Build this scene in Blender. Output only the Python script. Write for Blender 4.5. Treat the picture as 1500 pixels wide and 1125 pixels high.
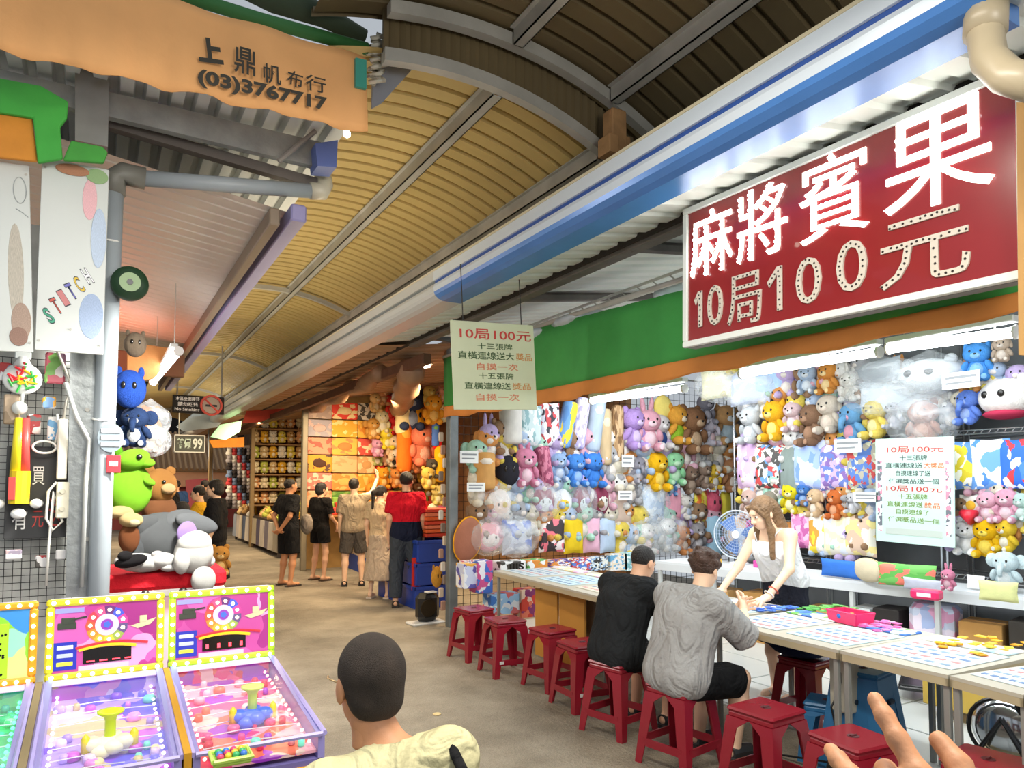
import bpy, bmesh, math, random
import numpy as np
from mathutils import Vector, Matrix, Euler
for _o in list(bpy.data.objects): bpy.data.objects.remove(_o)
random.seed(7)
SC = bpy.context.scene
COL = SC.collection
# ---------------------------------------------------------------- camera
FPX, CAMH, HORIZ = 1060.0, 1.62, 710.0
PITCH = math.radians(3.0)
PPY = HORIZ - FPX*math.tan(PITCH)
TH = math.atan((750-140)*math.cos(PITCH)/FPX)
_s, _c, _sp, _cp = math.sin(TH), math.cos(TH), math.sin(PITCH), math.cos(PITCH)
RV, FV, UV = Vector((_c, -_s, 0)), Vector((_s*_cp, _c*_cp, _sp)), Vector((-_s*_sp, -_c*_sp, _cp))
cam = bpy.data.objects.new('camera', bpy.data.cameras.new('camera')); COL.objects.link(cam)
cam.data.sensor_width = 36.0; cam.data.lens = 36.0*FPX/1500
cam.data.shift_y = (PPY-562.5)/1500
cam.data.clip_start = 0.05; cam.data.clip_end = 200
cam.matrix_world = Matrix(((RV.x, UV.x, -FV.x, 0), (RV.y, UV.y, -FV.y, 0), (RV.z, UV.z, -FV.z, CAMH), (0, 0, 0, 1)))
SC.camera = cam
# ---------------------------------------------------------------- world and exposure
SC.view_settings.view_transform = 'Standard'; SC.view_settings.look = 'None'
SC.view_settings.gamma = 1.0; SC.view_settings.use_curve_mapping = False
SC.view_settings.exposure = 0.32
W = bpy.data.worlds.new('night_sky'); SC.world = W; W.use_nodes = True
W.node_tree.nodes['Background'].inputs[0].default_value = (0.85, 0.92, 1.0, 1)
W.node_tree.nodes['Background'].inputs[1].default_value = 0.42
# ---------------------------------------------------------------- lights
def area(name, loc, size, power, color=(1, 1, 1), aim=(0, 0, -1), sy=None, spread=180):
    l = bpy.data.lights.new(name, 'AREA'); l.energy = power; l.color = color
    l.shape = 'RECTANGLE'; l.size = size; l.size_y = sy or size; l.spread = math.radians(spread)
    o = bpy.data.objects.new(name, l); COL.objects.link(o); o.location = loc
    z = -Vector(aim).normalized(); y = Vector((0, 1, 0)); y = y-z*y.dot(z)
    if y.length < .2: y = Vector((0, 0, 1)); y = y-z*y.dot(z)
    y.normalize(); x = y.cross(z); o.matrix_world = Matrix(((x.x, y.x, z.x, loc[0]), (x.y, y.y, z.y, loc[1]), (x.z, y.z, z.z, loc[2]), (0, 0, 0, 1))); return o
WHITE, WARM = (0.93, 0.98, 1.0), (1.0, 0.76, 0.47)
# the fluorescent battens just inside the toy stall's awning
for i, y in enumerate((1.4, 3.0, 4.6)):
    area('tube_light', (3.72, y, 2.42), 0.06, 22, WHITE, (0.9, 0, -0.75), 1.2)
area('stall_overhead_light', (5.4, 3.0, 2.95), 1.4, 44, WHITE, (0.1, 0, -1), 2.2)  # broad area lamps over the toy stall, without a fixture
area('stall_overhead_light', (5.3, 5.9, 2.95), 1.2, 46, WHITE, (0.2, 0.3, -1), 1.6)
# the passage's own battens, the stall behind the camera, and unseen added roof uplights
area('passage_light', (1.15, 1.3, 3.35), 0.2, 75, (1, 0.93, 0.8), (0, 0.15, -1), 1.6)
area('passage_light', (1.3, -1.6, 2.4), 1.2, 48, (1, 0.95, 0.86), (0.15, 1, 0.1), 1.2)
area('passage_light', (1.6, 8.2, 3.0), 0.15, 42, (1, 0.78, 0.46), (0, 0, -1), 2.5)
area('roof_fill_light', (1.5, 7.5, 2.8), 0.25, 24, (1, 0.88, 0.62), (-0.1, 0, 1), 6)
area('roof_fill_light', (1.5, 16.0, 2.8), 0.25, 30, (1, 0.86, 0.6), (-0.1, 0, 1), 8)
# warm stall lights
for loc, p in (((4.3, 9.2, 3.0), 80), ((4.0, 11.2, 3.0), 80), ((3.9, 12.6, 2.9), 30), ((3.3, 17.0, 3.0), 130), ((1.5, 13.0, 3.2), 50), ((1.5, 22.0, 3.2), 160)):
    area('warm_stall_light', loc, 0.5, p, WARM, (-0.1, 0.25, -1))
area('left_stall_light', (-0.6, 6.2, 2.7), 0.4, 45, (1, 0.95, 0.9), (0.4, -0.1, -1))
area('red_sign_light', (-0.1, 8.5, 2.6), 0.4, 9, (1, 0.25, 0.14), (0.3, -0.3, 1))
area('canopy_corner_light', (0.85, 3.85, 2.6), 0.2, 42, (1, 0.97, 0.9), (-.45, .75, -1.0), spread=110)
area('arcade_light', (-0.1, 2.2, 2.9), 0.8, 22, (1, 0.97, 0.92), (0, 0.5, -1))

# ---------------------------------------------------------------- pixel to world helpers
def ray(px, py): return FV + RV*((px-750)/FPX) - UV*((py-PPY)/FPX)
CAMP = Vector((0, 0, CAMH))
def on(px, py, ax, v):
    r = ray(px, py); t = (v-CAMP[ax])/r[ax]; return CAMP + r*t
def aX(px, py, v): return on(px, py, 0, v)
def aY(px, py, v): return on(px, py, 1, v)
def aZ(px, py, v): return on(px, py, 2, v)
def aP(px, py, p0, n):
    r = ray(px, py); n = Vector(n); t = (Vector(p0)-CAMP).dot(n)/r.dot(n); return CAMP + r*t
def depth(p): return (Vector(p)-CAMP).dot(FV)
# ---------------------------------------------------------------- materials
def lin(h):
    if not isinstance(h, str): return (*h[:3], 1)
    v = [int(h[i:i+2], 16)/255 for i in (0, 2, 4)]
    return (*[x/12.92 if x <= .04045 else ((x+.055)/1.055)**2.4 for x in v], 1)
MC = {}
def mat(h, rough=.6, metal=0, bump=0, bscale=40, vary=0, vscale=3, emit=0, alpha=1, spec=.5, coat=0, key=None):
    k = (h, rough, metal, bump, bscale, vary, vscale, emit, alpha, spec, coat, key)
    if k in MC: return MC[k]
    m = bpy.data.materials.new('m_%d' % len(MC)); MC[k] = m; m.use_nodes = True
    nt = m.node_tree; N, L = nt.nodes, nt.links; b = N['Principled BSDF']
    c = lin(h); b.inputs['Base Color'].default_value = c
    b.inputs['Roughness'].default_value = rough; b.inputs['Metallic'].default_value = metal
    b.inputs['Specular IOR Level'].default_value = spec; b.inputs['Coat Weight'].default_value = coat
    if alpha < 1: b.inputs['Alpha'].default_value = alpha
    if emit:
        b.inputs['Emission Color'].default_value = c; b.inputs['Emission Strength'].default_value = emit
    if bump or vary:
        tc = N.new('ShaderNodeTexCoord')
    if bump:
        n = N.new('ShaderNodeTexNoise'); n.inputs['Scale'].default_value = bscale; n.inputs['Detail'].default_value = 4
        L.new(tc.outputs['Object'], n.inputs['Vector'])
        bp = N.new('ShaderNodeBump'); bp.inputs['Strength'].default_value = bump; bp.inputs['Distance'].default_value = .02
        L.new(n.outputs[0], bp.inputs['Height']); L.new(bp.outputs[0], b.inputs['Normal'])
    if vary:
        n = N.new('ShaderNodeTexNoise'); n.inputs['Scale'].default_value = vscale; n.inputs['Detail'].default_value = 6
        L.new(tc.outputs['Object'], n.inputs['Vector'])
        r = N.new('ShaderNodeMapRange'); r.inputs[1].default_value = .3; r.inputs[2].default_value = .7
        r.inputs[3].default_value = 1-vary; r.inputs[4].default_value = 1+vary*.6; L.new(n.outputs[0], r.inputs[0])
        v = N.new('ShaderNodeVectorMath'); v.operation = 'SCALE'; v.inputs[0].default_value = c[:3]
        L.new(r.outputs[0], v.inputs['Scale']); L.new(v.outputs[0], b.inputs['Base Color'])
    return m
def printed(cols, scale=6, rough=.6, emit=0, seed=0, kind='vor', key=None):
    """a printed surface: irregular patches of a few flat inks"""
    k = ('pr', tuple(cols), scale, rough, emit, seed, kind)
    if k in MC: return MC[k]
    m = bpy.data.materials.new('m_%d' % len(MC)); MC[k] = m; m.use_nodes = True
    nt = m.node_tree; N, L = nt.nodes, nt.links; b = N['Principled BSDF']; b.inputs['Roughness'].default_value = rough
    tc = N.new('ShaderNodeTexCoord'); mp = N.new('ShaderNodeMapping'); mp.inputs['Location'].default_value = (seed*1.7, seed*.9, seed*2.3)
    L.new(tc.outputs['Object'], mp.inputs[0])
    nz = N.new('ShaderNodeTexNoise'); nz.inputs['Scale'].default_value = scale*.8; L.new(mp.outputs[0], nz.inputs['Vector'])
    ad = N.new('ShaderNodeVectorMath'); ad.operation = 'MULTIPLY_ADD'; L.new(nz.outputs['Color'], ad.inputs[0])
    ad.inputs[1].default_value = (.35/scale*4,)*3; L.new(mp.outputs[0], ad.inputs[2])
    vo = N.new('ShaderNodeTexVoronoi'); vo.inputs['Scale'].default_value = scale; L.new(ad.outputs[0], vo.inputs['Vector'])
    sep = N.new('ShaderNodeSeparateColor'); L.new(vo.outputs['Color'], sep.inputs[0])
    cr = N.new('ShaderNodeValToRGB'); cr.color_ramp.interpolation = 'CONSTANT'
    e = cr.color_ramp.elements
    while len(e) < len(cols): e.new(.5)
    for i, c in enumerate(cols): e[i].position = i/len(cols); e[i].color = lin(c)
    L.new(sep.outputs[0], cr.inputs[0]); L.new(cr.outputs[0], b.inputs['Base Color'])
    if emit: L.new(cr.outputs[0], b.inputs['Emission Color']); b.inputs['Emission Strength'].default_value = emit
    return m
def clear(tint='eef4f8', k=.82, rough=.15):
    key = ('clear', tint, k, rough)
    if key in MC: return MC[key]
    m = bpy.data.materials.new('m_%d' % len(MC)); MC[key] = m; m.use_nodes = True
    nt = m.node_tree; N, L = nt.nodes, nt.links; N.clear()
    o = N.new('ShaderNodeOutputMaterial'); mx = N.new('ShaderNodeMixShader'); t = N.new('ShaderNodeBsdfTransparent')
    g = N.new('ShaderNodeBsdfPrincipled'); g.inputs['Base Color'].default_value = lin(tint); g.inputs['Roughness'].default_value = rough
    tc = N.new('ShaderNodeTexCoord'); n = N.new('ShaderNodeTexNoise'); n.inputs['Scale'].default_value = 3.2; n.inputs['Distortion'].default_value = .8
    L.new(tc.outputs['Object'], n.inputs['Vector']); bp = N.new('ShaderNodeBump'); bp.inputs['Strength'].default_value = .6; bp.inputs['Distance'].default_value = .05
    L.new(n.outputs[0], bp.inputs['Height']); L.new(bp.outputs[0], g.inputs['Normal'])
    r = N.new('ShaderNodeMapRange'); r.inputs[1].default_value = .4; r.inputs[2].default_value = .75; r.inputs[3].default_value = 1-k; r.inputs[4].default_value = min(1, (1-k)*2.6)
    L.new(n.outputs[0], r.inputs[0]); L.new(r.outputs[0], mx.inputs[0])
    L.new(t.outputs[0], mx.inputs[1]); L.new(g.outputs[0], mx.inputs[2]); L.new(mx.outputs[0], o.inputs[0])
    return m
def fab(h, b=.35, s=70): return mat(h, .9, 0, b, s, .10, 4, spec=.15)
def fold(h, *a):
    k = ('fold', h)
    if k in MC: return MC[k]
    m = mat(h, .9, 0, .3, 60, .08, 4, spec=.15, key='fold'); MC[k] = m; nt = m.node_tree; N, L = nt.nodes, nt.links; b = N['Principled BSDF']
    tc = N.new('ShaderNodeTexCoord'); mp = N.new('ShaderNodeMapping'); mp.inputs['Scale'].default_value = (1.6, 1.6, .8); mp.inputs['Rotation'].default_value = (.3, .5, .2); L.new(tc.outputs['Object'], mp.inputs[0])
    n = N.new('ShaderNodeTexNoise'); n.inputs['Scale'].default_value = 4.5; n.inputs['Detail'].default_value = 2.5; n.inputs['Distortion'].default_value = 1.6; L.new(mp.outputs[0], n.inputs['Vector'])
    old = [l.from_node for l in L if l.to_socket == b.inputs['Normal']][0]
    bp = N.new('ShaderNodeBump'); bp.inputs['Strength'].default_value = .55; bp.inputs['Distance'].default_value = .12
    L.new(n.outputs[0], bp.inputs['Height']); L.new(old.outputs[0], bp.inputs['Normal']); L.new(bp.outputs[0], b.inputs['Normal']); return m
def fur(h): return mat(h, .95, 0, .9, 55, .14, 9, spec=.1)
def plastic(h, r=.32): return mat(h, r)
def emis(h, s): return mat(h, .5, emit=s)
# ---------------------------------------------------------------- mesh builders
def ico(seg, rings):
    vs = [(0, 0, 1)]
    for i in range(1, rings):
        a = math.pi*i/rings
        for j in range(seg):
            t = 2*math.pi*j/seg; vs.append((math.sin(a)*math.cos(t), math.sin(a)*math.sin(t), math.cos(a)))
    vs.append((0, 0, -1)); fs = []
    for j in range(seg): fs.append((0, 1+j, 1+(j+1) % seg))
    for i in range(rings-2):
        o = 1+i*seg
        for j in range(seg): fs.append((o+j, o+seg+j, o+seg+(j+1) % seg, o+(j+1) % seg))
    o = 1+(rings-2)*seg; e = len(vs)-1
    for j in range(seg): fs.append((o+j, e, o+(j+1) % seg))
    return vs, fs
class MB:
    def __init__(s): s.v = []; s.f = []; s.mi = []; s.cur = 0
    def m(s, i): s.cur = i; return s
    def raw(s, vs, fs):
        o = len(s.v); s.v += [tuple(v) for v in vs]; s.f += [tuple(o+i for i in f) for f in fs]; s.mi += [s.cur]*len(fs); return s
    def box(s, x0, y0, z0, x1, y1, z1):
        return s.raw([(x0, y0, z0), (x1, y0, z0), (x1, y1, z0), (x0, y1, z0), (x0, y0, z1), (x1, y0, z1), (x1, y1, z1), (x0, y1, z1)],
                     [(0, 3, 2, 1), (4, 5, 6, 7), (0, 1, 5, 4), (1, 2, 6, 5), (2, 3, 7, 6), (3, 0, 4, 7)])
    def rbox(s, x0, y0, z0, x1, y1, z1, b=.01):
        """box with chamfered vertical and horizontal edges"""
        x0, x1 = min(x0, x1), max(x0, x1); y0, y1 = min(y0, y1), max(y0, y1); b = min(b, (x1-x0)/2.01, (y1-y0)/2.01, (z1-z0)/2.01)
        def ring(i, z): return [(x0+i+b, y0+i, z), (x1-i-b, y0+i, z), (x1-i, y0+i+b, z), (x1-i, y1-i-b, z), (x1-i-b, y1-i, z), (x0+i+b, y1-i, z), (x0+i, y1-i-b, z), (x0+i, y0+i+b, z)]
        R = [ring(b*.6, z0), ring(0, z0+b), ring(0, z1-b), ring(b*.6, z1)]; vs = sum(R, []); fs = [tuple(range(7, -1, -1)), tuple(range(24, 32))]
        for k in range(3):
            for j in range(8): fs.append((k*8+j, k*8+(j+1) % 8, k*8+8+(j+1) % 8, k*8+8+j))
        return s.raw(vs, fs)
    def hexa(s, b, t):
        """eight corners: four below, four above, both counter-clockwise"""
        return s.raw(list(b)+list(t), [(0, 3, 2, 1), (4, 5, 6, 7), (0, 1, 5, 4), (1, 2, 6, 5), (2, 3, 7, 6), (3, 0, 4, 7)])
    def tube(s, pts, r, seg=8, caps=True):
        pts = [Vector(p) for p in pts]; n = len(pts); rs = r if isinstance(r, (list, tuple)) else [r]*n
        vs = []; up = None
        for i, p in enumerate(pts):
            d = (pts[min(i+1, n-1)]-pts[max(i-1, 0)]).normalized()
            if up is None:
                up = d.orthogonal().normalized()
            up = (up-d*up.dot(d))
            if up.length < 1e-5: up = d.orthogonal()
            up.normalize(); w = d.cross(up)
            for j in range(seg):
                a = 2*math.pi*j/seg; vs.append(p+(up*math.cos(a)+w*math.sin(a))*rs[i])
        fs = []
        for i in range(n-1):
            for j in range(seg): fs.append((i*seg+j, i*seg+(j+1) % seg, (i+1)*seg+(j+1) % seg, (i+1)*seg+j))
        if caps: fs.append(tuple(range(seg-1, -1, -1))); fs.append(tuple((n-1)*seg+j for j in range(seg)))
        return s.raw(vs, fs)
    def ball(s, c, r, seg=12, rings=8, rot=None):
        vs, fs = ico(seg, rings); r = r if isinstance(r, (tuple, list)) else (r, r, r)
        M_ = rot or Matrix.Identity(3)
        return s.raw([Vector(c)+M_ @ Vector((v[0]*r[0], v[1]*r[1], v[2]*r[2])) for v in vs], fs)
    def lathe(s, prof, c=(0, 0, 0), seg=16, axis='z'):
        vs = []; fs = []; n = len(prof)
        for r, z in prof:
            for j in range(seg):
                a = 2*math.pi*j/seg; x, y = r*math.cos(a), r*math.sin(a)
                p = {'z': (x, y, z), 'y': (x, z, y), 'x': (z, x, y)}[axis]; vs.append((c[0]+p[0], c[1]+p[1], c[2]+p[2]))
        for i in range(n-1):
            for j in range(seg): fs.append((i*seg+j, i*seg+(j+1) % seg, (i+1)*seg+(j+1) % seg, (i+1)*seg+j))
        fs.append(tuple(range(seg-1, -1, -1))); fs.append(tuple((n-1)*seg+j for j in range(seg)))
        return s.raw(vs, fs)
    def prism(s, pts, d):
        """polygon of 3-D points pushed along d"""
        pts = [Vector(p) for p in pts]; n = len(pts); d = Vector(d); nrm = Vector((0, 0, 0))
        for i in range(n): nrm += pts[i].cross(pts[(i+1) % n])
        if nrm.dot(d) > 0: pts = pts[::-1]
        return s.raw(pts+[p+d for p in pts], [tuple(range(n)), tuple(range(2*n-1, n-1, -1))]+[(i, n+i, n+(i+1) % n, (i+1) % n) for i in range(n)])
    def mesh(s, name, mats, smooth=False):
        me = bpy.data.meshes.new(name); me.from_pydata(s.v, [], s.f)
        for m_ in (mats if isinstance(mats, (list, tuple)) else [mats]): me.materials.append(m_)
        if any(s.mi): me.polygons.foreach_set('material_index', s.mi)
        if smooth: me.polygons.foreach_set('use_smooth', [True]*len(me.polygons))
        me.update(); return me
    def build(s, name, mats, parent=None, smooth=False, loc=None):
        return link(name, s.mesh(name, mats, smooth), parent, loc)
def link(name, me, parent=None, loc=None):
    o = bpy.data.objects.new(name, me); COL.objects.link(o)
    if parent: o.parent = parent
    if loc is not None: o.location = loc
    return o
def tag(o, label=None, cat=None, group=None, kind=None):
    if label: o['label'] = label
    if cat: o['category'] = cat
    if group: o['group'] = group
    if kind: o['kind'] = kind
    return o
def empty(name, loc, rz=0, label=None, cat=None, group=None):
    o = bpy.data.objects.new(name, None); COL.objects.link(o); o.location = loc; o.rotation_euler = (0, 0, rz); o.empty_display_size = .1
    return tag(o, label, cat, group)
def frame_at(o, origin, u, v):
    """turn an object's local x, y, z to u, v and u x v at origin"""
    u = Vector(u).normalized(); v = Vector(v); v = (v-u*v.dot(u)).normalized(); n = u.cross(v)
    o.matrix_world = Matrix(((u.x, v.x, n.x, origin[0]), (u.y, v.y, n.y, origin[1]), (u.z, v.z, n.z, origin[2]), (0, 0, 0, 1))); return o
def smooth_angle(me, deg=35):
    bm = bmesh.new(); bm.from_mesh(me)
    for f in bm.faces: f.smooth = True
    for e in bm.edges: e.smooth = not (len(e.link_faces) == 2 and e.calc_face_angle(0) > math.radians(deg))
    bm.to_mesh(me); bm.free(); return me
TX = {}
def textmesh(body, bold=0, ext=0):
    k = (body, bold, ext)
    if k not in TX:
        c = bpy.data.curves.new('t', 'FONT'); c.body = body; c.offset = bold; c.extrude = ext; c.resolution_u = 3
        o = bpy.data.objects.new('t', c); me = bpy.data.meshes.new_from_object(o); bpy.data.objects.remove(o); bpy.data.curves.remove(c)
        co = np.empty(len(me.vertices)*3); me.vertices.foreach_get('co', co); TX[k] = (me, co.reshape(-1, 3))
    return TX[k]
def text(parent, body, x0, y0, x1, y1, m, z=.003, bold=0, name='lettering', ext=0, rot=0):
    """text fitted to the box x0..x1, y0..y1 of the parent's local plane"""
    me, co = textmesh(body, bold, ext/max(1e-4, (y1-y0)) if ext else 0)
    lo, hi = co.min(0), co.max(0); sx, sy = (x1-x0)/max(hi[0]-lo[0], .01), (y1-y0)/max(hi[1]-lo[1], .01)
    me = me.copy(); c = co.copy(); c[:, 0] = (c[:, 0]-lo[0])*sx+x0; c[:, 1] = (c[:, 1]-lo[1])*sy+y0; c[:, 2] = (c[:, 2]*sy)+z
    if rot:
        cx, cy = (x0+x1)/2, (y0+y1)/2; q = c.copy(); q[:, 0] = cx+(c[:, 0]-cx)*math.cos(rot)-(c[:, 1]-cy)*math.sin(rot); q[:, 1] = cy+(c[:, 0]-cx)*math.sin(rot)+(c[:, 1]-cy)*math.cos(rot); c = q
    me.vertices.foreach_set('co', c.ravel()); me.materials.clear(); me.materials.append(m); me.update()
    return link(name, me, parent)
def prism_px(name, pts, ax, v, thick, m, parent=None):
    """solid with the given outline at its own distance; thick pushes away from the camera"""
    P = [on(x, y, ax, v) for x, y in pts]; d = [0, 0, 0]; d[ax] = thick
    return MB().prism(P, d).build(name, m, parent)
def root_at(name, p, label, cat, group=None, rz=0): return empty(name, p, rz, label, cat, group)
def localize(o, parent):
    """keep an object where it stands while it becomes the parent's child"""
    o.parent = parent; o.matrix_parent_inverse = Matrix.Identity(4)
    pm = Matrix.LocRotScale(parent.location, parent.rotation_euler, parent.scale); o.matrix_basis = pm.inverted() @ o.matrix_basis; return o
# ---------------------------------------------------------------- signed-distance figures
class SDF:
    def __init__(s, lo, hi, h):
        s.lo = np.array(lo, float); s.h = h; s.n = np.maximum(4, np.ceil((np.array(hi)-s.lo)/h).astype(int)+1)
        s.f = np.full(s.n, .2, np.float32); s.ax = [s.lo[i]+h*np.arange(s.n[i]) for i in range(3)]
    def _sub(s, lo, hi):
        a = np.clip(((np.array(lo)-s.lo)/s.h).astype(int)-1, 0, s.n-1); b = np.clip(((np.array(hi)-s.lo)/s.h).astype(int)+2, 1, s.n)
        if (b <= a).any(): return None
        sl = tuple(slice(a[i], b[i]) for i in range(3))
        X, Y, Z = np.meshgrid(*[s.ax[i][sl[i]] for i in range(3)], indexing='ij'); return sl, np.stack([X, Y, Z], -1)
    def _mix(s, sl, d, k):
        a = s.f[sl]; h = np.maximum(k-np.abs(a-d), 0)/max(k, 1e-6); s.f[sl] = np.minimum(a, d)-h*h*k*.25
    def cap(s, a, b, ra, rb=None, k=.03, cuts=()):
        rb = ra if rb is None else rb; a = np.array(a, float); b = np.array(b, float); m = max(ra, rb)+.1
        g = s._sub(np.minimum(a, b)-m, np.maximum(a, b)+m)
        if g is None: return s
        sl, P = g; ba = b-a; pa = P-a; t = np.clip(pa@ba/max(ba@ba, 1e-9), 0, 1)
        d = np.linalg.norm(pa-t[..., None]*ba, axis=-1)-(ra+(rb-ra)*t)
        for (c, n) in cuts:
            n = np.array(n, float); n /= np.linalg.norm(n); d = np.maximum(d, (P-np.array(c))@n)
        s._mix(sl, d, k); return s
    def ell(s, c, r, k=.03, cuts=()):
        c = np.array(c, float); r = np.array(r, float); m = r.max()+.1; g = s._sub(c-m, c+m)
        if g is None: return s
        sl, P = g; q = (P-c)/r; k0 = np.linalg.norm(q, axis=-1); k1 = np.linalg.norm(q/r, axis=-1)+1e-9; d = k0*(k0-1)/k1
        for (cc, n) in cuts:
            n = np.array(n, float); n /= np.linalg.norm(n); d = np.maximum(d, (P-np.array(cc))@n)
        s._mix(sl, d, k); return s
    def cut(s, c, n):
        n = np.array(n, float); n /= np.linalg.norm(n); g = s._sub(s.lo, s.lo+s.h*s.n); s.f = np.maximum(s.f, ((g[1]-np.array(c))@n).astype(np.float32)); return s
    def sub(s, a, b, r):
        a = np.array(a, float); b = np.array(b, float); g = s._sub(s.lo, s.lo+s.h*s.n); P = g[1]; ba = b-a; pa = P-a
        t = np.clip(pa@ba/max(ba@ba, 1e-9), 0, 1); d = np.linalg.norm(pa-t[..., None]*ba, axis=-1)-r; s.f = np.maximum(s.f, -d); return s
    def net(s):
        f = s.f; f[0], f[-1], f[:, 0], f[:, -1], f[:, :, 0], f[:, :, -1] = .1, .1, .1, .1, .1, .1
        n = np.array(f.shape)-1; acc = np.zeros((*n, 3), np.float32); cnt = np.zeros(n, np.float32)
        for ax in range(3):
            o1, o2 = [i for i in range(3) if i != ax]
            for u in (0, 1):
                for v in (0, 1):
                    st = [None]*3; st[ax] = slice(0, n[ax]); st[o1] = slice(u, n[o1]+u); st[o2] = slice(v, n[o2]+v)
                    en = list(st); en[ax] = slice(1, n[ax]+1); f0, f1 = f[tuple(st)], f[tuple(en)]
                    m = (f0 < 0) != (f1 < 0); t = np.where(m, f0/np.where(m, f0-f1, 1), 0)
                    acc[..., ax] += t; acc[..., o1] += m*u; acc[..., o2] += m*v; cnt += m
        has = cnt > 0; idx = np.full(cnt.shape, -1, np.int64); idx[has] = np.arange(has.sum())
        V = (np.argwhere(has)+acc[has]/cnt[has][:, None])*s.h+s.lo; Q = []
        for ax in range(3):
            o1, o2 = (ax+1) % 3, (ax+2) % 3; st = [slice(0, n[i]+1) for i in range(3)]; st[ax] = slice(0, n[ax]); en = list(st); en[ax] = slice(1, n[ax]+1)
            a, b = f[tuple(st)] < 0, f[tuple(en)] < 0; w = np.argwhere(a != b); w = w[(w[:, o1] > 0) & (w[:, o2] > 0) & (w[:, o1] < n[o1]) & (w[:, o2] < n[o2])]
            ins = a[tuple(w.T)]; e1 = np.zeros(3, int); e1[o1] = 1; e2 = np.zeros(3, int); e2[o2] = 1
            q = np.stack([idx[tuple((w-e1-e2).T)], idx[tuple((w-e2).T)], idx[tuple(w.T)], idx[tuple((w-e1).T)]], 1); q[~ins] = q[~ins][:, ::-1]; Q.append(q)
        return V, np.concatenate(Q)
def np_mesh(name, parts, m):
    vs, fs, o = [], [], 0
    for V, Q in parts: vs.append(V); fs.append(Q+o); o += len(V)
    V = np.concatenate(vs); Q = np.concatenate(fs); me = bpy.data.meshes.new(name)
    me.vertices.add(len(V)); me.vertices.foreach_set('co', V.astype(np.float32).ravel()); me.loops.add(len(Q)*4); me.loops.foreach_set('vertex_index', Q.ravel().astype(np.int32))
    me.polygons.add(len(Q)); me.polygons.foreach_set('loop_start', np.arange(0, len(Q)*4, 4, dtype=np.int32)); me.polygons.foreach_set('use_smooth', [True]*len(Q))
    me.materials.append(m); me.update(calc_edges=True); me.validate(); return me
def V3(*a): return np.array(a, float)
def hand_net(h=.004, curl=.5, spread=.12, side=1, thumb=.5, curls=None):
    """a right hand (side=1) or left: wrist at the origin, fingers along +Y, palm towards -Z, thumb on the +X*side... side"""
    s = SDF((-.09, -.05, -.13), (.1, .22, .07), h); kx = [.033, .011, -.011, -.031]; L_ = [.074, .083, .077, .060]; cu = curls or [curl]*4
    for i in range(4):
        s.cap((kx[i]*.55, .0, 0), (kx[i], .088-abs(i-1.2)*.004, 0), .0155, .0125, .012)
        p = V3(kx[i], .088-abs(i-1.2)*.004, 0); a = 0; t = (i-1.5)*-spread
        for j, fr in enumerate((.45, .32, .26)):
            a += cu[i]*(1, 1.1, .7)[j]*.9; q = p+L_[i]*fr*V3(math.sin(t)*math.cos(a), math.cos(t)*math.cos(a), -math.sin(a)); s.cap(p, q, .0098-.0009*j, .0092-.001*j, .005); p = q
    p0 = V3(.022, .022, -.006); p1 = V3(.048, .052, -.018-.01*thumb); p2 = p1+V3(.016, .028, -.008-.012*thumb); p3 = p2+V3(.004-.008*thumb, .026, -.004-.012*thumb)
    s.cap(p0, p1, .017, .0125, .012).cap(p1, p2, .0118, .0105, .006).cap(p2, p3, .0105, .0085, .005); s.cap((0, -.045, 0), (0, .01, 0), .024, .026, .02)
    V, Q = s.net()
    if side < 0: V = V*V3(-1, 1, 1); Q = Q[:, ::-1]
    return V, Q
def head_net(h, female=False):
    s = SDF((-.11, -.13, -.15), (.11, .15, .14), h); j = .9 if female else 1
    s.ell((0, -.012, .03), (.076, .094, .086)).ell((0, .022, -.02), (.063*j, .072, .085), .03).ell((0, .042, -.078), (.040*j, .044, .034), .035)
    s.cap((-.03, .080, .026), (.03, .080, .026), .012, None, .02).cap((0, .092, .005), (0, .110, -.032), .007, .0115, .014)
    s.cap((-.013, .098, -.036), (.013, .098, -.036), .0075, None, .008).cap((-.035, .062, -.03), (-.02, .07, -.045), .022, .02, .02).cap((.035, .062, -.03), (.02, .07, -.045), .022, .02, .02)
    s.cap((-.018, .090, -.058), (.018, .090, -.058), .006, None, .006).cap((-.015, .089, -.068), (.015, .089, -.068), .0068, None, .006)
    for e in (-1, 1): s.ell((e*.079, -.008, -.008), (.010, .02, .033), .01)
    s.cap((0, -.02, -.06), (0, -.03, -.14), .05, .052, .03); return s.net()
def rot_to(look, up=(0, 0, 1)):
    y = Vector(look).normalized(); x = y.cross(Vector(up)).normalized(); z = x.cross(y); return np.array([[x.x, y.x, z.x], [x.y, y.y, z.y], [x.z, y.z, z.z]])
SKIN = mat('e2b08e', .55, 0, .1, 60, .05, 8); SKIN2 = mat('c98f68', .55, 0, .1, 60, .05, 8); SKIN3 = mat('efc6a6', .5, 0, .1, 60, .04, 8)
HAIR = mat('17120f', .45, 0, .8, 90, .2, 20); HAIRB = mat('4a3226', .5, 0, .9, 60, .35, 18); HAIRL = mat('80603f', .5, 0, .9, 60, .35, 14)
EYEW = mat('f2efea', .3); EYEB = mat('120d0b', .2); LIP = mat('b5564c', .5)
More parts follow.
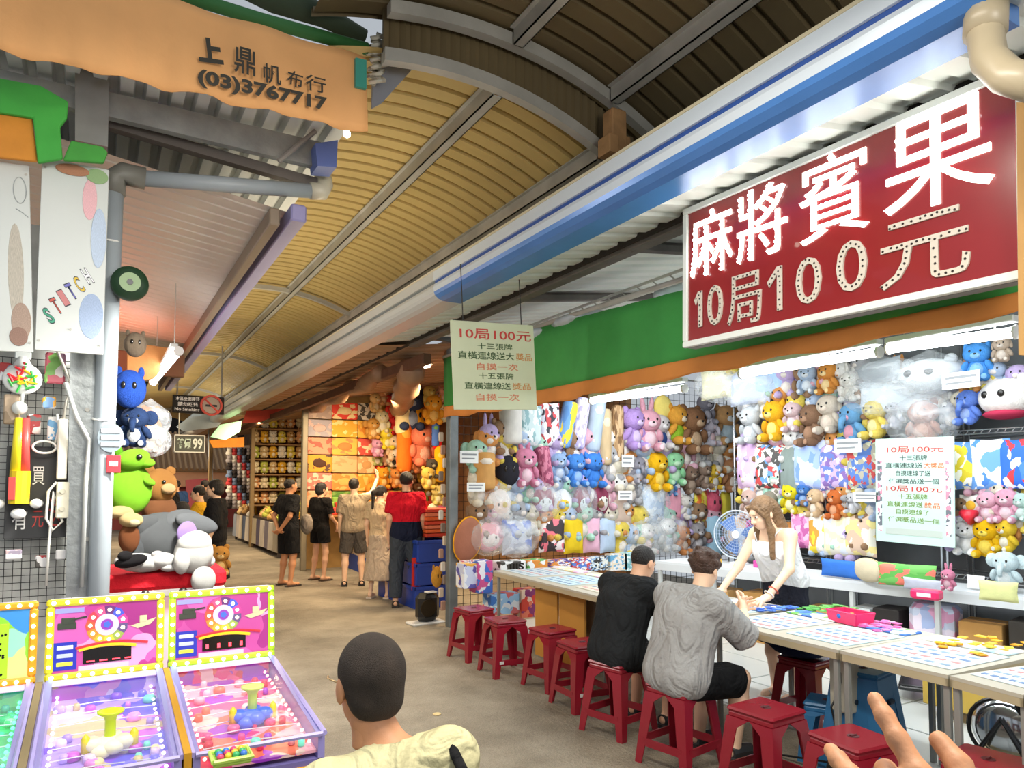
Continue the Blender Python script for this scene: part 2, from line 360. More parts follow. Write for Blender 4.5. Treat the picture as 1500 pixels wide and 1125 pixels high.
def figure(name, label, loc, rz, J=None, cell=.013, hcell=None, skin=None, hair='short', hairm=None, top=None, bottom=None, shoes=None, female=False, scale=1, look=(0, 1, 0), hands=None, handpose=(None, None), glasses=False, collar=None, group=None, thick=1.0, headtilt=0):
    """a person in a local frame that faces +Y: one body surface, garments and hair as children"""
    skin = skin or SKIN; hairm = hairm or HAIR; hcell = hcell or cell*.6
    D = dict(pel=(0, 0, .93), che=(0, 0, 1.26), nek=(0, -.01, 1.44), hed=(0, .03, 1.60), sL=(-.165, 0, 1.39), sR=(.165, 0, 1.39), eL=(-.21, -.03, 1.12), eR=(.21, -.03, 1.12),
             wL=(-.22, .05, .88), wR=(.22, .05, .88), kL=(-.125, .02, .50), kR=(.125, .02, .50), aL=(-.135, -.03, .09), aR=(.135, -.03, .09), fL=(0, 1, 0), fR=(0, 1, 0), hdL=(0, .2, -1), hdR=(0, .2, -1), pmL=(1, 0, 0), pmR=(-1, 0, 0))
    D.update(J or {}); D = {k: V3(*v) for k, v in D.items()}; w = thick*(.92 if female else 1)
    root = empty(name, loc, rz, label, 'person', group); root.scale = (scale,)*3
    side = (D['sR']-D['sL']); side /= np.linalg.norm(side); axis = D['nek']-D['pel']; axis /= np.linalg.norm(axis)
    hipR, hipL = D['pel']+V3(.085, 0, -.03), D['pel']-V3(.085, 0, .03)
    pts = np.array([v for k, v in D.items() if k[:2] not in ('fL', 'fR', 'hd', 'pm')]); lo, hi = pts.min(0)-.2, pts.max(0)+.2; lo[2] = max(lo[2], -.02)
    s = SDF(lo, hi, cell)
    ch, pe, nk = D['che'], D['pel'], D['nek']
    def torso(S, e):
        S.cap(ch-side*.075*w, ch+side*.075*w, .105*w+e, None, .05); wa = (ch+pe)/2
        S.cap(wa-side*.05*w, wa+side*.05*w, .098*w+e, None, .08); S.cap(pe-side*.065*w, pe+side*.065*w, .105*w+e, None, .08)
        S.cap(D['sL']+side*.02, D['sR']-side*.02, .058+e, None, .06); S.cap(ch, nk-axis*.05, .09+e, .06+e, .06)
    if female:
        torso0 = torso
        def torso(S, e):
            torso0(S, e); fw = np.cross(V3(0, 0, 1), side); fw = -fw if fw[1] < 0 else fw
            for e_ in (-1, 1): S.ell(ch+side*.058*e_+fw*.062-axis*.02, (.05+e, .045+e, .05+e), .05)
    torso(s, 0); s.cap(nk-axis*.04, D['hed']-V3(0, .02, .08), .056, .052, .03)
    for a in 'LR':
        s.cap(D['s'+a], D['e'+a], .050*w, .038*w, .04).cap(D['e'+a], D['w'+a], .038*w, .026*w, .02)
        hp = hipR if a == 'R' else hipL
        s.cap(hp, D['k'+a], .088*w, .055*w, .05); m = D['k'+a]*.65+D['a'+a]*.35
        s.cap(D['k'+a], m, .052*w, .055*w, .03).cap(m, D['a'+a], .053*w, .034*w, .03)
        f = D['f'+a]; f = f/np.linalg.norm(f); an = D['a'+a]; s.cap(an-V3(0, 0, .04)-f*.03, an-V3(0, 0, .055)+f*.13, .034, .026, .03).cap(an-V3(0, 0, .055)+f*.1+np.cross(f, V3(0, 0, 1))*.02, an-V3(0, 0, .058)+f*.14, .024, .02, .02)
    parts = [s.net()]
    V, Q = head_net(hcell, female); Rm = rot_to(look)
    if headtilt:
        ct, st_ = math.cos(headtilt), math.sin(headtilt); Rm = Rm@np.array([[ct, 0, st_], [0, 1, 0], [-st_, 0, ct]])
    parts.append((V@Rm.T+D['hed'], Q))
    for i, a in enumerate('LR'):
        kw = dict(h=hands or .006, side=-1 if a == 'R' else 1, curl=.45)
        kw.update(handpose[i] or {})
        V, Q = hand_net(**kw); y = D['hd'+a]/np.linalg.norm(D['hd'+a]); z = -D['pm'+a]; z = z-y*(z@y); z /= np.linalg.norm(z); x = np.cross(y, z)
        parts.append((V@np.stack([x, y, z], 1).T+D['w'+a], Q))
    body = link('body', np_mesh('body', parts, skin), root)
    hm = Matrix(((*Rm[0], D['hed'][0]), (*Rm[1], D['hed'][1]), (*Rm[2], D['hed'][2]), (0, 0, 0, 1)))
    for e in (-1, 1):
        eye = MB().ball((e*.031, .079, .002), (.0135, .0135, .0115), 12, 8).m(1).ball((e*.031, .0885, .002), (.0068, .005, .0068), 8, 6).m(2).tube([(e*.046, .088, .022), (e*.031, .0955, .026), (e*.017, .095, .022)], .003, 5).build('eye', [EYEW, EYEB, hairm], root, True); eye.matrix_basis = hm
    mo = MB().tube([(-.022, .093, -.062), (-.008, .0975, -.061), (.008, .0975, -.061), (.022, .093, -.062)], [.002, .005, .005, .002], 6).build('mouth', LIP, root, True); mo.matrix_basis = hm
    if glasses:
        g = MB()
        for e in (-1, 1): g.tube([(e*.033+.022*math.cos(t), .103, .0+.018*math.sin(t)) for t in np.linspace(0, 6.28, 14)], .0018, 5).tube([(e*.055, .1, .003), (e*.078, .0, .005)], .0018, 5)
        g.tube([(-.011, .104, .003), (.011, .104, .003)], .0018, 5).build('glasses', EYEB, root, True).matrix_basis = hm
    # hair, in the head's own frame
    hs = SDF((-.16, -.26, -.5), (.16, .14, .18), max(.007, cell*.7)); face = [((0, .060, .046), (0, .8, -.6))]
    if hair == 'crop': hs.ell((0, -.016, .034), (.081, .098, .090), .01, face+[((0, 0, -.052), (0, .35, -1))])
    elif hair == 'short': hs.ell((0, -.018, .036), (.086, .102, .097), .01, [((0, .070, .050), (0, .8, -.6)), ((0, 0, -.045), (0, .5, -1))])
    elif hair == 'fluffy':
        hs.ell((0, -.018, .042), (.094, .108, .100), .01, [((0, .078, .045), (0, .8, -.6)), ((0, 0, -.055), (0, .6, -1))])
        for i in range(26):
            t = i*2.4; zz = .03+.1*((i*7) % 10)/10; rr = math.sqrt(max(.0, 1-((zz-.042)/.1)**2)); hs.ell((.085*rr*math.cos(t), -.02+.095*rr*math.sin(t), zz), (.026, .026, .018), .012, [((0, .082, .03), (0, .8, -.6))])
    elif hair == 'bob':
        hs.ell((0, -.018, .036), (.090, .106, .100), .01, [((0, .072, .040), (0, .8, -.6)), ((0, 0, -.07), (0, .2, -1))]).ell((0, -.05, -.03), (.085, .075, .075), .03)
    elif hair == 'pony':
        hs.ell((0, -.018, .036), (.086, .103, .097), .01, [((0, .068, .048), (0, .8, -.6)), ((0, 0, -.05), (0, .5, -1))]); hs.cap((0, -.10, .05), (0, -.15, .0), .032, .036, .03).cap((0, -.15, 0), (0, -.13, -.24), .036, .018, .03)
    elif hair == 'long':
        hs.ell((0, -.016, .036), (.088, .104, .098), .01, [((0, .078, .062), (0, .8, -.6)), ((0, 0, -.06), (0, 0, -1))])
        hs.cap((0, -.07, .0), (0, -.10, -.26), .075, .06, .03)
        for e in (-1, 1): hs.cap((e*.074, .02, .045), (e*.083, .035, -.12), .020, .024, .03).cap((e*.083, .035, -.12), (e*.088, .105, -.31), .026, .020, .03).cap((e*.05, .078, .075), (e*.078, .05, .0), .014, .014, .02)
    if hair != 'none': h_ = link('hair', np_mesh('hair', [hs.net()], hairm), root); h_.matrix_basis = hm
    if top:
        c = top; S = SDF(lo, hi, cell); e = c.get('loose', .018); torso(S, e)
        if c.get('drape'): S.cap(ch-side*.06, pe-side*.07, .095*w+e, .105*w+e, .05).cap(ch+side*.06, pe+side*.07, .095*w+e, .105*w+e, .05)
        for a in 'LR':
            if c.get('sleeve', .6) > 0:
                sh, el, wr = D['s'+a], D['e'+a], D['w'+a]; fr = c.get('sleeve', .6); d = el-sh
                if fr <= 1: q = sh+d*fr; S.cap(sh, sh+d*(fr+.12), .052*w+e, .048*w+e*1.15, .035, [(q, d)])
                else: q = el+(wr-el)*(fr-1); S.cap(sh, el, .056*w+e, .05*w+e, .035).cap(el, wr, .048*w+e, .042*w+e, .03, [(q, wr-el)])
        if c.get('strap'):
            S.cut(ch+axis*.10, axis)
            fw = np.cross(V3(0, 0, 1), side); fw = -fw if fw[1] < 0 else fw
        hemn = c.get('hemn', None); hp = pe-V3(0, 0, c.get('hem', .10)); S.cut(hp, hemn or (0, 0, -1))
        if not c.get('strap'): S.sub(nk+axis*.035, nk+axis*.3, .066); S.cut(nk+axis*(.028+c.get('neckup', 0)), axis)
        link('shirt', np_mesh('shirt', [S.net()], c['m']), root)
        if c.get('strap'):
            q = MB()
            for e2 in (-1, 1): q.tube([ch+side*.075*e2+fw*.1*w+axis*.06, ch+side*.09*e2+fw*.07+axis*.13, D['s'+('R' if e2 > 0 else 'L')]-side*.055*e2+axis*.062, ch+side*.08*e2-fw*.09+axis*.07], .005, 6)
            q.build('strap', c['m'], root, True)
        if c.get('m2'):
            S.f = S.f-.003; S.cut(pe+V3(0, 0, c['z2']), (0, 0, 1)); link('shirt_lower', np_mesh('shirt_lower', [S.net()], c['m2']), root)
    if collar: 
        cc = [nk+axis*.02+side*.062*math.cos(t)+np.cross(axis, side)*.062*math.sin(t) for t in np.linspace(0, 6.28, 18)]; MB().tube(cc, .016, 6).build('collar', collar, root, True)
    if bottom:
        c = bottom; S = SDF(lo, hi, cell); e = c.get('loose', .02); S.cap(pe-side*.065*w, pe+side*.065*w, .105*w+min(e, .012), None, .05)
        if c['kind'] == 'skirt':
            z = c['to']; m_ = (D['aL']+D['aR'])/2; m_[2] = 0; t = (pe[2]-z)/pe[2]; q = pe+(m_-pe)*t; fl = c.get('flare', .17)
            for e2 in (-1, 1): S.cap(pe+side*.05*e2, q+side*.07*e2-V3(0, 0, .1), .11, fl, .06)
            S.cut((0, 0, z), (0, 0, -1))
        else:
            for a in 'LR':
                hp = hipR if a == 'R' else hipL; k_, an = D['k'+a], D['a'+a]; fr = c.get('to', .9)
                if fr <= 1: q = hp+(k_-hp)*fr; S.cap(hp, hp+(k_-hp)*(fr+.15), .094*w+e*.7, .080*w+e*.8, .02, [(q, k_-hp)])
                else: q = k_+(an-k_)*(fr-1); S.cap(hp, k_, .095*w+e, .066*w+e, .05).cap(k_, an, .066*w+e, .056*w+e, .03, [(q, an-k_)])
        S.cut(pe+V3(0, 0, .035), (0, 0, 1)); link({'skirt': 'skirt', 'shorts': 'shorts', 'trousers': 'trousers'}[c['kind']], np_mesh('b', [S.net()], c['m']), root)
    if shoes:
        for a in 'LR':
            f = D['f'+a]/np.linalg.norm(D['f'+a]); an = D['a'+a]; rf = rot_to(f)
            b = MB(); L_ = [(-.045, -.075, 0), (.045, -.075, 0), (.052, .12, 0), (.03, .185, 0), (-.03, .185, 0), (-.052, .12, 0)]
            b.prism(L_, (0, 0, .03))
            if shoes[0] == 'sandal': b.tube([(-.045, .08, .02), (-.02, .1, .062), (.02, .1, .062), (.045, .08, .02)], .007, 6)
            else: b.tube([(0, -.05, .05), (0, .03, .052), (0, .13, .042), (0, .165, .032)], [.045, .05, .045, .028], 10)
            o = b.build('shoe' if shoes[0] != 'sandal' else 'sandal', shoes[1], root, False)
            o.matrix_basis = Matrix(((*rf[0], an[0]), (*rf[1], an[1]), (*rf[2], an[2]-.095), (0, 0, 0, 1)))
    return root
# ---------------------------------------------------------------- soft toys and cushions
MESHC = {}
def cm(key, fn):
    if key not in MESHC: MESHC[key] = fn()
    return MESHC[key]
BLK = mat('15120f', .25)
def bl(c, r, m, rot=None, seg=12, rings=8): return cm(('bl', c, r, m.name, rot and tuple(rot)), lambda: MB().ball(c, r, seg, rings, Euler(rot).to_matrix() if rot else None).mesh('p', m, True))
def sheet_pillow(w, h, t, m, pinch=.06, n=10):
    def f():
        b = MB(); vs = []; fs = []
        for sgn in (-1, 1):
            o = len(vs)
            for i in range(n+1):
                for j in range(n+1):
                    u, v = i/n*2-1, j/n*2-1; e = (1-u**4)*(1-v**4); q = 1-pinch*(1-abs(u*v))*(max(abs(u), abs(v))**3)
                    vs.append((u*w/2*q, sgn*t/2*e**.5, v*h/2*q))
            for i in range(n):
                for j in range(n):
                    a = o+i*(n+1)+j; q = (a, a+n+1, a+n+2, a+1); fs.append(q if sgn < 0 else q[::-1])
        return b.raw(vs, fs).mesh('p', m, True)
    return cm(('pil', w, h, t, m.name, pinch), f)
def bagmesh(seed=0):
    def f():
        r = random.Random(seed); vs, fs = ico(14, 12)
        out = []
        for x, y, z in vs:
            k = 1+.10*math.sin(5*math.atan2(y, x)+seed)*(1-z*z)+.06*r.random(); top = max(0, z-.55)/.45
            out.append((x*.62*k*(1-top*.75), y*.42*k*(1-top*.8), z*.62+top*.10))
        return MB().raw(out, fs).mesh('bag', clear(), True)
    return cm(('bag', seed), f)
EARS = {'bear': [((.2, 0, .40), (.09, .06, .09), None)], 'cat': None, 'bunny': [((.10, 0, .52), (.06, .05, .20), (0, .15, 0))], 'dog': [((.26, -.02, .18), (.07, .07, .17), (0, -.25, 0))],
        'elephant': [((.30, .02, .2), (.16, .05, .17), None)], 'chick': [], 'dino': [], 'sheep': [((.24, 0, .3), (.1, .05, .06), None)]}
def plush(kind, c1, c2, root, scale=1.0, detail=True, dress=None):
    """parts of a sitting soft toy, height about 1, facing -Y, centre at the origin"""
    m1, m2 = fur(c1), fur(c2); P = []
    P.append(('body', bl((0, 0, -.2), (.25, .19, .26), fur(dress) if dress else m1, seg=14, rings=10)))
    P.append(('head', bl((0, -.05, .19), (.29, .23, .245), m1, seg=16, rings=12)))
    if detail and not dress: P.append(('belly', bl((0, -.07, -.2), (.17, .15, .19), m2)))
    P.append(('muzzle', bl((0, -.235, .12), (.11, .07, .075), m2)))
    for e in (-1, 1):
        if kind == 'cat':
            def ear(e=e): return MB().tube([(e*.19, -.02, .30), (e*.21, -.02, .38), (e*.235, -.02, .47)], [.10, .07, .01], 8).mesh('p', m1, True)
            P.append(('ear', cm(('catear', e, c1), ear)))
        for c, r, rt in (EARS.get(kind) or []): P.append(('ear', bl((e*c[0], c[1], c[2]), r, m1, rt and (rt[0], rt[1]*e, rt[2]))))
        P.append(('arm', bl((e*.25, -.08, -.13), (.08, .085, .17), m1, (.5, e*-.45, 0))))
        P.append(('leg', bl((e*.17, -.20, -.38), (.10, .16, .10), m1)))
        if detail: P.append(('foot_pad', bl((e*.17, -.345, -.38), (.062, .02, .062), m2)))
        P.append(('eye', bl((e*.105, -.262, .22), (.026, .018, .03), BLK, seg=8, rings=6)))
    if kind == 'elephant': P.append(('trunk', cm(('trunk', c1), lambda: MB().tube([(0, -.24, .14), (0, -.33, .05), (0, -.36, -.06), (0, -.33, -.14)], [.08, .07, .055, .045], 10).mesh('p', m1, True))))
    elif kind == 'chick': P.append(('beak', cm(('beak',), lambda: MB().tube([(0, -.25, .14), (0, -.36, .13)], [.07, .012], 8).mesh('p', fur('ef9a2a'), True))))
    elif kind == 'dino':
        for k in range(4): P.append(('spike', cm(('spk', k, c2), lambda: MB().tube([(0, .1+.03*k, .38-.13*k), (0, .22+.04*k, .42-.14*k)], [.06, .008], 6).mesh('p', m2, True))))
    else: P.append(('nose', bl((0, -.30, .15), (.03, .02, .022), BLK, seg=8, rings=6)))
    for n_, me in P:
        o = link(n_, me, root); o.scale = (1, 1, 1)
def plush_single(kind, c1, c2):
    """the same toy as one mesh, for copies too far to show their parts"""
    def f():
        m1, m2 = fur(c1), fur(c2); b = MB(); b.ball((0, 0, -.2), (.27, .2, .28), 10, 7).ball((0, -.05, .19), (.3, .24, .26), 10, 8)
        for e in (-1, 1):
            if kind == 'cat': b.tube([(e*.19, -.02, .30), (e*.24, -.02, .47)], [.11, .01], 6)
            for c, r, rt in (EARS.get(kind) or []): b.ball((e*c[0], c[1], c[2]), r, 6, 5)
            b.ball((e*.26, -.08, -.13), (.09, .09, .15), 6, 5).ball((e*.17, -.2, -.38), (.11, .16, .1), 6, 5)
        b.m(1).ball((0, -.235, .12), (.11, .07, .075), 6, 5).ball((0, -.09, -.2), (.17, .13, .19), 8, 6).m(2)
        for e in (-1, 1): b.ball((e*.105, -.27, .22), (.03, .02, .035), 5, 4)
        return b.mesh('toy', [m1, m2, BLK], True)
    return cm(('single', kind, c1, c2), f)
FACE = {'N': 0, 'W': -math.pi/2}      # towards the viewer on the end wall (N) and on the stall's long wall (W)
def toy(kind, p, h, c1, c2, label, face='N', w=None, bag=False, group=None, small=False, yaw=None, tilt=0, name=None, dress=None, seed=0):
    """one toy or cushion of height h centred at p"""
    fz = FACE.get(face, face) if isinstance(face, str) else face; yaw = random.uniform(-.3, .3) if yaw is None else yaw
    names = {'pillow': 'cushion', 'bolster': 'bolster_cushion', 'disc': 'round_cushion', 'ball': 'round_plush', 'flat': 'printed_blanket', 'packet': 'toy_packet'}
    cats = {'pillow': 'cushion', 'bolster': 'cushion', 'disc': 'cushion', 'flat': 'blanket', 'packet': 'packet'}
    nm = name or names.get(kind, {'chick': 'duck', 'dino': 'dinosaur'}.get(kind, kind)+'_plush'); cat = cats.get(kind, 'plush toy')
    if small and kind in EARS:
        o = link(nm, plush_single(kind, c1, c2)); o.location = p; o.rotation_euler = (0, tilt, fz+yaw); o.scale = (h,)*3; return tag(o, label, cat, group)
    r = empty(nm, p, 0, label, cat, group); r.rotation_euler = (0, tilt, fz+yaw); w = w or h
    if kind in EARS: plush(kind, c1, c2, r, dress=dress); r.scale = (h, h, h)
    elif kind == 'pillow' or kind == 'packet':
        m = c1 if not isinstance(c1, str) else fab(c1); link('cover', sheet_pillow(1, 1, .38 if kind == 'pillow' else .2, m), r); r.scale = (w, (w+h)/2*.75, h)
        if c2: link('badge', bl((0, -.13, .05), (.2, .05, .2), fab(c2) if isinstance(c2, str) else c2), r)
    elif kind == 'face':
        link('cover', cm(('fp', c1), lambda: MB().ball((0, 0, 0), (.48, .2, .46), 16, 12).mesh('p', fab(c1), True)), r); link('face_patch', bl((.0, -.06, -.06), (.36, .16, .30), fab(c2), seg=14, rings=10), r)
        for e in (-1, 1): link('eye', bl((e*.14, -.2, -.02), (.035, .02, .05), BLK, seg=8, rings=6), r)
        r.scale = (w, (w+h)/2, h)
    elif kind == 'bolster':
        m = c1 if not isinstance(c1, str) else fab(c1)
        link('cover', cm(('bol', m.name), lambda: MB().lathe([(.02, -.5), (.30, -.485), (.42, -.44), (.44, -.3), (.42, 0), (.44, .3), (.42, .44), (.3, .485), (.02, .5)], seg=12).mesh('p', m, True)), r)
        if c2: link('face_patch', bl((0, -.22, .25), (.3, .26, .14), fab(c2)), r)
        r.scale = (w, w, h)
    elif kind == 'disc':
        m = c1 if not isinstance(c1, str) else fab(c1); link('cover', cm(('dsc', m.name), lambda: MB().ball((0, 0, 0), (.5, .17, .5), 20, 12).mesh('p', m, True)), r)
        link('piping', cm(('ring', c2), lambda: MB().tube([(.49*math.cos(t), 0, .49*math.sin(t)) for t in np.linspace(0, 6.2832, 24)], .035, 6).mesh('p', fab(c2), True)), r); r.scale = (w, (w+h)/2, h)
    elif kind == 'ball':
        link('head', cm(('rb', c1), lambda: MB().ball((0, 0, 0), (.5, .42, .46), 18, 12).mesh('p', fur(c1), True)), r)
        for e in (-1, 1): link('eye', bl((e*.16, -.39, .06), (.07, .04, .09), BLK, seg=8, rings=6), r); link('ear', bl((e*.33, 0, .4), (.1, .08, .14), fur(c1)), r)
        if c2: link('scarf', bl((0, -.03, -.4), (.4, .36, .13), fab(c2)), r)
        r.scale = (w, w, h)
    elif kind == 'flat':
        m = c1 if not isinstance(c1, str) else fab(c1)
        link('cover', cm(('fl', m.name), lambda: MB().rbox(-.5, -.08, -.5, .5, .08, .5, .05).mesh('p', m)), r); r.scale = (w, .5*h, h)
        if c2: link('printed_patch', bl((.0, -.08, 0), (.28, .05, .24), fab(c2)), r)
    if bag: b = link('plastic_bag', bagmesh(seed % 4), r); b.scale = (1.05, 1.3, 1.0)
    return r
# ================================================================ SETTING
def struct(o): return tag(o, kind='structure')
def concrete(h, h2, tiles=0):
    m = mat(h, .7, 0, .8, 38, .12, 1.3, key='c'+h2); nt = m.node_tree; N, L = nt.nodes, nt.links; b = N['Principled BSDF']
    tc = N.new('ShaderNodeTexCoord'); n = N.new('ShaderNodeTexNoise'); n.inputs['Scale'].default_value = .8; n.inputs['Detail'].default_value = 12; n.inputs['Roughness'].default_value = .68; L.new(tc.outputs['Object'], n.inputs['Vector'])
    n2 = N.new('ShaderNodeTexNoise'); n2.inputs['Scale'].default_value = 160; n2.inputs['Detail'].default_value = 2; L.new(tc.outputs['Object'], n2.inputs['Vector'])
    a = N.new('ShaderNodeMath'); a.operation = 'MULTIPLY_ADD'; L.new(n2.outputs[0], a.inputs[0]); a.inputs[1].default_value = .6; L.new(n.outputs[0], a.inputs[2])
    r = N.new('ShaderNodeMapRange'); r.inputs[1].default_value = .62; r.inputs[2].default_value = 1.0; L.new(a.outputs[0], r.inputs[0])
    x = N.new('ShaderNodeMixRGB'); x.inputs[1].default_value = lin(h2); x.inputs[2].default_value = lin(h); L.new(r.outputs[0], x.inputs[0]); L.new(x.outputs[0], b.inputs['Base Color']); return m
struct(MB().box(-7, -4, -.1, 9, 40, 0).build('floor', concrete('a89e8c', '665e50')))
fl = struct(MB().box(4.05, -1, 0, 7.2, 7.5, .012).build('floor', mat('b9bcb8', .4, vary=.08)))
for i in range(8):
    for j in range(5):
        MB().rbox(4.07+.62*j, -.95+1.05*i, .012, 4.67+.62*j, .08+1.05*i, .02, .004).build('tile', mat('c6c9c6', .35, vary=.06, vscale=2), fl)
struct(MB().box(8.1, -1, 0, 8.2, 7.6, 3.8).build('wall_right', mat('6d7175', .7, vary=.2)))
struct(MB().box(7.16, 2.4, 0, 7.2, 6.28, 3.5).build('wall_right', mat('6d7175', .7, vary=.2)))
struct(MB().box(-3.2, 6, 0, -3.1, 34, 4).build('wall_left', mat('6a5648', .8, vary=.3)))
struct(MB().box(-6, 37, 0, 9, 37.2, 9).build('wall_back', mat('1f1c1a', .9)))
struct(MB().box(6.2, 7.7, 0, 6.3, 37, 4.6).build('wall_right', mat('7c5a3a', .8, vary=.3)))
# arched corrugated roof
STEEL = mat('b4b2aa', .5, .15, .15, 25, .2, 4); STEELD = mat('6f6a5c', .5, .4, vary=.25); ROOF = mat('c6ae70', .5, .1, .05, 8, .16, 1.2); ROOF_SHADE = mat('6f6042', .6, .1, .05, 8, .2, 1.2)  # darker roof copy is the same sheet with its shade in the colour
def archz(x, dz=0):
    c, R_, t = (1.8, 2.6, 3.99) if dz > .1 else (1.7, 2.3, 3.965)
    return t-R_+math.sqrt(R_*R_-(x-c)**2)+dz
def arch_sheet(y0, y1, dz, m, x0=.95, x1=3.05, wl=.15, amp=.034):
    xs = np.linspace(x0, x1, 25); ys = []; y = y0; k = 0
    prof = [(0, 0), (.66, 0), (.72, 1), (.90, 1), (.96, 0), (1, 0)]
    while y < y1:
        for f, a in prof[:-1]:
            ys.append((y+f*wl, a*amp))
        y += wl
    vs = []; fs = []; n = len(xs)
    for yy, a in ys:
        for x in xs: vs.append((x, yy, archz(x, dz)+a))
    for i in range(len(ys)-1):
        for j in range(n-1): fs.append((i*n+j, i*n+j+1, (i+1)*n+j+1, (i+1)*n+j))
    return MB().raw(vs, fs).build('ceiling', m)
struct(arch_sheet(3.55, 27, 0, ROOF)); struct(arch_sheet(-2.5, 3.6, .20, ROOF_SHADE, .9, 3.4))
def rib(y, dz, w=.06, h=.07, m=STEEL, label=None, x0=1.25, x1=2.95):
    b = MB(); xs = np.linspace(x0, x1, 22); 
    for i in range(21):
        a0, a1 = archz(xs[i], dz), archz(xs[i+1], dz); b.hexa([(xs[i], y, a0-h), (xs[i+1], y, a1-h), (xs[i+1], y+w, a1-h), (xs[i], y+w, a0-h)], [(xs[i], y, a0), (xs[i+1], y, a1), (xs[i+1], y+w, a1), (xs[i], y+w, a0)])
    o = b.build('roof_rib', m); tag(o, label, 'roof rib'); return o
rib(3.50, -.02, label='curved steel rib carrying the lower arched roof, nearest to the camera')
rib(3.42, .18, label='curved steel rib at the raised roof edge, just above the step in the roof', x1=3.2)
b = MB(); xs = np.linspace(1.25, 3.0, 60)
for i in range(59):
    a = .012 if i % 2 else 0; z0, z1 = archz(xs[i]), archz(xs[i+1]); b.hexa([(xs[i], 3.53+a, z0-.03), (xs[i+1], 3.53-a, z1-.03), (xs[i+1], 3.55-a, z1-.03), (xs[i], 3.55+a, z0-.03)], [(xs[i], 3.53+a, z0+.21), (xs[i+1], 3.53-a, z1+.21), (xs[i+1], 3.55-a, z1+.21), (xs[i], 3.55+a, z0+.21)])
tag(b.build('roof_step_panel', ROOF_SHADE), 'curved corrugated panel closing the step between the two roof arches', 'roof panel')
for i, (y, t) in enumerate(((8.6, 'first thin curved rib beyond the big near rib, over the left canopy end'), (13.5, 'second thin curved rib down the passage roof'), (18.5, 'third thin curved rib down the passage roof'), (24, 'last thin curved rib at the far end of the passage roof'))): rib(y, -.03, .05, .05, STEEL, t)
def purlin(x, dz, y0, y1, label):
    z = archz(x, dz); b = MB(); b.box(x-.035, y0, z-.10, x-.028, y1, z-.005).box(x-.035, y0, z-.10, x+.03, y1, z-.093).box(x+.024, y0, z-.10, x+.03, y1, z-.075).box(x-.06, y0, z-.012, x-.028, y1, z-.005)
    tag(b.build('roof_purlin', STEEL), label, 'purlin')
purlin(1.95, 0, 3.56, 27, 'long steel purlin along the middle of the lit lower arched roof')
purlin(2.69, 0, 3.56, 27, 'long steel purlin low on the arched roof beside the blue gutter')
purlin(2.0, .20, -2.5, 3.4, 'upper steel purlin under the dark raised roof')
purlin(2.68, .20, -2.5, 3.4, 'lower steel purlin under the dark raised roof, above the blue gutter')
# torn timber block at the foot of the near rib
p = on(905, 190, 1, 3.35); s_ = 1/FPX*depth(p); b = MB(); b.rbox(p.x-.055, 3.33, p.z-.14, p.x+.055, 3.43, p.z+.12, .008).rbox(p.x-.10, 3.30, p.z-.17, p.x-.03, 3.42, p.z-.06, .006).rbox(p.x+.04, 3.35, p.z-.10, p.x+.10, 3.42, p.z-.02, .006)
tag(b.build('timber_block', mat('b58a5c', .8, 0, .3, 20, .2, 10)), 'broken timber block at the foot of the near curved roof rib', 'wood block')
# dark strip painted in for the shade of the void between arch and gutter
struct(MB().box(3.0, -2, 3.2, 3.06, 27, 3.5).build('void_shade', mat('2d2823', .9)))
# gutter: blue near, white far
def gutter(y0, y1, cols, label):
    r = empty('rain_gutter', (2.4, y0, 3.11), 0, label, 'gutter')
    def strip(name, pts, m):
        P = [(x-2.4, 0, z-3.11) for x, z in pts]; MB().prism(P, (0, y1-y0, 0)).build(name, m, r)
    strip('gutter_lip', [(2.31, 3.335), (2.36, 3.335), (2.36, 3.350), (2.31, 3.350)], cols[0])
    strip('upper_face', [(2.315, 3.26), (2.36, 3.26), (2.36, 3.335), (2.315, 3.335)], cols[1])
    strip('groove', [(2.33, 3.235), (2.37, 3.235), (2.37, 3.26), (2.33, 3.26)], cols[2])
    strip('middle_face', [(2.325, 3.235), (2.315, 3.21), (2.32, 3.17), (2.56, 3.17), (2.56, 3.235)], cols[1])
    strip('lower_face', [(2.32, 3.17), (2.33, 3.145), (2.36, 3.12), (2.40, 3.105), (2.56, 3.105), (2.56, 3.17)], cols[3])
gutter(1.15, 5.3, (mat('cfc6a8', .5), mat('d2deea', .28, .1), mat('2a4f98', .4), mat('4a80c8', .25, .1, vary=.1)), 'long pale blue painted metal rain gutter above the red illuminated sign')  # pale face colour has the white reflection painted into it
gutter(5.3, 26, (mat('cfc6b0', .5), mat('c0c4c4', .35), mat('6d7478', .4), mat('b4b8b8', .3, vary=.05)), 'white rain gutter continuing the blue one down the passage')
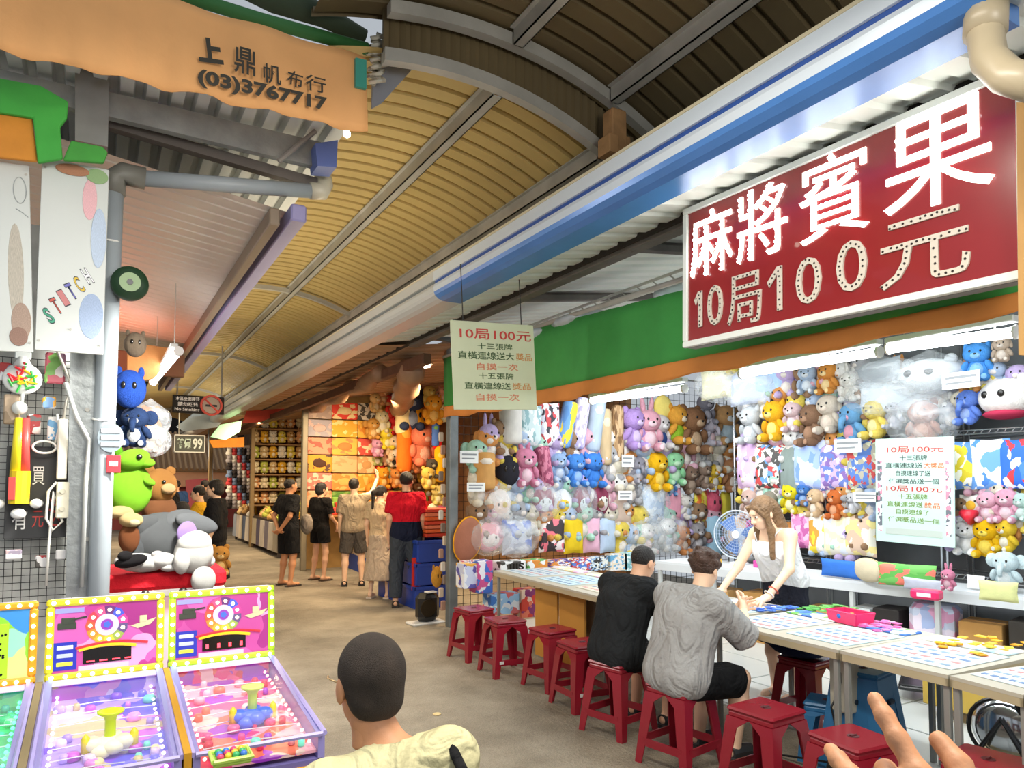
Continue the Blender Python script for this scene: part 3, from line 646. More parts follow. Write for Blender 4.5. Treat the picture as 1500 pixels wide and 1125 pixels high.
# corrugated soffit over the stall
def soffit(name, P, nrib, m, amp=.02):
    """P: four corners A(x0,y0) B(x1,y0) C(x1,y1) D(x0,y1); ribs run from A to B"""
    A, B, C_, D = [Vector(q) for q in P]; vs = []; fs = []; n = (B-A).cross(D-A).normalized(); k = 0
    for i in range(nrib):
        for f, a in ((0, 0), (.55, 0), (.62, 1), (.93, 1)):
            t = (i+f)/nrib; d = n*amp*a; vs += [A.lerp(D, t)+d, B.lerp(C_, t)+d]
    for i in range(len(vs)//2-1): fs.append((2*i, 2*i+1, 2*i+3, 2*i+2))
    return struct(MB().raw(vs, fs).build(name, m))
soffit('ceiling', [(2.42, .2, 3.13), (8.2, .2, 4.1), (8.2, 7.6, 4.1), (2.42, 7.6, 3.13)], 37, mat('d8ddd6', .45, 0, .05, 8, .08, 1.5))
soffit('ceiling', [(2.42, 7.62, 3.13), (6.3, 7.62, 3.6), (6.3, 27, 3.6), (2.42, 27, 3.13)], 60, mat('a98a6c', .6, 0, .05, 8, .15, 1.5))
BEAM = mat('6b6660', .6, .2, .2, 20, .2, 6)
tag(MB().rbox(3.02, .3, 3.17, 3.12, 7.6, 3.28, .008).build('roof_beam', BEAM), 'dark steel beam along the stall front, under the white corrugated eave', 'beam')
tag(MB().rbox(3.2, 7.6, 3.0, 3.3, 24, 3.12, .008).build('roof_beam', mat('6b4a36', .7, 0, .2, 20, .2, 6)), 'brown beam along the front of the warm lit plush stall', 'beam')
for y, t in ((5.2, 'sloping dark truss bar seen above the green awning, nearer the white hanging sign'), (3.7, 'sloping dark truss bar seen above the green awning, nearer the red sign')):
    b = MB().tube([(3.05, y, 3.2), (6.5, y+.3, 3.72)], .04, 6); tag(b.build('truss_bar', BEAM), t, 'truss bar')
b = MB(); b.tube([(3.7, 3.4, 3.12), (3.7, 7.2, 3.12)], .012, 6).tube([(3.7, 3.4, 3.2), (3.7, 7.2, 3.2)], .012, 6)
for i in range(20): b.tube([(3.7, 3.4+.19*i, 3.12), (3.7, 3.5+.19*i, 3.2)], .006, 4)
tag(b.build('lattice_rail', STEEL), 'thin white lattice rail hanging behind the top of the green awning', 'rail')
for i, (x, y, z, s) in enumerate(((3.45, 6.2, 2.93, .35), (3.5, 5.6, 2.97, .42), (3.5, 4.9, 2.98, .35), (3.5, 3.6, 2.95, .35))):
    tag(MB().ball((x, y, z), (.22, s, .07), 16, 8).build('plastic_sheeting', clear('ccd6de', .35, .2), None, True), 'crumpled clear plastic sheeting on top of the awning, %s' % ('by the white hanging sign', 'second from the hanging sign', 'third from the hanging sign', 'beside the red sign')[i], 'plastic sheet')
# ---------------------------------------------------------------- awning valance
GREEN = mat('3d9a46', .75, 0, .25, 12, .12, 2.5); ORANGE = mat('d98a3e', .75, 0, .25, 12, .12, 3)
aw = empty('awning', (3.1, 1.0, 2.24), 0, 'green awning valance with an orange hem along the toy stall front', 'awning')
AP0, APN = Vector((3.1, 1.4, 0)), Vector((7.6-1.4, -(3.5-3.1), 0)).normalized()
def wavy(top, bot, m, name, n=44, off=0):
    vs = []; fs = []
    T = [aP(*q, AP0, APN) for q in top]; B_ = [aP(*q, AP0, APN) for q in bot]
    def interp(L, t):
        t *= len(L)-1; i = min(int(t), len(L)-2); return L[i].lerp(L[i+1], t-i)
    for i in range(n+1):
        t = i/n; a, b_ = interp(T, t), interp(B_, t)
        for j in range(7):
            q = a.lerp(b_, j/6); w = .014*math.sin(i*.9+j*.3)*(j/6) + .006*math.sin(i*2.3); vs.append(q-APN*(w+off)+Vector((0, 0, .012*math.sin(i*1.3)*(j == 6))))
    for i in range(n):
        for j in range(6): a = i*7+j; fs.append((a, a+1, a+8, a+7))
    o = MB().raw(vs, fs).build(name, m, None, True); so = o.modifiers.new('s', 'SOLIDIFY'); so.thickness = .008; localize(o, aw); return o
wavy([(650, 525), (793, 479), (1003, 424), (1500, 250)], [(652, 602), (793, 578), (1003, 533), (1500, 432)], GREEN, 'green_cloth')
wavy([(652, 596), (793, 572), (1003, 528), (1500, 428)], [(655, 612), (797, 593), (1005, 552), (1500, 458)], ORANGE, 'orange_hem', off=.022)
bpy.context.view_layer.update()
MB().tube([aP(650, 523, AP0, APN), aP(1500, 246, AP0, APN)], .02, 8).build('top_pole', STEEL, None, True)
o = bpy.data.objects['top_pole']; localize(o, aw)
# tubes under the awning
def tubelamp(a, b_, label, r=.02):
    a, b_ = Vector(a), Vector(b_); m = (a+b_)/2; R = empty('tube_lamp', m, 0, label, 'lamp'); d = (b_-a)/2
    MB().tube([-d*.97, d*.97], r, 10).build('tube', emis('f4fbff', 14), R, True); n = d.normalized()
    MB().tube([-d, -d*.965], r*1.3, 8).build('end_cap', plastic('e8e8e6'), R); MB().tube([d*.965, d], r*1.3, 8).build('end_cap', plastic('e8e8e6'), R)
    MB().tube([d*.7, d*.7+Vector((0, 0, .62))], .004, 4).build('hanger_wire', STEEL, R); MB().tube([d*-.7, d*-.7+Vector((0, 0, .62))], .004, 4).build('hanger_wire', STEEL, R)
    MB().rbox(-.03, -abs(d.y) if abs(d.y) > .3 else -.03, r+.01, .03, abs(d.y) if abs(d.y) > .3 else .03, r+.04, .005).build('housing', plastic('dddddb'), R) if abs(d.x) < .1 else None
tubelamp(aX(866, 587, 3.62), aX(1004, 569, 3.62), 'glowing white fluorescent tube under the awning, nearest the hanging white sign', .026)
tubelamp(aX(1085, 548, 3.62), aX(1290, 515, 3.62), 'glowing white fluorescent tube under the awning, below the red sign', .026)
tubelamp(aX(1300, 511, 3.62), aX(1490, 486, 3.62), 'glowing white fluorescent tube under the awning, below the yuan character', .026)
# ---------------------------------------------------------------- red LED sign
O = Vector((2.9, 3.07, 2.40)); A = Vector((2.9, 1.30, 2.365)); WID = (A-O).length
sg = MB().rbox(0, 0, -.09, WID, .80, -.012, .01).build('illuminated_sign', mat('7a7d7c', .5)); tag(sg, 'large red sign with white frame, glowing white bulb characters over unlit price characters', 'sign')
frame_at(sg, O, A-O, (0, 0, 1))
MB().box(.03, .03, -.012, WID-.03, .77, 0).build('red_face', mat('8f2226', .22, coat=.4, vary=.08), sg)
b = MB()
for x0, y0, x1, y1 in ((0, 0, WID, .035), (0, .765, WID, .80), (0, .035, .035, .765), (WID-.035, .035, WID, .765)): b.rbox(x0, y0, -.014, x1, y1, .014, .005)
b.build('white_frame', plastic('e6ebe6'), sg)
def inside_pts(me, pitch, maxdist):
    """points on the middle of a letter's strokes"""
    me.calc_loop_triangles(); co = np.array([v.co[:2] for v in me.vertices]); tri = np.array([t.vertices[:] for t in me.loop_triangles]); lo, hi = co.min(0), co.max(0); g = pitch/4
    X, Y = np.meshgrid(np.arange(lo[0], hi[0], g), np.arange(lo[1], hi[1], g), indexing='ij'); P = np.stack([X.ravel(), Y.ravel()], 1); ins = np.zeros(len(P), bool)
    for a, b_, c in tri:
        A_, B_, C_ = co[a], co[b_], co[c]; mn, mx = np.minimum(np.minimum(A_, B_), C_), np.maximum(np.maximum(A_, B_), C_); k = np.where((P >= mn).all(1) & (P <= mx).all(1))[0]
        if not len(k): continue
        Q = P[k]; d = (B_[0]-A_[0])*(C_[1]-A_[1])-(C_[0]-A_[0])*(B_[1]-A_[1])
        if abs(d) < 1e-12: continue
        u = ((Q[:, 0]-A_[0])*(C_[1]-A_[1])-(C_[0]-A_[0])*(Q[:, 1]-A_[1]))/d; v = ((B_[0]-A_[0])*(Q[:, 1]-A_[1])-(Q[:, 0]-A_[0])*(B_[1]-A_[1]))/d; ins[k] |= (u >= 0) & (v >= 0) & (u+v <= 1)
    G = ins.reshape(X.shape); D = np.zeros(G.shape); cur = G.copy(); 
    while cur.any() and D.max() < 40:
        D[cur] += 1; n = np.zeros_like(cur); n[1:-1, 1:-1] = cur[1:-1, 1:-1] & cur[2:, 1:-1] & cur[:-2, 1:-1] & cur[1:-1, 2:] & cur[1:-1, :-2]; cur = n
    order = np.argsort(-D.ravel()+np.random.RandomState(1).rand(D.size)*.3); out = []; dd = D.ravel()
    for i in order:
        if dd[i] < 1.5: break
        p = P[i]
        if all((p[0]-q[0])**2+(p[1]-q[1])**2 > pitch*pitch for q in out): out.append(p)
    return out
def cells(n, x0, x1): return [x0+(x1-x0)*i/n for i in range(n+1)]
LED = emis('fffdf2', 1.6); UNL = mat('d5cdbf', .5)
xs4 = [(.06, .37, .38, .74), (.40, .72, .38, .75), (.79, 1.15, .37, .76), (1.22, 1.66, .37, .76)]
for ch_, (x0, x1, y0, y1) in zip('麻將賓果', xs4):
    t = text(sg, ch_, x0, y0, x1, y1, LED, .004, .0, name='lit_character', ext=.006); tag(t, 'glowing white character')
    pts = inside_pts(t.data, .024, 0); b = MB()
    for p in pts: b.ball((p[0], p[1], .016), .0085, 6, 4)
    bb = b.build('bulb_row', emis('ffffff', 6), t); tag(bb, kind='stuff')
for ch_, (x0, x1, y0, y1) in zip('10局100元', [(.09, .15, .10, .30), (.19, .30, .09, .31), (.335, .56, .06, .325), (.60, .69, .09, .31), (.77, .91, .09, .31), (.99, 1.14, .10, .33), (1.20, 1.57, .07, .345)]):
    if ch_ == '1': a_ = (x1-x0); t = MB().prism([(x1-.03, y0, .004), (x1, y0, .004), (x1, y1, .004), (x1-.03, y1, .004), (x0, y1-a_*.75, .004), (x0+.012, y1-a_*.75-.028, .004), (x1-.03, y1-.04, .004)], (0, 0, .006)).build('unlit_character', UNL, sg)
    else: t = text(sg, ch_, x0, y0, x1, y1, UNL, .004, .0, name='unlit_character', ext=.004)
    b = MB()
    for p in inside_pts(t.data, .021, 0): b.lathe([(.0052, .006), (.0052, .011)], (p[0], p[1], 0), 6)
    tag(b.build('bulb_row', mat('2b2522', .3), t), kind='stuff')
area('sign_glow', O+(A-O)*.5+Vector((-.12, 0, .5)), .3, 3, (1, 1, .96), (-1, 0, -.1), 1.5)
# tan post and drain pipe at the right edge
tag(prism_px('timber_post', [(1489, 150), (1520, 150), (1520, 520), (1492, 520)], 0, 2.86, .06, mat('c79a5c', .7, vary=.15)), 'tan timber post at the right end of the red sign', 'post')
pp = [on(1445, 5, 0, 2.42), on(1443, 50, 0, 2.40), on(1449, 88, 0, 2.38), on(1475, 112, 0, 2.36), on(1530, 128, 0, 2.36)]
r = empty('drain_pipe', pp[0], 0, 'beige plastic drain elbow below the near end of the blue gutter', 'pipe')
MB().tube([q-pp[0] for q in pp], .052, 14).build('pipe', mat('a89c84', .35, vary=.08), r, True); MB().tube([q-pp[0] for q in pp[:2]], .062, 14).build('socket', mat('a89c84', .35), r, True)
# ---------------------------------------------------------------- hanging signs
def board(name, pts, ax, v, thick, m, label, cat='sign'):
    P = [on(x, y, ax, v) for x, y in pts]; tl, tr, br, bl_ = P; w, h = (br-bl_).length, (tl-bl_).length
    o = MB().rbox(0, 0, -thick, w, h, 0, .004).build(name, m); frame_at(o, bl_, br-bl_, tl-bl_); tag(o, label, cat); return o, w, h
GN, RD, OG = mat('3f5a34', .6), mat('c4403c', .6), mat('c98a4a', .6)
hs_, w, h = board('hanging_sign', [(666, 469), (790, 480), (787, 600), (665, 600)], 1, 4.72, .01, mat('cdd4b4', .6, vary=.06), 'pale green hanging sign board with red price heading at the awning end')
MB().tube([(.15*w, h, -.005), (.15*w, h+.42, -.005)], .004, 4).build('hanger_wire', mat('2a2a2a', .5), hs_); MB().tube([(.85*w, h, -.005), (.85*w, h+.42, -.005)], .004, 4).build('hanger_wire', mat('2a2a2a', .5), hs_)
for s_, x0, y0, x1, y1, m in (('10局100元', .10, .80, .96, .92, RD), ('十三張牌', .30, .69, .72, .76, GN), ('直橫連線送大', .07, .57, .74, .66, GN), ('獎品', .76, .57, .96, .66, OG), ('自摸一次', .28, .45, .78, .53, mat('d07f60', .6)), ('十五張牌', .30, .35, .72, .42, GN), ('直橫連線送', .13, .23, .68, .31, GN), ('獎品', .70, .23, .93, .31, OG), ('自摸一次', .26, .10, .78, .18, mat('d07f60', .6))):
    text(hs_, s_, x0*w, y0*h, x1*w, y1*h, m, .002, .01)
pb, w, h = board('price_board', [(1287, 643), (1402, 637), (1399, 803), (1283, 792)], 0, 6.40, .012, mat('c3dfd6', .5, vary=.05), 'large pale mint price board with two red headings on the toy rack')
GB, OR2 = mat('37504a', .6), mat('d9722e', .6); YG = mat('6f8f2c', .6)
for s_, x0, y0, x1, y1, m in (('10局100元', .16, .86, .88, .92, RD), ('十三張牌', .33, .785, .68, .835, GB), ('直橫連線送', .14, .715, .62, .765, GB), ('大獎品', .64, .715, .88, .765, OR2), ('自摸連線了送', .28, .64, .72, .69, GB), ('任選獎品送一個', .18, .565, .82, .615, GB), ('10局100元', .15, .49, .86, .545, RD), ('十五張牌', .31, .42, .68, .47, YG), ('直橫連線送', .16, .345, .62, .395, YG), ('獎品', .64, .345, .83, .395, OR2), ('自摸連線了', .28, .275, .70, .325, YG), ('任選獎品送一個', .17, .20, .82, .25, YG)):
    text(pb, s_, x0*w, y0*h, x1*w, y1*h, m, .002, .008)
for x in (.03, .90): MB().box(x*w, .10*h, 0, (x+.06)*w, .78*h, .002).build('side_strip', printed(['e9eef0', 'd98aa0', '6a6f78', 'e9eef0'], 30), pb)
MB().box(.14*w, .08*h, 0, .86*w, .14*h, .004).build('lower_strip', mat('b9c4bc', .5), pb)
# ---------------------------------------------------------------- post, wire wall and racks of the toy stall
PX0, PY0 = 3.53, 7.57
def at_end(px, py, dy=0): return aY(px, py, 7.5-dy)
tag(MB().rbox(-.055, -.055, 0, .055, .055, 3.2, .008).build('steel_post', mat('7f8688', .5, .5, .2, 20, .25, 5), loc=(3.57, 7.6, 0)), 'grey steel post at the far corner of the toy stall', 'post')
wp = empty('wire_wall_panel', (3.6, 7.6, .15), 0, 'black wire grid wall at the far end of the toy stall, hung with toys', 'wire panel')
WIRE = mat('23211f', .45, .5)
b = MB()
for i in range(46): b.tube([(.02+.096*i, 0, 0), (.02+.096*i, 0, 2.95)], .0035, 4)
for i in range(31): b.tube([(0, -.006, .0+.098*i), (4.4, -.006, .098*i)], .0035, 4)
tag(b.build('wire_grid', WIRE, wp), kind='stuff')
MB().tube([(0, 0, 0), (0, 0, 2.95), (4.4, 0, 2.95), (4.4, 0, 0), (0, 0, 0)], .012, 6).build('frame', STEEL, wp)
CH = mat('b9bdc2', .25, .8)
SHZ = [.82, 1.22, 1.66, 2.10, 2.62]
for k, (y0, y1, t) in enumerate(((5.0, 6.25, 'chrome wire rack by the far corner of the stall, loaded with plush toys'), (3.8, 4.95, 'middle chrome wire rack on the long wall, loaded with plush toys'), (2.5, 3.75, 'chrome wire rack behind the mint price board'))):
    r = empty('wire_rack', (6.7, y0, 0), 0, t, 'rack')
    for x in (0, .42):
        for y in (0, y1-y0): MB().tube([(x, y, 0), (x, y, 3.0)], .013, 8).build('upright', CH, r, True)
    for z in SHZ:
        b = MB()
        for x in (0, .42): b.tube([(x, 0, z), (x, y1-y0, z)], .006, 6).tube([(x, 0, z-.035), (x, y1-y0, z-.035)], .005, 6)
        n = int((y1-y0)/.06)
        for i in range(n): y = (i+.5)*(y1-y0)/n; b.tube([(0, y, z+.004), (.42, y, z+.004)], .003, 4); b.tube([(0, y, z), (0, y+.03, z-.035)], .003, 4)
        b.build('shelf', CH, r)
# ---------------------------------------------------------------- stools
REDP = mat('8c1a2a', .22, vary=.06); 
def stool_parts(m=REDP, H=.46, tw=.145, bw=.185):
    out = []
    b = MB(); b.rbox(-tw, -tw, H-.022, tw, tw, H, .02).rbox(-tw*.95, -tw*.95, H-.055, tw*.95, tw*.95, H-.02, .01); out.append(('seat', b.mesh('seat', m)))
    hole = MB().lathe([(.028, H-.004), (.028, H+.0015)], seg=12).tube([(-.02, 0, H+.002), (.02, 0, H+.002)], .006, 6).mesh('hand_hole', mat('4a0c12', .5)); out.append(('hand_hole', hole))
    for sx in (-1, 1):
        for sy in (-1, 1):
            b = MB(); t = .045; q = .055; T = tw*.97; B_ = bw
            def quad(x0, y0, w1, w2, z): return [(x0, y0, z), (x0-sx*w1, y0, z), (x0-sx*w1, y0-sy*.008, z), (x0-sx*.008, y0-sy*.008, z), (x0-sx*.008, y0-sy*w2, z), (x0, y0-sy*w2, z)]
            lo = quad(sx*B_, sy*B_, .045, .045, 0); mi = quad(sx*(T*.35+B_*.65), sy*(T*.35+B_*.65), .062, .062, H*.35); mi2 = quad(sx*(T*.82+B_*.18), sy*(T*.82+B_*.18), .074, .074, H*.78); hi = quad(sx*T, sy*T, .135, .135, H-.05)
            vs = lo+mi+mi2+hi; fs = []
            for k in range(3):
                for j in range(6): fs.append((k*6+j, k*6+(j+1) % 6, k*6+6+(j+1) % 6, k*6+6+j))
            fs += [(0, 1, 2, 3), (0, 3, 4, 5), (18, 19, 20, 21), (18, 21, 22, 23)]
            b.raw(vs, fs); me = b.mesh('leg', m); bm = bmesh.new(); bm.from_mesh(me); bmesh.ops.recalc_face_normals(bm, faces=bm.faces); bm.to_mesh(me); bm.free(); out.append(('leg', me))
    k = .30; e = tw*k/1+bw*(1-k); z = H*.30
    for ax in (0, 1):
        for s in (-1, 1):
            e = bw-(bw-tw)*.27-.006; b = MB(); lo_, hi_ = (-e+.03, s*e-.005, z-.035), (e-.03, s*e+.005, z+.01)
            if ax: lo_, hi_ = (s*e-.005, -e+.03, z-.035), (s*e+.005, e-.03, z+.01)
            b.box(*lo_, *hi_); out.append(('stretcher', b.mesh('stretcher', m)))
    return out
SP = stool_parts()
STOOLS = [(694, 890, 'dark red plastic stool farthest from the camera, beside the steel post', 6), (740, 906, 'dark red plastic stool second from the steel post', -4), (809, 920, 'dark red plastic stool third from the steel post', 5), (853, 940, 'empty dark red plastic stool just beyond the man in black', -3),
          (905, 966, 'dark red plastic stool under the man in the black shirt', 12), (995, 1000, 'dark red plastic stool under the man in the grey shirt', 10), (1122, 1036, 'empty red plastic stool just in front of the man in grey', 4), (1250, 1078, 'red plastic stool partly behind the raised hand', -6), (1448, 1112, 'red plastic stool at the bottom right corner beside the chrome fan', 8)]
STP = []
for px, py, t, a in STOOLS:
    q = aZ(px, py, .46); STP.append(q); r = empty('plastic_stool', (q.x, q.y, 0), math.radians(a), t, 'stool', 'red plastic stools along the gaming table')
    for n_, me in SP: link(n_, me, r)
    if px in (740, 809, 853): MB().box(-.14, -.192, .12, -.10, -.190, .145).build('sticker', mat('cfd0cc', .5), r)
q = aZ(1168, 964, .46); INST = q; r = empty('plastic_stool', (q.x+.1, q.y, 0), .1, 'dark red plastic stool standing under the table inside the stall', 'stool')
for n_, me in SP: link(n_, me, r)
tag(MB().ball((q.x+.06, q.y, .575), (.25, .23, .115), 16, 10).build('folded_cloth', fab('1d2440'), None, True), 'dark navy cloth bundled on the stool under the table', 'cloth')
BLU = mat('2f6f9f', .4, vary=.05); SB = stool_parts(BLU, .58, .13, .19)
q = aZ(1256, 985, .56); r = empty('plastic_stool', (q.x+.05, q.y, 0), .2, 'tall blue plastic stool with solid sides under the table', 'stool')
for n_, me in SB: link(n_, me, r)
for s, ax in ((-1, 0), (1, 0), (-1, 1), (1, 1)):
    b = MB(); lo = [(-.17, -.17*1, .06), (.17, -.17, .06), (.17, -.165, .06), (-.17, -.165, .06)]; hi = [(-.125, -.128, .55), (.125, -.128, .55), (.125, -.122, .55), (-.125, -.122, .55)]
    o = b.hexa(lo, hi).build('side_panel', BLU, r); o.rotation_euler = (0, 0, {(-1, 0): 0, (1, 0): math.pi, (-1, 1): math.pi/2, (1, 1): -math.pi/2}[(s, ax)])
    o = MB().tube([(-.03, -.145, .42), (.03, -.145, .42)], .014, 8).build('hand_hole', mat('12283a', .6), r); o.rotation_euler = (0, 0, {(-1, 0): 0, (1, 0): math.pi, (-1, 1): math.pi/2, (1, 1): -math.pi/2}[(s, ax)])
SB2 = stool_parts(BLU, .34, .12, .15); q = aZ(1212, 1030, .32); r = empty('plastic_stool', (q.x, q.y, 0), .5, 'low blue plastic stool in front of the tall blue one', 'stool')
for n_, me in SB2: link(n_, me, r)
# ---------------------------------------------------------------- gaming tables
TAB = mat('bdb8a8', .4, vary=.05); TEDGE = mat('b9ab8a', .6, vary=.1); TLEG = mat('9a9a94', .5, .4)
FX = [(722, 836), (890, 877), (1042, 909), (1229, 953), (1390, 990), (1500, 1019)]
front = [aZ(*p, .75) for p in FX]; front.append(front[-1]+Vector((-.05, -.9, 0)))
names = ['first gaming table at the far end, by the cardboard panels', 'gaming table in front of the man in black', 'gaming table where the woman in white leans', 'gaming table with the pink basket near its far edge', 'gaming table with yellow cards, above the yellow carton', 'nearest gaming table at the right edge']
short = ['table by the cardboard panels', 'table in front of the man in black', 'table where the woman leans', 'table with the pink basket', 'table with heaped yellow cards', 'nearest table at the right edge']
mats_ = [['e9edf0', 'd7e6c4', 'f0d9a8', 'e3b8d6'], ['e9edf0', 'b8cdea', 'f2e3c4', 'd6e6ea'], ['4f86d8', '6fae55', 'cfe0ef', '3f6fc4'], ['cfe6f2', 'e9edf0', 'b9dce8', 'a6c6dd'], ['dfe9f2', 'e9edf0', 'cfe0ef', 'f2e0a8'], ['dfe9f2', 'c4d2ee', 'e9edf0', 'b0b8e6']]
for i in range(6):
    a, b_ = front[i], front[i+1]; d = (b_-a); n = Vector((-d.y, d.x, 0)).normalized(); wd = .86; g = d.normalized()*.006
    P = [a+g, b_-g, b_-g+n*wd, a+g+n*wd]; c = sum(P, Vector())/4; c.z = 0; P = [q-c for q in P]
    r = empty('gaming_table', c, 0, 'long pale '+names[i], 'table', 'gaming tables in a row')
    MB().prism([Vector((q.x, q.y, .735)) for q in P], (0, 0, .017)).build('tabletop', TAB, r)
    for k in range(4):
        u, v = P[k], P[(k+1) % 4]; e = (v-u).normalized(); nn = Vector((-e.y, e.x, 0)); cc = -nn if nn.dot(u) > 0 else nn; th = cc*.012
        MB().prism([Vector((u.x, u.y, .70)), Vector((v.x, v.y, .70)), Vector((v.x+th.x, v.y+th.y, .70)), Vector((u.x+th.x, u.y+th.y, .70))], (0, 0, .036)).build('apron', TEDGE, r)
    for k in range(4): q = P[k]*.93; MB().rbox(q.x-.014, q.y-.014, 0, q.x+.014, q.y+.014, .72, .003).build('leg', TLEG, r)
    # play sheets
    L = d.length; ns = max(1, round(L/.62)); un = d.normalized()
    for s in range(ns):
        o = a+un*(L*(s+.08)/ns)+n*.10; w_, h_ = L/ns*.84, .50; sh = MB().rbox(0, 0, 0, w_, h_, .004, .002).build('play_sheet', mat(('c6d2d8', 'bdd4de', 'd2ccbc')[s % 3], .45)); frame_at(sh, Vector((o.x, o.y, .753)), un, n)
        tag(sh, 'pale printed play sheet on the %s, %s' % (short[i], ('far half', 'middle', 'near part')[s if ns > 1 else 1]), 'play sheet', 'play sheets on the tables')
        b = MB()
        for gx in range(6):
            for gy in range(5): b.m((gx*3+gy*5+s+i) % 3).box(w_*(.06+.15*gx), h_*(.10+.17*gy), .004, w_*(.15+.15*gx), h_*(.155+.17*gy), .0055)
        tag(b.build('printed_squares', [mat('7f9cb8', .5), mat('5d7fae', .5), mat('c98a8a', .5)], sh), kind='stuff')
        pr = MB().rbox(0, 0, 0, w_*.95, .16, .010, .004).build('card_pile', printed(mats_[i]+['f4f6f6'], 14, .5, seed=i*3+s)); oo = o+n*.53; frame_at(pr, Vector((oo.x, oo.y, .753)), un, n)
        tag(pr, '%s cards spread on the %s, %s' % (('pastel green', 'pale blue', 'blue and green', 'sky blue', 'white and yellow', 'lilac')[i], short[i], ('far half', 'middle', 'near part')[s if ns > 1 else 1]), 'cards', 'card piles on the tables')
def rnd_pile(px, py, z, r, cols, label, n=26, name='card_pile'):
    q = aZ(px, py, z); b = MB(); rr = random.Random(px)
    for k in range(n):
        x, y, a = rr.uniform(-1, 1)*r, rr.uniform(-1, 1)*r*.6, rr.random()*3; ca, sa = math.cos(a)*.03, math.sin(a)*.03; zz = rr.random()*.012
        b.m(k % len(cols)).prism([(x-ca, y-sa, zz), (x+sa, y-ca, zz), (x+ca, y+sa, zz), (x-sa, y+ca, zz)], (0, 0, .006))
    tag(b.build(name, [mat(c, .5) for c in cols], loc=(q.x, q.y, z)), label, 'cards')
rnd_pile(1215, 893, .757, .20, ['58a850', '6fbf5a', '4a8f48'], 'heap of green cards beside the woman\'s hand')
rnd_pile(1290, 918, .757, .16, ['e070b0', 'e88cc4', 'c94f98'], 'heap of pink cards in front of the pink basket')
rnd_pile(1440, 946, .757, .26, ['f0b81e', 'f4c83a', 'd99c10'], 'heap of yellow cards on the table at the right')
rnd_pile(1130, 892, .757, .16, ['3f6fd0', '5585dd', '2f58b8'], 'heap of blue cards under the woman\'s hand')
def basket(px, py, z, w, d, h, col, label):
    q = aZ(px, py, z); r = empty('plastic_basket', (q.x, q.y, z), 1.4, label, 'basket'); m = plastic(col)
    MB().box(-w*.45, -d*.45, 0, w*.45, d*.45, .006).build('base', m, r)
    for k, (x, y, rot) in enumerate(((0, -1, 0), (0, 1, 0), (-1, 0, 1), (1, 0, 1))):
        a = w if not rot else d; c = (d if not rot else w)/2; s = y if not rot else x
        lo = [(-a*.45, s*c*.9-.003, 0), (a*.45, s*c*.9-.003, 0), (a*.45, s*c*.9+.003, 0), (-a*.45, s*c*.9+.003, 0)]; hi = [(-a*.5, s*c-.003, h), (a*.5, s*c-.003, h), (a*.5, s*c+.003, h), (-a*.5, s*c+.003, h)]
        if rot: lo = [(y_, x_, z_) for x_, y_, z_ in lo][::-1]; hi = [(y_, x_, z_) for x_, y_, z_ in hi][::-1]
        MB().hexa(lo, hi).build('side', m, r)
    MB().tube([(-w/2, -d/2, h), (w/2, -d/2, h), (w/2, d/2, h), (-w/2, d/2, h), (-w/2, -d/2, h)], .006, 6).build('rim', m, r)
    return q
q = basket(1246, 912, .757, .24, .15, .07, 'e0306a', 'pink plastic basket of red tokens on the gaming table')
for k, (c, cn) in enumerate((('d8402c', 'bright red'), ('f0ece0', 'ivory'), ('e8a020', 'amber'), ('b02c3c', 'dark red'), ('2f6fd0', 'blue'), ('c8ccd0', 'grey'))): tag(MB().ball((q.x-.06+.03*(k % 4), q.y-.05+.02*k, .80), .02, 8, 6).build('token', plastic(c), None, True), cn+' round token heaped in the pink basket', 'token', 'tokens in the pink basket')
# panels and boxes at the far end of the tables
CARD = mat('b98a4c', .85, 0, .15, 30, .10, 4); CARDL = mat('cfa468', .85, 0, .15, 30, .1, 4)
def cbox(name, a, b_, label, m=CARD, cat='box', flaps=True):
    r = empty(name, ((a[0]+b_[0])/2, (a[1]+b_[1])/2, a[2]), 0, label, cat); hx, hy, hz = abs(b_[0]-a[0])/2, abs(b_[1]-a[1])/2, b_[2]-a[2]
    MB().rbox(-hx, -hy, 0, hx, hy, hz, .006).build('carton', m, r); 
    if flaps: MB().box(-hx, -.025, hz, hx, .025, hz+.002).box(-hx-.002, -.025, hz-.06, -hx, .025, hz).build('packing_tape', mat('a87a3e', .3), r)
    return r
for k, (x0, x1) in enumerate(((784, 816), (819, 856))):
    a = aZ(x0, 915, 0)
    P = [aX(x0, 862+k*6, 3.62), aX(x1, 868+k*8, 3.62), aX(x1, 935, 3.62), aX(x0, 930, 3.62)]
    P[2].z = P[3].z = .03
    tag(MB().prism(P, (.02, 0, 0)).build('cardboard_panel', mat('c98f3c', .8, vary=.08)), ('yellow-brown cardboard panel under the table, nearer the steel post', 'yellow-brown cardboard panel under the table, nearer the man in black')[k], 'panel')
tag(MB().rbox(3.75, 5.1, 0, 4.15, 5.3, .68, .01).build('support_board', mat('7a6a58', .8)), 'dark brown board under the table beside the cardboard panels', 'board')
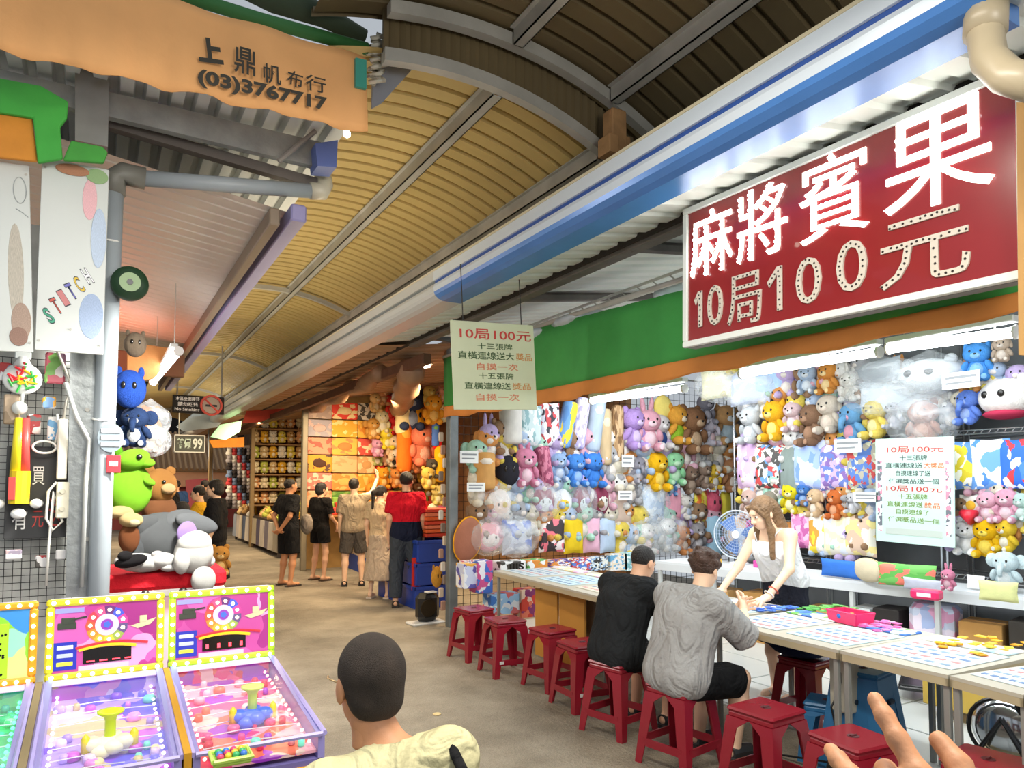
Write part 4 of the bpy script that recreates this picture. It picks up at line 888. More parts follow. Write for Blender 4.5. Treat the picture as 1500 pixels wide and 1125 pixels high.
for k, (x0, x1, y0, y1, c, t) in enumerate(((719, 761, 868, 902, ['3f78c8', '9fc8ea', 'e9edf2', 'd86a6a'], 'blue printed toy carton on the ground under the end of the tables'), (762, 786, 862, 905, ['d8402c', 'e87a5a', 'f0d0b8', '8a2f6a'], 'red printed toy carton beside the blue one'), (676, 706, 824, 862, ['5f58a8', 'c8d0ea', 'e0a83a', 'e9edf2'], 'purple and white toy box at the foot of the steel post'), (694, 716, 820, 868, ['3f68c0', 'e6e6ee', 'c84f8a'], 'tall blue and pink toy packet leaning by the post'), (726, 762, 820, 840, ['e8eaec', '44403c', 'e8eaec'], 'white box with black letters on the table end'), (764, 792, 818, 838, ['e8eaec', '5fa858', 'd88a3a'], 'white box with green and orange label on the table end'))):
    p0, p1 = aY(x0, y1, 6.9), aY(x1, y0, 6.9); o = MB().rbox(p0.x, 6.9-.03*k, p0.z, p1.x, 7.1-.03*k, p1.z, .004).build('toy_box', printed(c, 12, .5, seed=k)); tag(o, t, 'box')
    if k == 4: fr_ = empty('text_area', (p0.x, 6.9-.03*k-.002, p0.z)); fr_.parent = o; fr_.rotation_euler = (math.pi/2, 0, 0); text(fr_, 'JIIS', .08, .02, (p1.x-p0.x)*.92, (p1.z-p0.z)*.85, BLK, .002, .03)
# ---------------------------------------------------------------- rear counter
ra, rb = aZ(960, 822, .75), aZ(1500, 876, .75); d = (rb-ra); rb = ra+d*1.25; n = Vector((-d.y, d.x, 0)).normalized()
if n.x < 0: n = -n
rc = empty('display_counter', (ra+rb)/2-Vector((0, 0, .75)), 0, 'long white display counter along the back of the toy stall', 'counter'); o0 = rc.location
def rq(t, w, z): q = ra+(rb-ra)*t+n*w-o0; return Vector((q.x, q.y, z))
MB().prism([rq(0, 0, .73), rq(1, 0, .73), rq(1, .55, .73), rq(0, .55, .73)], (0, 0, .025)).build('countertop', mat('dfe4e8', .35, vary=.04), rc)
MB().prism([rq(0, 0, .655), rq(1, 0, .655), rq(1, .012, .655), rq(0, .012, .655)], (0, 0, .075)).build('front_panel', mat('d5d9dc', .35, vary=.05), rc)
for t in (0.01, .17, .34, .50, .66, .83, .98): q = rq(t, .03, 0); MB().rbox(q.x-.02, q.y-.02, 0, q.x+.02, q.y+.02, .66, .004).build('leg', mat('c4c8c8', .5), rc)
rz_ = math.atan2(d.y, d.x)
def under(t0, t1, z0, z1, m, label, dep=.3, name='carton', w0=.08, z2=None):
    a, b_ = ra+(rb-ra)*t0+n*w0, ra+(rb-ra)*t1+n*w0; L = (b_-a).length; r = empty(name, ((a+b_)/2+n*dep/2).to_2d().to_3d(), rz_, label, 'box' if name != 'plastic_bag' else 'bag'); r.location.z = z0
    MB().rbox(-L/2, -dep/2, 0, L/2, dep/2, z1-z0, .006 if name != 'plastic_bag' else .05).build('shell', m, r)
    if name == 'carton': MB().box(-L/2+.01, -.03, z1-z0, L/2-.01, .03, z1-z0+.002).build('packing_tape', mat('a87a3e', .3), r)
under(.10, .20, 0, .50, CARDL, 'brown carton under the rear counter behind the man in grey')
under(.24, .32, 0, .52, CARD, 'brown carton under the rear counter beside the woman in white')
under(.39, .47, 0, .45, CARDL, 'flat brown carton under the rear counter, nearer the woman')
under(.49, .53, .0, .50, mat('d8dcdc', .5), 'white box standing under the rear counter', name='storage_box')
under(.535, .585, 0, .52, mat('26211f', .6), 'black box under the rear counter', name='storage_box')
under(.60, .68, .1, .60, printed(['c9d3ea', 'e3a8cc', 'a8b8e0', 'e9dff0'], 9, .4), 'pastel pink and blue plastic bag stuffed under the rear counter', name='plastic_bag')
under(.69, .76, 0, .50, CARD, 'open brown carton under the rear counter, nearer the right edge')
under(.77, .88, 0, .55, mat('3a352f', .7), 'dark crate under the right end of the rear counter', name='storage_box')
for px, py, w_, t in ((1352, 872, .2, 'pink plastic case lying on the edge of the rear counter'),):
    q = aZ(px, py+6, .757); o = MB().rbox(-w_/2, -.06, 0, w_/2, .06, .07, .015).build('plastic_case', plastic('e0306a'), loc=(q.x+.05, q.y, .757)); o.rotation_euler = (0, 0, rz_); tag(o, t, 'case'); MB().rbox(-.05, -.062, .02, .05, -.058, .05, .003).build('label_patch', plastic('f2dfe8'), o)
# table fan
q = aZ(1078, 826, .757); q = q+Vector((.05, 0, 0)); r = empty('desk_fan', (q.x, q.y, .757), -math.pi/2+.35, 'round blue and white desk fan on the rear counter behind the woman', 'fan')
MB().lathe([(.10, 0), (.10, .015), (.03, .03), (.02, .08)], seg=20).build('base', plastic('e3e8ec'), r)
MB().tube([(.26*math.cos(t), -.05, .32+.26*math.sin(t)) for t in np.linspace(0, 6.2832, 40)], .008, 6).build('cage_rim', plastic('c8d4e2'), r)
b = MB()
for k in range(1, 8): b.tube([(.033*k*math.cos(t), -.07+.001*k, .32+.033*k*math.sin(t)) for t in np.linspace(0, 6.2832, 30)], .0028, 4)
for k in range(36): t = k*math.pi/18; b.tube([(.03*math.cos(t), -.075, .32+.03*math.sin(t)), (.26*math.cos(t), -.05, .32+.26*math.sin(t))], .0022, 4)
tag(b.build('cage_wires', plastic('a9bcd8'), r), kind='stuff')
for k in range(3):
    t = k*2.094; P = [(.03*math.cos(t), -.02, .32+.03*math.sin(t)), (.22*math.cos(t-.3), -.01, .32+.22*math.sin(t-.3)), (.23*math.cos(t+.5), -.04, .32+.23*math.sin(t+.5)), (.12*math.cos(t+.7), -.045, .32+.12*math.sin(t+.7))]; MB().prism(P, (0, .005, 0)).build('blade', mat('5f86c8', .3), r)
MB().lathe([(.045, -.085), (.04, -.095), (.01, -.10)], (0, 0, .32), 14, 'y').build('hub', plastic('eef2f4'), r); MB().lathe([(.07, .03), (.06, .12), (.03, .14)], (0, 0, .32), 14, 'y').tube([(0, .06, .28), (0, .02, .08)], .02, 8).build('motor_housing', plastic('dfe5ea'), r)
# things under the front table
cb = aZ(1400, 1035, 0); 
q = aZ(1405, 1040, .10); cbox('carton', (q.x-.05, q.y-.22, .10), (q.x+.3, q.y+.22, .32), 'yellow printed carton on the stall floor under the near table', mat('cfae4e', .7, vary=.1))
q = aZ(1345, 1000, .15); r = empty('black_tray', (q.x+.1, q.y+.1, .10), .5, 'black plastic tray under the table behind the steel leg', 'tray'); MB().rbox(-.22, -.09, 0, .22, .09, .03, .01).build('base', plastic('1b1c1f'), r); MB().tube([(-.21, -.08, .035), (.21, -.08, .035), (.21, .08, .035), (-.21, .08, .035), (-.21, -.08, .035)], .008, 6).build('rim', plastic('1b1c1f'), r)
q = aX(1230, 1000, 3.62); r = empty('switch_box', (3.66, q.y, .36), 0, 'grey electrical box on the table leg beside the tall blue stool', 'box'); MB().rbox(-.05, -.06, 0, .05, .06, .30, .008).build('case', mat('b9b4a2', .5), r)
MB().rbox(-.056, -.02, .16, -.05, .02, .22, .002).build('switch', mat('2b2b2b', .4), r); MB().tube([(-.055, 0, .1), (-.09, .02, .03), (-.07, 0, -.12), (-.09, .05, -.28), (-.1, .4, -.345)], .006, 6).build('cable', mat('1d1d1d', .5), r)
# floor fan of chrome and black at bottom right
q = aZ(1455, 1075, .25); r = empty('floor_fan', (q.x+.25, q.y+.05, 0), .2, 'chrome and black floor fan on the ground at the lower right', 'fan')
CHR = mat('c9ccd0', .12, .95)
for k, (y, z, rr) in enumerate(((.0, .22, .17), (-.18, .40, .11))):
    MB().lathe([(.02, -.09), (rr*.7, -.085), (rr, -.04), (rr, .04), (rr*.8, .09)], (0, y, z), 24, 'x').build('drum', CHR, r, True)
    MB().tube([(-.06, y+rr*1.06*math.cos(t), z+rr*1.06*math.sin(t)) for t in np.linspace(0, 6.2832, 26)], .012, 6).build('rim', plastic('141416'), r)
MB().tube([(-.12, .16, .02), (-.12, .0, .30), (-.12, -.15, .05)], .016, 8).tube([(.12, .16, .02), (.12, .0, .30), (.12, -.15, .05)], .016, 8).build('stand', plastic('1a1a1c'), r)
MB().rbox(-.16, -.22, 0, .16, .22, .03, .01).build('base', mat('cdb98a', .5), r)
# black heater by the post
q = aZ(630, 915, 0); r = empty('floor_heater', (q.x, q.y+.1, 0), .1, 'small black box heater on a white base beside the steel post', 'heater')
MB().rbox(-.22, -.10, 0, .20, .12, .025, .01).build('base', plastic('e6e6e2'), r); MB().rbox(-.13, -.085, .025, .15, .10, .36, .06).build('case', plastic('17181a', .25), r); MB().lathe([(.10, -.10), (.10, -.085)], (-.03, 0, .19), 20, 'y').build('grille', mat('3a2f20', .4, .6), r); MB().rbox(-.04, -.09, .36, .09, .0, .375, .004).build('label_patch', plastic('d8dad8'), r)
for i, (px, py, t) in enumerate(((728, 993, 'small yellow scrap on the ground in front of the stools'), (640, 1047, 'tiny pale scrap on the concrete ahead of the seated man'))):
    q = aZ(px, py, 0); tag(MB().lathe([(.028, .001), (.03, .008), (.008, .014)], (q.x, q.y, 0), 9).build('paper_scrap', mat('d9c08a', .7)), t, 'scrap')
# ================================================================ LEFT STALL
GAL = mat('9a9f9f', .45, .45, .3, 18, .22, 7); PIPE = mat('9ba4aa', .4, 0, .1, 10, .12, 3); PIPED = mat('6f6f68', .5)
YL = 4.3
a = aY(163, 262, YL); k = depth(a)/FPX
r = empty('corner_pipe', (a.x, YL, 0), 0, 'grey plastic drain pipe at the left stall corner, turning right under the canopy', 'pipe')
zt = aY(168, 252, YL).z; p2 = aY(462, 281, YL); rr = 14*k
MB().tube([(-.012, 0, 0), (0, 0, 1.6), (.01, 0, zt-.08)], rr, 16).build('upright_pipe', PIPE, r, True)
MB().tube([(.01, 0, zt-.12), (.015, 0, zt-.03), (.05, 0, zt), (.16, 0, zt-.005)], rr*1.15, 16).build('elbow', PIPED, r, True)
MB().tube([(.15, 0, zt-.005), (p2.x-a.x-.02, 0, p2.z)], rr*.86, 14).build('cross_pipe', PIPE, r, True)
MB().tube([(p2.x-a.x-.03, 0, p2.z), (p2.x-a.x+.04, 0, p2.z+.01), (p2.x-a.x+.06, .02, p2.z+.06), (p2.x-a.x+.05, .03, p2.z+.13)], rr*1.02, 14).build('outlet_elbow', mat('c9c3ae', .4), r, True)
for z_ in (1.96, 2.9): MB().tube([(rr*1.05*math.cos(t), rr*1.05*math.sin(t), z_+.01*math.sin(t)) for t in np.linspace(0, 6.2832, 16)], .005, 5).build('wire_tie', mat('e8e8e4', .5), r)
def yprism(name, pts, y, th, m, label, cat, parent=None): o = prism_px(name, pts, 1, y, th, m, parent); return tag(o, label, cat) if label else o
yprism('steel_column', [(103, 516), (148, 516), (143, 875), (96, 875)], 4.32, .12, GAL, 'dented galvanised steel column beside the grey corner pipe', 'column')
for i, yy in enumerate((600, 700, 790)): 
    q = aY(128, yy, 4.31); tag(MB().lathe([(.012, -.006), (.012, .006)], (q.x, 4.315, q.z), 6, 'y').build('bolt', STEEL), 'hexagonal bolt on the galvanised column, %s' % ('upper one', 'middle one', 'lower one')[i], 'bolt')
# printed vinyl boards
PV = mat('ccd1cd', .45, 0, .1, 6, .05, 2)
for i, (x0, x1) in enumerate(((-60, 49), (51, 152))):
    P = [(x0, 228), (x1, 240), (x1-1 if i else x1, 520 if i else 516), (x0, 512)]; P3 = [on(x, y, 1, 4.12) for x, y in P]; w, h = (P3[2]-P3[3]).length, (P3[0]-P3[3]).length
    o = MB().rbox(0, 0, -.01, w, h, 0, .003).build('printed_board', PV); frame_at(o, P3[3], P3[2]-P3[3], P3[0]-P3[3]); tag(o, ('white vinyl board with pale grey line art at the left edge', 'white vinyl board with coloured lettering beside the grey pipe')[i], 'board')
    b = MB()
    for (u, v) in ((.05, .05), (.95, .05), (.05, .95), (.95, .95), (.5, .12)): b.lathe([(.006, 0), (.006, .004)], (u*w, v*h, 0), 6)
    b.build('screws', STEEL, o)
    if i:
        for ch_, u, v, c in zip('STITCH', (.18, .28, .38, .49, .60, .72), (.18, .235, .28, .32, .36, .41), ('3f9a7a', 'c2584a', 'c27a7a', '6f6fb8', 'd2b23a', 'e6e6ea')):
            text(o, ch_, (u-.05)*w, (v-.045)*h, (u+.05)*w, (v+.045)*h, mat('30353f', .6), .001, .05, rot=.55); text(o, ch_, (u-.045)*w, (v-.04)*h, (u+.045)*w, (v+.04)*h, mat(c, .6), .0022, .01, rot=.55)
        for zi, (u, v, ru, rv, c) in enumerate(((.80, .20, .22, .12, '9fb2d0'), (.72, .82, .13, .11, 'e6b4ba'), (.86, .62, .14, .16, 'b9c9de'), (.92, .95, .2, .04, '8fae7a'), (.45, .96, .3, .03, 'b07a5a'))):
            MB().lathe([(1, 0), (.97, .0012)], seg=24).build('printed_shape', mat(c, .6, vary=.15, vscale=12), o).matrix_basis = Matrix.LocRotScale((u*w if u+ru*1 < 1 else (1-ru*.9)*w, v*h if v+rv < 1 else (1-rv)*h, .0015*zi), None, (ru*w*.85, rv*h, 1))
    else:
        for zi, (u, v, ru, rv, c) in enumerate(((.78, .42, .11, .26, 'b9b2a4'), (.84, .16, .14, .10, 'a89080'), (.80, .08, .13, .05, '8f6f60'))):
            MB().lathe([(1, 0), (.97, .0012)], seg=24).build('printed_shape', mat(c, .6, vary=.25, vscale=12), o).matrix_basis = Matrix.LocRotScale((u*w, v*h, .0015*zi), None, (ru*w, rv*h, 1))
        b = MB().tube([(w*(.86+.09*math.cos(t)), h*(.86+.07*math.sin(t)), .002) for t in np.linspace(0, 6.28, 24)], .002, 4).tube([(w*.80, h*.76, .002), (w*.9, h*.74, .002), (w*.97, h*.72, .002)], .002, 4); b.build('line_drawing', mat('9aa0a0', .6), o)
# wire grid with toys
yg = 4.42
r = empty('wire_grid_panel', aY(50, 870, yg), 0, 'black wire grid panel at the left edge, hung with small toys', 'wire panel'); r0 = r.location
A_, B_ = aY(-90, 516, yg), aY(104, 900, yg); b = MB(); nx = int((B_.x-A_.x)/.035)
for i in range(nx+1): x = A_.x+(B_.x-A_.x)*i/nx-r0.x; b.tube([(x, 0, B_.z-r0.z), (x, 0, A_.z-r0.z)], .0022, 4)
nz = int((A_.z-B_.z)/.035)
for i in range(nz+1): z = B_.z+(A_.z-B_.z)*i/nz-r0.z; b.tube([(A_.x-r0.x, -.004, z), (B_.x-r0.x, -.004, z)], .0022, 4)
tag(b.build('wire_grid', WIRE, r), kind='stuff')
struct(MB().box(A_.x-.3, yg+.12, 0, B_.x+.1, yg+.16, 3.0).build('wall_front', mat('c9cac4', .7, vary=.2, vscale=7)))
def L(px, py, dy=0): return aY(px, py, yg-.03-dy)
# chalkboard
q0, q1 = L(5, 790), L(101, 655); bd = MB().rbox(0, 0, -.012, q1.x-q0.x, q1.z-q0.z, 0, .004).build('chalkboard', mat('3a3b3c', .7, vary=.15)); frame_at(bd, q0, (1, 0, 0), (0, 0, 1)); tag(bd, 'dark chalkboard with white and red handwriting behind the hanging toys', 'board'); w, h = q1.x-q0.x, q1.z-q0.z
WHC, RDC = mat('e8e8e4', .8), mat('c0453f', .8)
text(bd, '有', .12*w, .10*h, .36*w, .32*h, WHC, .002, .005); text(bd, '元', .44*w, .12*h, .62*w, .30*h, RDC, .002); text(bd, '買', .42*w, .58*h, .62*w, .78*h, WHC, .002); text(bd, '送', .70*w, .12*h, .90*w, .44*h, RDC, .002)
# toys on the grid
def ring(b, c, R_, r_, n=24, flat=1): return b.tube([(c[0]+R_*math.cos(t), c[1], c[2]+R_*flat*math.sin(t)) for t in np.linspace(0, 6.2832, n)], r_, 6)
q = L(33, 552, .03); r = empty('bag_of_stars', q, 0, 'round clear bag of red, yellow and green sticks on the left grid', 'toy packet')
MB().ball((0, 0, -.01), (.085, .03, .08), 18, 12).tube([(0, 0, .05), (0, 0, .10)], [.045, .02], 10).build('plastic_bag', mat('eef0ec', .4), r, True); MB().rbox(-.035, -.012, .09, .035, .0, .125, .004).build('header_card', plastic('e6ecea'), r)
rr_ = random.Random(3)
for k in range(26):
    a = rr_.random()*6.28; d_ = rr_.random()*.06; x, z = d_*math.cos(a), d_*math.sin(a)-.01; e = rr_.random()*3; MB().tube([(x-.02*math.cos(e), -.032, z-.02*math.sin(e)), (x+.02*math.cos(e), -.034, z+.02*math.sin(e))], .006, 6).build('stick', plastic(('d8323a', '3fae4a', 'f0c02a')[k % 3]), r)
tag(MB().rbox(-.045, -.02, -.08, .045, 0, .08, .01).build('toy_packet', printed(['f0e6e4', 'd86a7a', '8fc86a', 'e8b0d0'], 18, .4), loc=L(81, 540)), 'pink and green printed toy packet at the top right of the grid', 'toy packet')
q = L(30, 660, .04); r = empty('toy_hammer', q, 0, 'yellow and red striped toy hammer hanging in front of the chalkboard', 'toy hammer')
z1, z2 = L(0, 612).z-q.z, L(0, 690).z-q.z; z3 = L(0, 738).z-q.z
MB().tube([(-.012, 0, z2), (-.008, 0, z1)], [.030, .020], 10).build('yellow_handle_half', plastic('f0dc2a'), r, True); MB().tube([(.020, -.004, z2), (.018, -.004, z1)], [.024, .018], 10).build('red_handle_half', plastic('e8504a'), r, True)
MB().tube([(0, 0, z3), (.003, 0, z2)], .045, 12).build('yellow_box', mat('ecc81e', .4), r); MB().rbox(-.042, -.048, z3+.02, -.012, -.044, z2-.03, .002).build('red_print', mat('c0453f', .5), r)
for x, z, s in ((-.085, z3+.0, .03), (.075, z3+.0, .03), (.0, z3-.05, .034)): MB().ball((x, 0, z), (s, s*.8, s*.8), 10, 8).build('bell', plastic('eef0ee'), r, True)
MB().ball((-.01, 0, z1+.05), (.035, .03, .035), 10, 8).tube([(0, 0, z1+.07), (0, 0, z1+.12)], .008, 6).build('top_bow', clear('e8ece8', .3), r, True)
q = L(65, 655, .05); r = empty('white_cable_coil', q, 0, 'looped white cable hanging on the grid', 'cable')
ring(MB(), (0, 0, 0), .05, .006, flat=.6).tube([(.045, 0, .02), (.06, 0, .10), (.05, 0, .17)], .006, 6).build('loop', plastic('e6e4da'), r, True)
q = L(92, 640, .06); r = empty('power_strip', q, 0, 'cream power strip with hanging white cords beside the steel column', 'power strip')
z = lambda py: L(0, py).z-q.z
MB().rbox(-.022, -.02, z(702), .022, .02, z(612), .006).build('adapter_bar', plastic('ddd9c8'), r); MB().rbox(-.02, -.018, z(760), .035, .02, z(706), .006).build('socket_block', plastic('e2ddc6'), r)
for zz in (z(720), z(746)): MB().lathe([(.012, -.025), (.012, -.018)], (.008, 0, zz), 12, 'y').build('socket', mat('b9b4a0', .5), r)
MB().tube([(0, 0, z(612)), (.01, 0, z(585)), (.035, 0, z(562)), (-.05, .0, z(500)), (-.13, .02, z(420))], .007, 6).build('upper_cord', mat('b9b6aa', .5), r, True)
MB().tube([(-.02, 0, z(706)), (-.055, 0, z(720)), (-.06, 0, z(760)), (-.03, 0, z(778)), (.01, 0, z(765)), (-.03, 0, z(720)), (-.045, 0, z(800)), (-.05, 0, z(860))], .007, 6).build('cord_loop', plastic('e6e3d8'), r, True)
q = aY(120, 645, 4.27); MB_ = MB().tube([aY(96, 560, 4.27), aY(112, 610, 4.27), aY(131, 645, 4.27), aY(126, 700, 4.27), aY(120, 860, 4.27)], .010, 8); tag(MB_.build('white_cable', plastic('c9ccc8'), None, True), 'white cord running down the face of the galvanised column', 'cord')
for px, py, w_, h_, c, t in ((18, 600, .07, .15, ['b09a80', '8f7a60', 'b09a80'], 'tan paper packet at the left edge of the grid'), (72, 590, .06, .06, ['f0b040', '7fa8d8', 'e8e8e4'], 'orange and blue small packet in the middle of the grid'), (78, 628, .05, .12, ['e8e6e0', '6fa8d0', 'c8585a'], 'narrow white and red packet next to the power strip'), (50, 622, .06, .10, ['8a3030', 'c9c0b8', '5a5a58'], 'dark red packet behind the toy hammer'), (8, 545, .05, .09, ['7fa8c8', 'e6e8ea', 'c84848'], 'blue and white packet at the upper left corner'),
                         (20, 812, .07, .05, ['9a8fa0', 'e4e2e0', 'c0a8a8'], 'grey and pink packet low on the grid'), (62, 822, .06, .06, ['e4e2e0', 'b03030', '5a5650'], 'white packet with red print low on the grid'), (90, 812, .05, .05, ['c9c0a0', 'e4e2e0', '9a9a70'], 'beige packet low on the grid beside the column')):
    q = L(px, py, .0); w_ *= 1; o = MB().rbox(-w_/2, -.02, -h_/2, w_/2, 0, h_/2, .006).build('toy_packet', printed(c, 22, .4, seed=px), loc=q); tag(o, t, 'toy packet', 'small toy packets on the left grid')
# stickers on the pipe
q = aY(162, 642, YL); r = MB().lathe([(.075, -.003), (.075, 0)], seg=24, axis='y').build('round_sticker', mat('7f8c94', .5), loc=(q.x, YL-rr-.004, q.z)); tag(r, 'round grey sticker with white bars on the corner pipe', 'sticker'); r.scale = (.8, 1, 1)
for z_ in (-.035, .0, .035): MB().rbox(-.055, -.007, z_-.011, .055, -.003, z_+.011, .002).build('white_bar', plastic('e6eaec'), r)
q = aY(166, 680, YL); o = MB().rbox(-.032, -.004, -.045, .032, 0, .045, .012).build('red_sticker', mat('c82f3a', .4), loc=(q.x, YL-rr-.003, q.z)); tag(o, 'small red square sticker on the corner pipe', 'sticker'); MB().rbox(-.02, -.006, -.012, .02, -.004, .014, .003).build('white_mark', plastic('f2dcdc'), o)
q = aY(190, 416, 4.2); r = empty('cable_reel', q, 0, 'dark green round spool tied to the corner pipe', 'spool'); MB().lathe([(.02, -.04), (.085, -.035), (.09, .0), (.085, .03)], seg=22, axis='y').build('spool', mat('1f3a24', .4), r, True); MB().lathe([(.05, -.045), (.045, -.035)], seg=18, axis='y').build('hub', mat('7f9a6a', .4), r); MB().lathe([(.015, -.05), (.015, -.04)], seg=12, axis='y').build('axle', BLK, r)
# canopy structure
yprism('front_channel', [(-20, 96), (113, 128), (113, 160), (-20, 125)], 4.15, .05, GAL, 'galvanised channel on the left of the clamp plate, under the orange banner', 'beam')
yprism('front_channel', [(158, 134), (470, 208), (490, 245), (460, 243), (158, 170)], 4.15, .05, GAL, 'galvanised channel running right from the clamp plate under the orange banner', 'beam')
yprism('clamp_plate', [(110, 98), (160, 112), (158, 215), (110, 205)], 4.08, .12, mat('8a8d8b', .45, .4, .15, 12, .15, 5), 'folded grey steel clamp plate above the corner pipe', 'plate')
yprism('edge_angle', [(160, 172), (470, 262), (462, 274), (160, 186)], 4.3, .06, mat('6a625c', .6), 'dark angle bar sloping under the galvanised channel', 'bar')
tag(MB().tube([aY(462, 192, 4.1), aY(408, 236, 4.12)], .014, 8).build('brace_rod', mat('8a8580', .5)), 'short diagonal rod at the right end of the galvanised channel', 'rod')
tag(prism_px('blue_bracket', [(462, 210), (495, 205), (493, 245), (465, 243)], 1, 4.05, .15, mat('5f73b4', .5)), 'blue bracket at the corner of the left canopy', 'bracket')
rf = empty('canopy_roof_sheet', aY(240, 120, 4.0), 0, 'grey corrugated roof sheet edge under the orange banner', 'roof sheet'); q0, q1 = aY(-40, 60, 4.0), aY(520, 190, 4.0); vs = []; fs = []; n_ = 15
for i in range(n_):
    for f, a in ((0, 0), (.5, 0), (.6, 1), (.9, 1)):
        t = (i+f)/n_; p = q0.lerp(q1, t)+Vector((0, 0, .05*a)); vs += [p-rf.location, p+Vector((0, 9.5, -.0))-rf.location]
for i in range(len(vs)//2-1): fs.append((2*i, 2*i+1, 2*i+3, 2*i+2))
o = MB().raw(vs, fs).build('sheet', mat('d0d4d4', .5, .0), rf); so = o.modifiers.new('s', 'SOLIDIFY'); so.thickness = .006
zR, zL = 3.16, 3.36
soffit('ceiling', [(-1.6, 4.35, 3.62), (1.0, 4.35, 3.24), (1.0, 13, 3.24), (-1.6, 13, 3.62)], 58, mat('d9d0c6', .5, 0, .04, 6, .05, 1), -.006)
tag(MB().rbox(.94, 4.2, 3.15, 1.03, 13, 3.25, .01).build('canopy_fascia', mat('8d88b4', .4, vary=.06)), 'long pale purple edge beam of the left canopy running down the passage', 'beam')
tag(MB().rbox(.84, 4.3, 3.14, .90, 13, 3.24, .008).build('canopy_inner_beam', mat('8a7a68', .6, vary=.1)), 'brown beam just inside the purple canopy edge', 'beam')
# orange banner, green roll
bn = [(-60, -95), (265, -2), (536, 84), (538, 193), (515, 190), (268, 126), (120, 100), (-60, 60)]
P3 = [on(x, y, 1, 3.55) for x, y in ((-60, 60), (538, 195), (536, 84), (-60, -95))]
o3 = P3[0]; u3 = P3[1]-P3[0]; w3 = u3.length
bo = MB(); vs = []; fs = []; NX, NY = 48, 9
up = Vector((0, 0, 1)); nn = Vector((0, -1, 0))
for i in range(NX+1):
    t = i/NX; a, b_ = P3[0].lerp(P3[1], t), P3[3].lerp(P3[2], t)
    for j in range(NY+1):
        s = j/NY; q = a.lerp(b_, s); vs.append(q+nn*(.012*math.sin(i*.55+s*2)+.006*math.sin(i*1.7)*(1-s))+Vector((0, 0, .010*math.sin(i*.8)*(j == 0))))
for i in range(NX):
    for j in range(NY): a = i*(NY+1)+j; fs.append((a, a+NY+1, a+NY+2, a+1))
ban = empty('orange_banner', P3[0], 0, 'orange canvas banner with black lettering and a phone number, upper left', 'banner')
o = MB().raw([v-P3[0] for v in vs], fs).build('cloth', mat('efb070', .8, 0, .3, 10, .10, 2.5), ban, True); so = o.modifiers.new('s', 'SOLIDIFY'); so.thickness = .006
tx = bpy.data.objects.new('print_area', None)
def bt(body, x0, y0, x1, y1, x2, y2, bold=.0):
    """lettering from pixel corner (x0,y0) bottom left to (x1,y1) bottom right, (x2,y2) top left"""
    A, B, C_ = [on(x, y, 1, 3.52) for x, y in ((x0, y0), (x1, y1), (x2, y2))]
    t = text(ban, body, 0, 0, (B-A).length, (C_-A).length, mat('3a362c', .7), 0, bold)
    u = (B-A).normalized(); v = (C_-A); v = (v-u*v.dot(u)).normalized(); n_ = u.cross(v); A = A-P3[0]
    t.matrix_basis = Matrix(((u.x, v.x, n_.x, A.x), (u.y, v.y, n_.y, A.y), (u.z, v.z, n_.z, A.z), (0, 0, 0, 1)))
bt('上', 292, 90, 328, 95, 294, 54, .05); bt('鼎', 343, 105, 374, 113, 345, 66, .012); bt('帆', 386, 120, 412, 126, 388, 92, .01); bt('布', 420, 124, 443, 131, 422, 101, .01); bt('行', 448, 131, 478, 138, 450, 108, .01)
bt('(03)3767717', 290, 127, 480, 168, 292, 100, .04)
q = on(530, 110, 1, 3.52); tag(prism_px('green_patch', [(521, 84), (537, 88), (537, 130), (521, 126)], 1, 3.515, .02, mat('3f9a88', .6)), 'small teal patch at the upper right corner of the orange banner', 'patch')
tag(MB().tube([on(225, -20, 1, 3.62), on(380, 28, 1, 3.62), on(538, 72, 1, 3.62)], .032, 10).build('green_roll', mat('2f6a34', .7, 0, .3, 10), None, True), 'rolled green tarpaulin along the top of the orange banner', 'tarp')
g = MB(); g.tube([on(330, -30, 1, 3.75), on(400, -2, 1, 3.75), on(470, 22, 1, 3.75), on(535, 55, 1, 3.75)], [.05, .07, .06, .04], 9); tag(g.build('dark_tarpaulin', mat('34412e', .85, 0, .4, 9), None, True), 'dark crumpled tarpaulin above the green roll', 'tarp')
tag(prism_px('valley_flashing', [(548, 60), (598, 58), (630, 72), (560, 150), (545, 158)], 1, 3.7, .02, mat('9aa0ae', .4, .3, vary=.1)), 'bent grey metal flashing at the right end of the orange banner', 'flashing')
g = MB(); rr_ = random.Random(8)
g.tube([on(552+14*math.sin(k*1.9), 50+k*3.2, 1, 3.62+.02*math.cos(k*1.9)) for k in range(24)], .012, 7)
tag(g.build('rope_knot', mat('c9c4b4', .8, 0, .5, 40), None, True), 'frayed white rope knot tied at the end of the green roll', 'rope')
q = on(508, 196, 1, 3.7); tag(MB().ball(q, .02, 10, 8).build('small_bulb', emis('fff6e0', 12), None, True), 'small glowing bulb under the right corner of the orange banner', 'bulb')
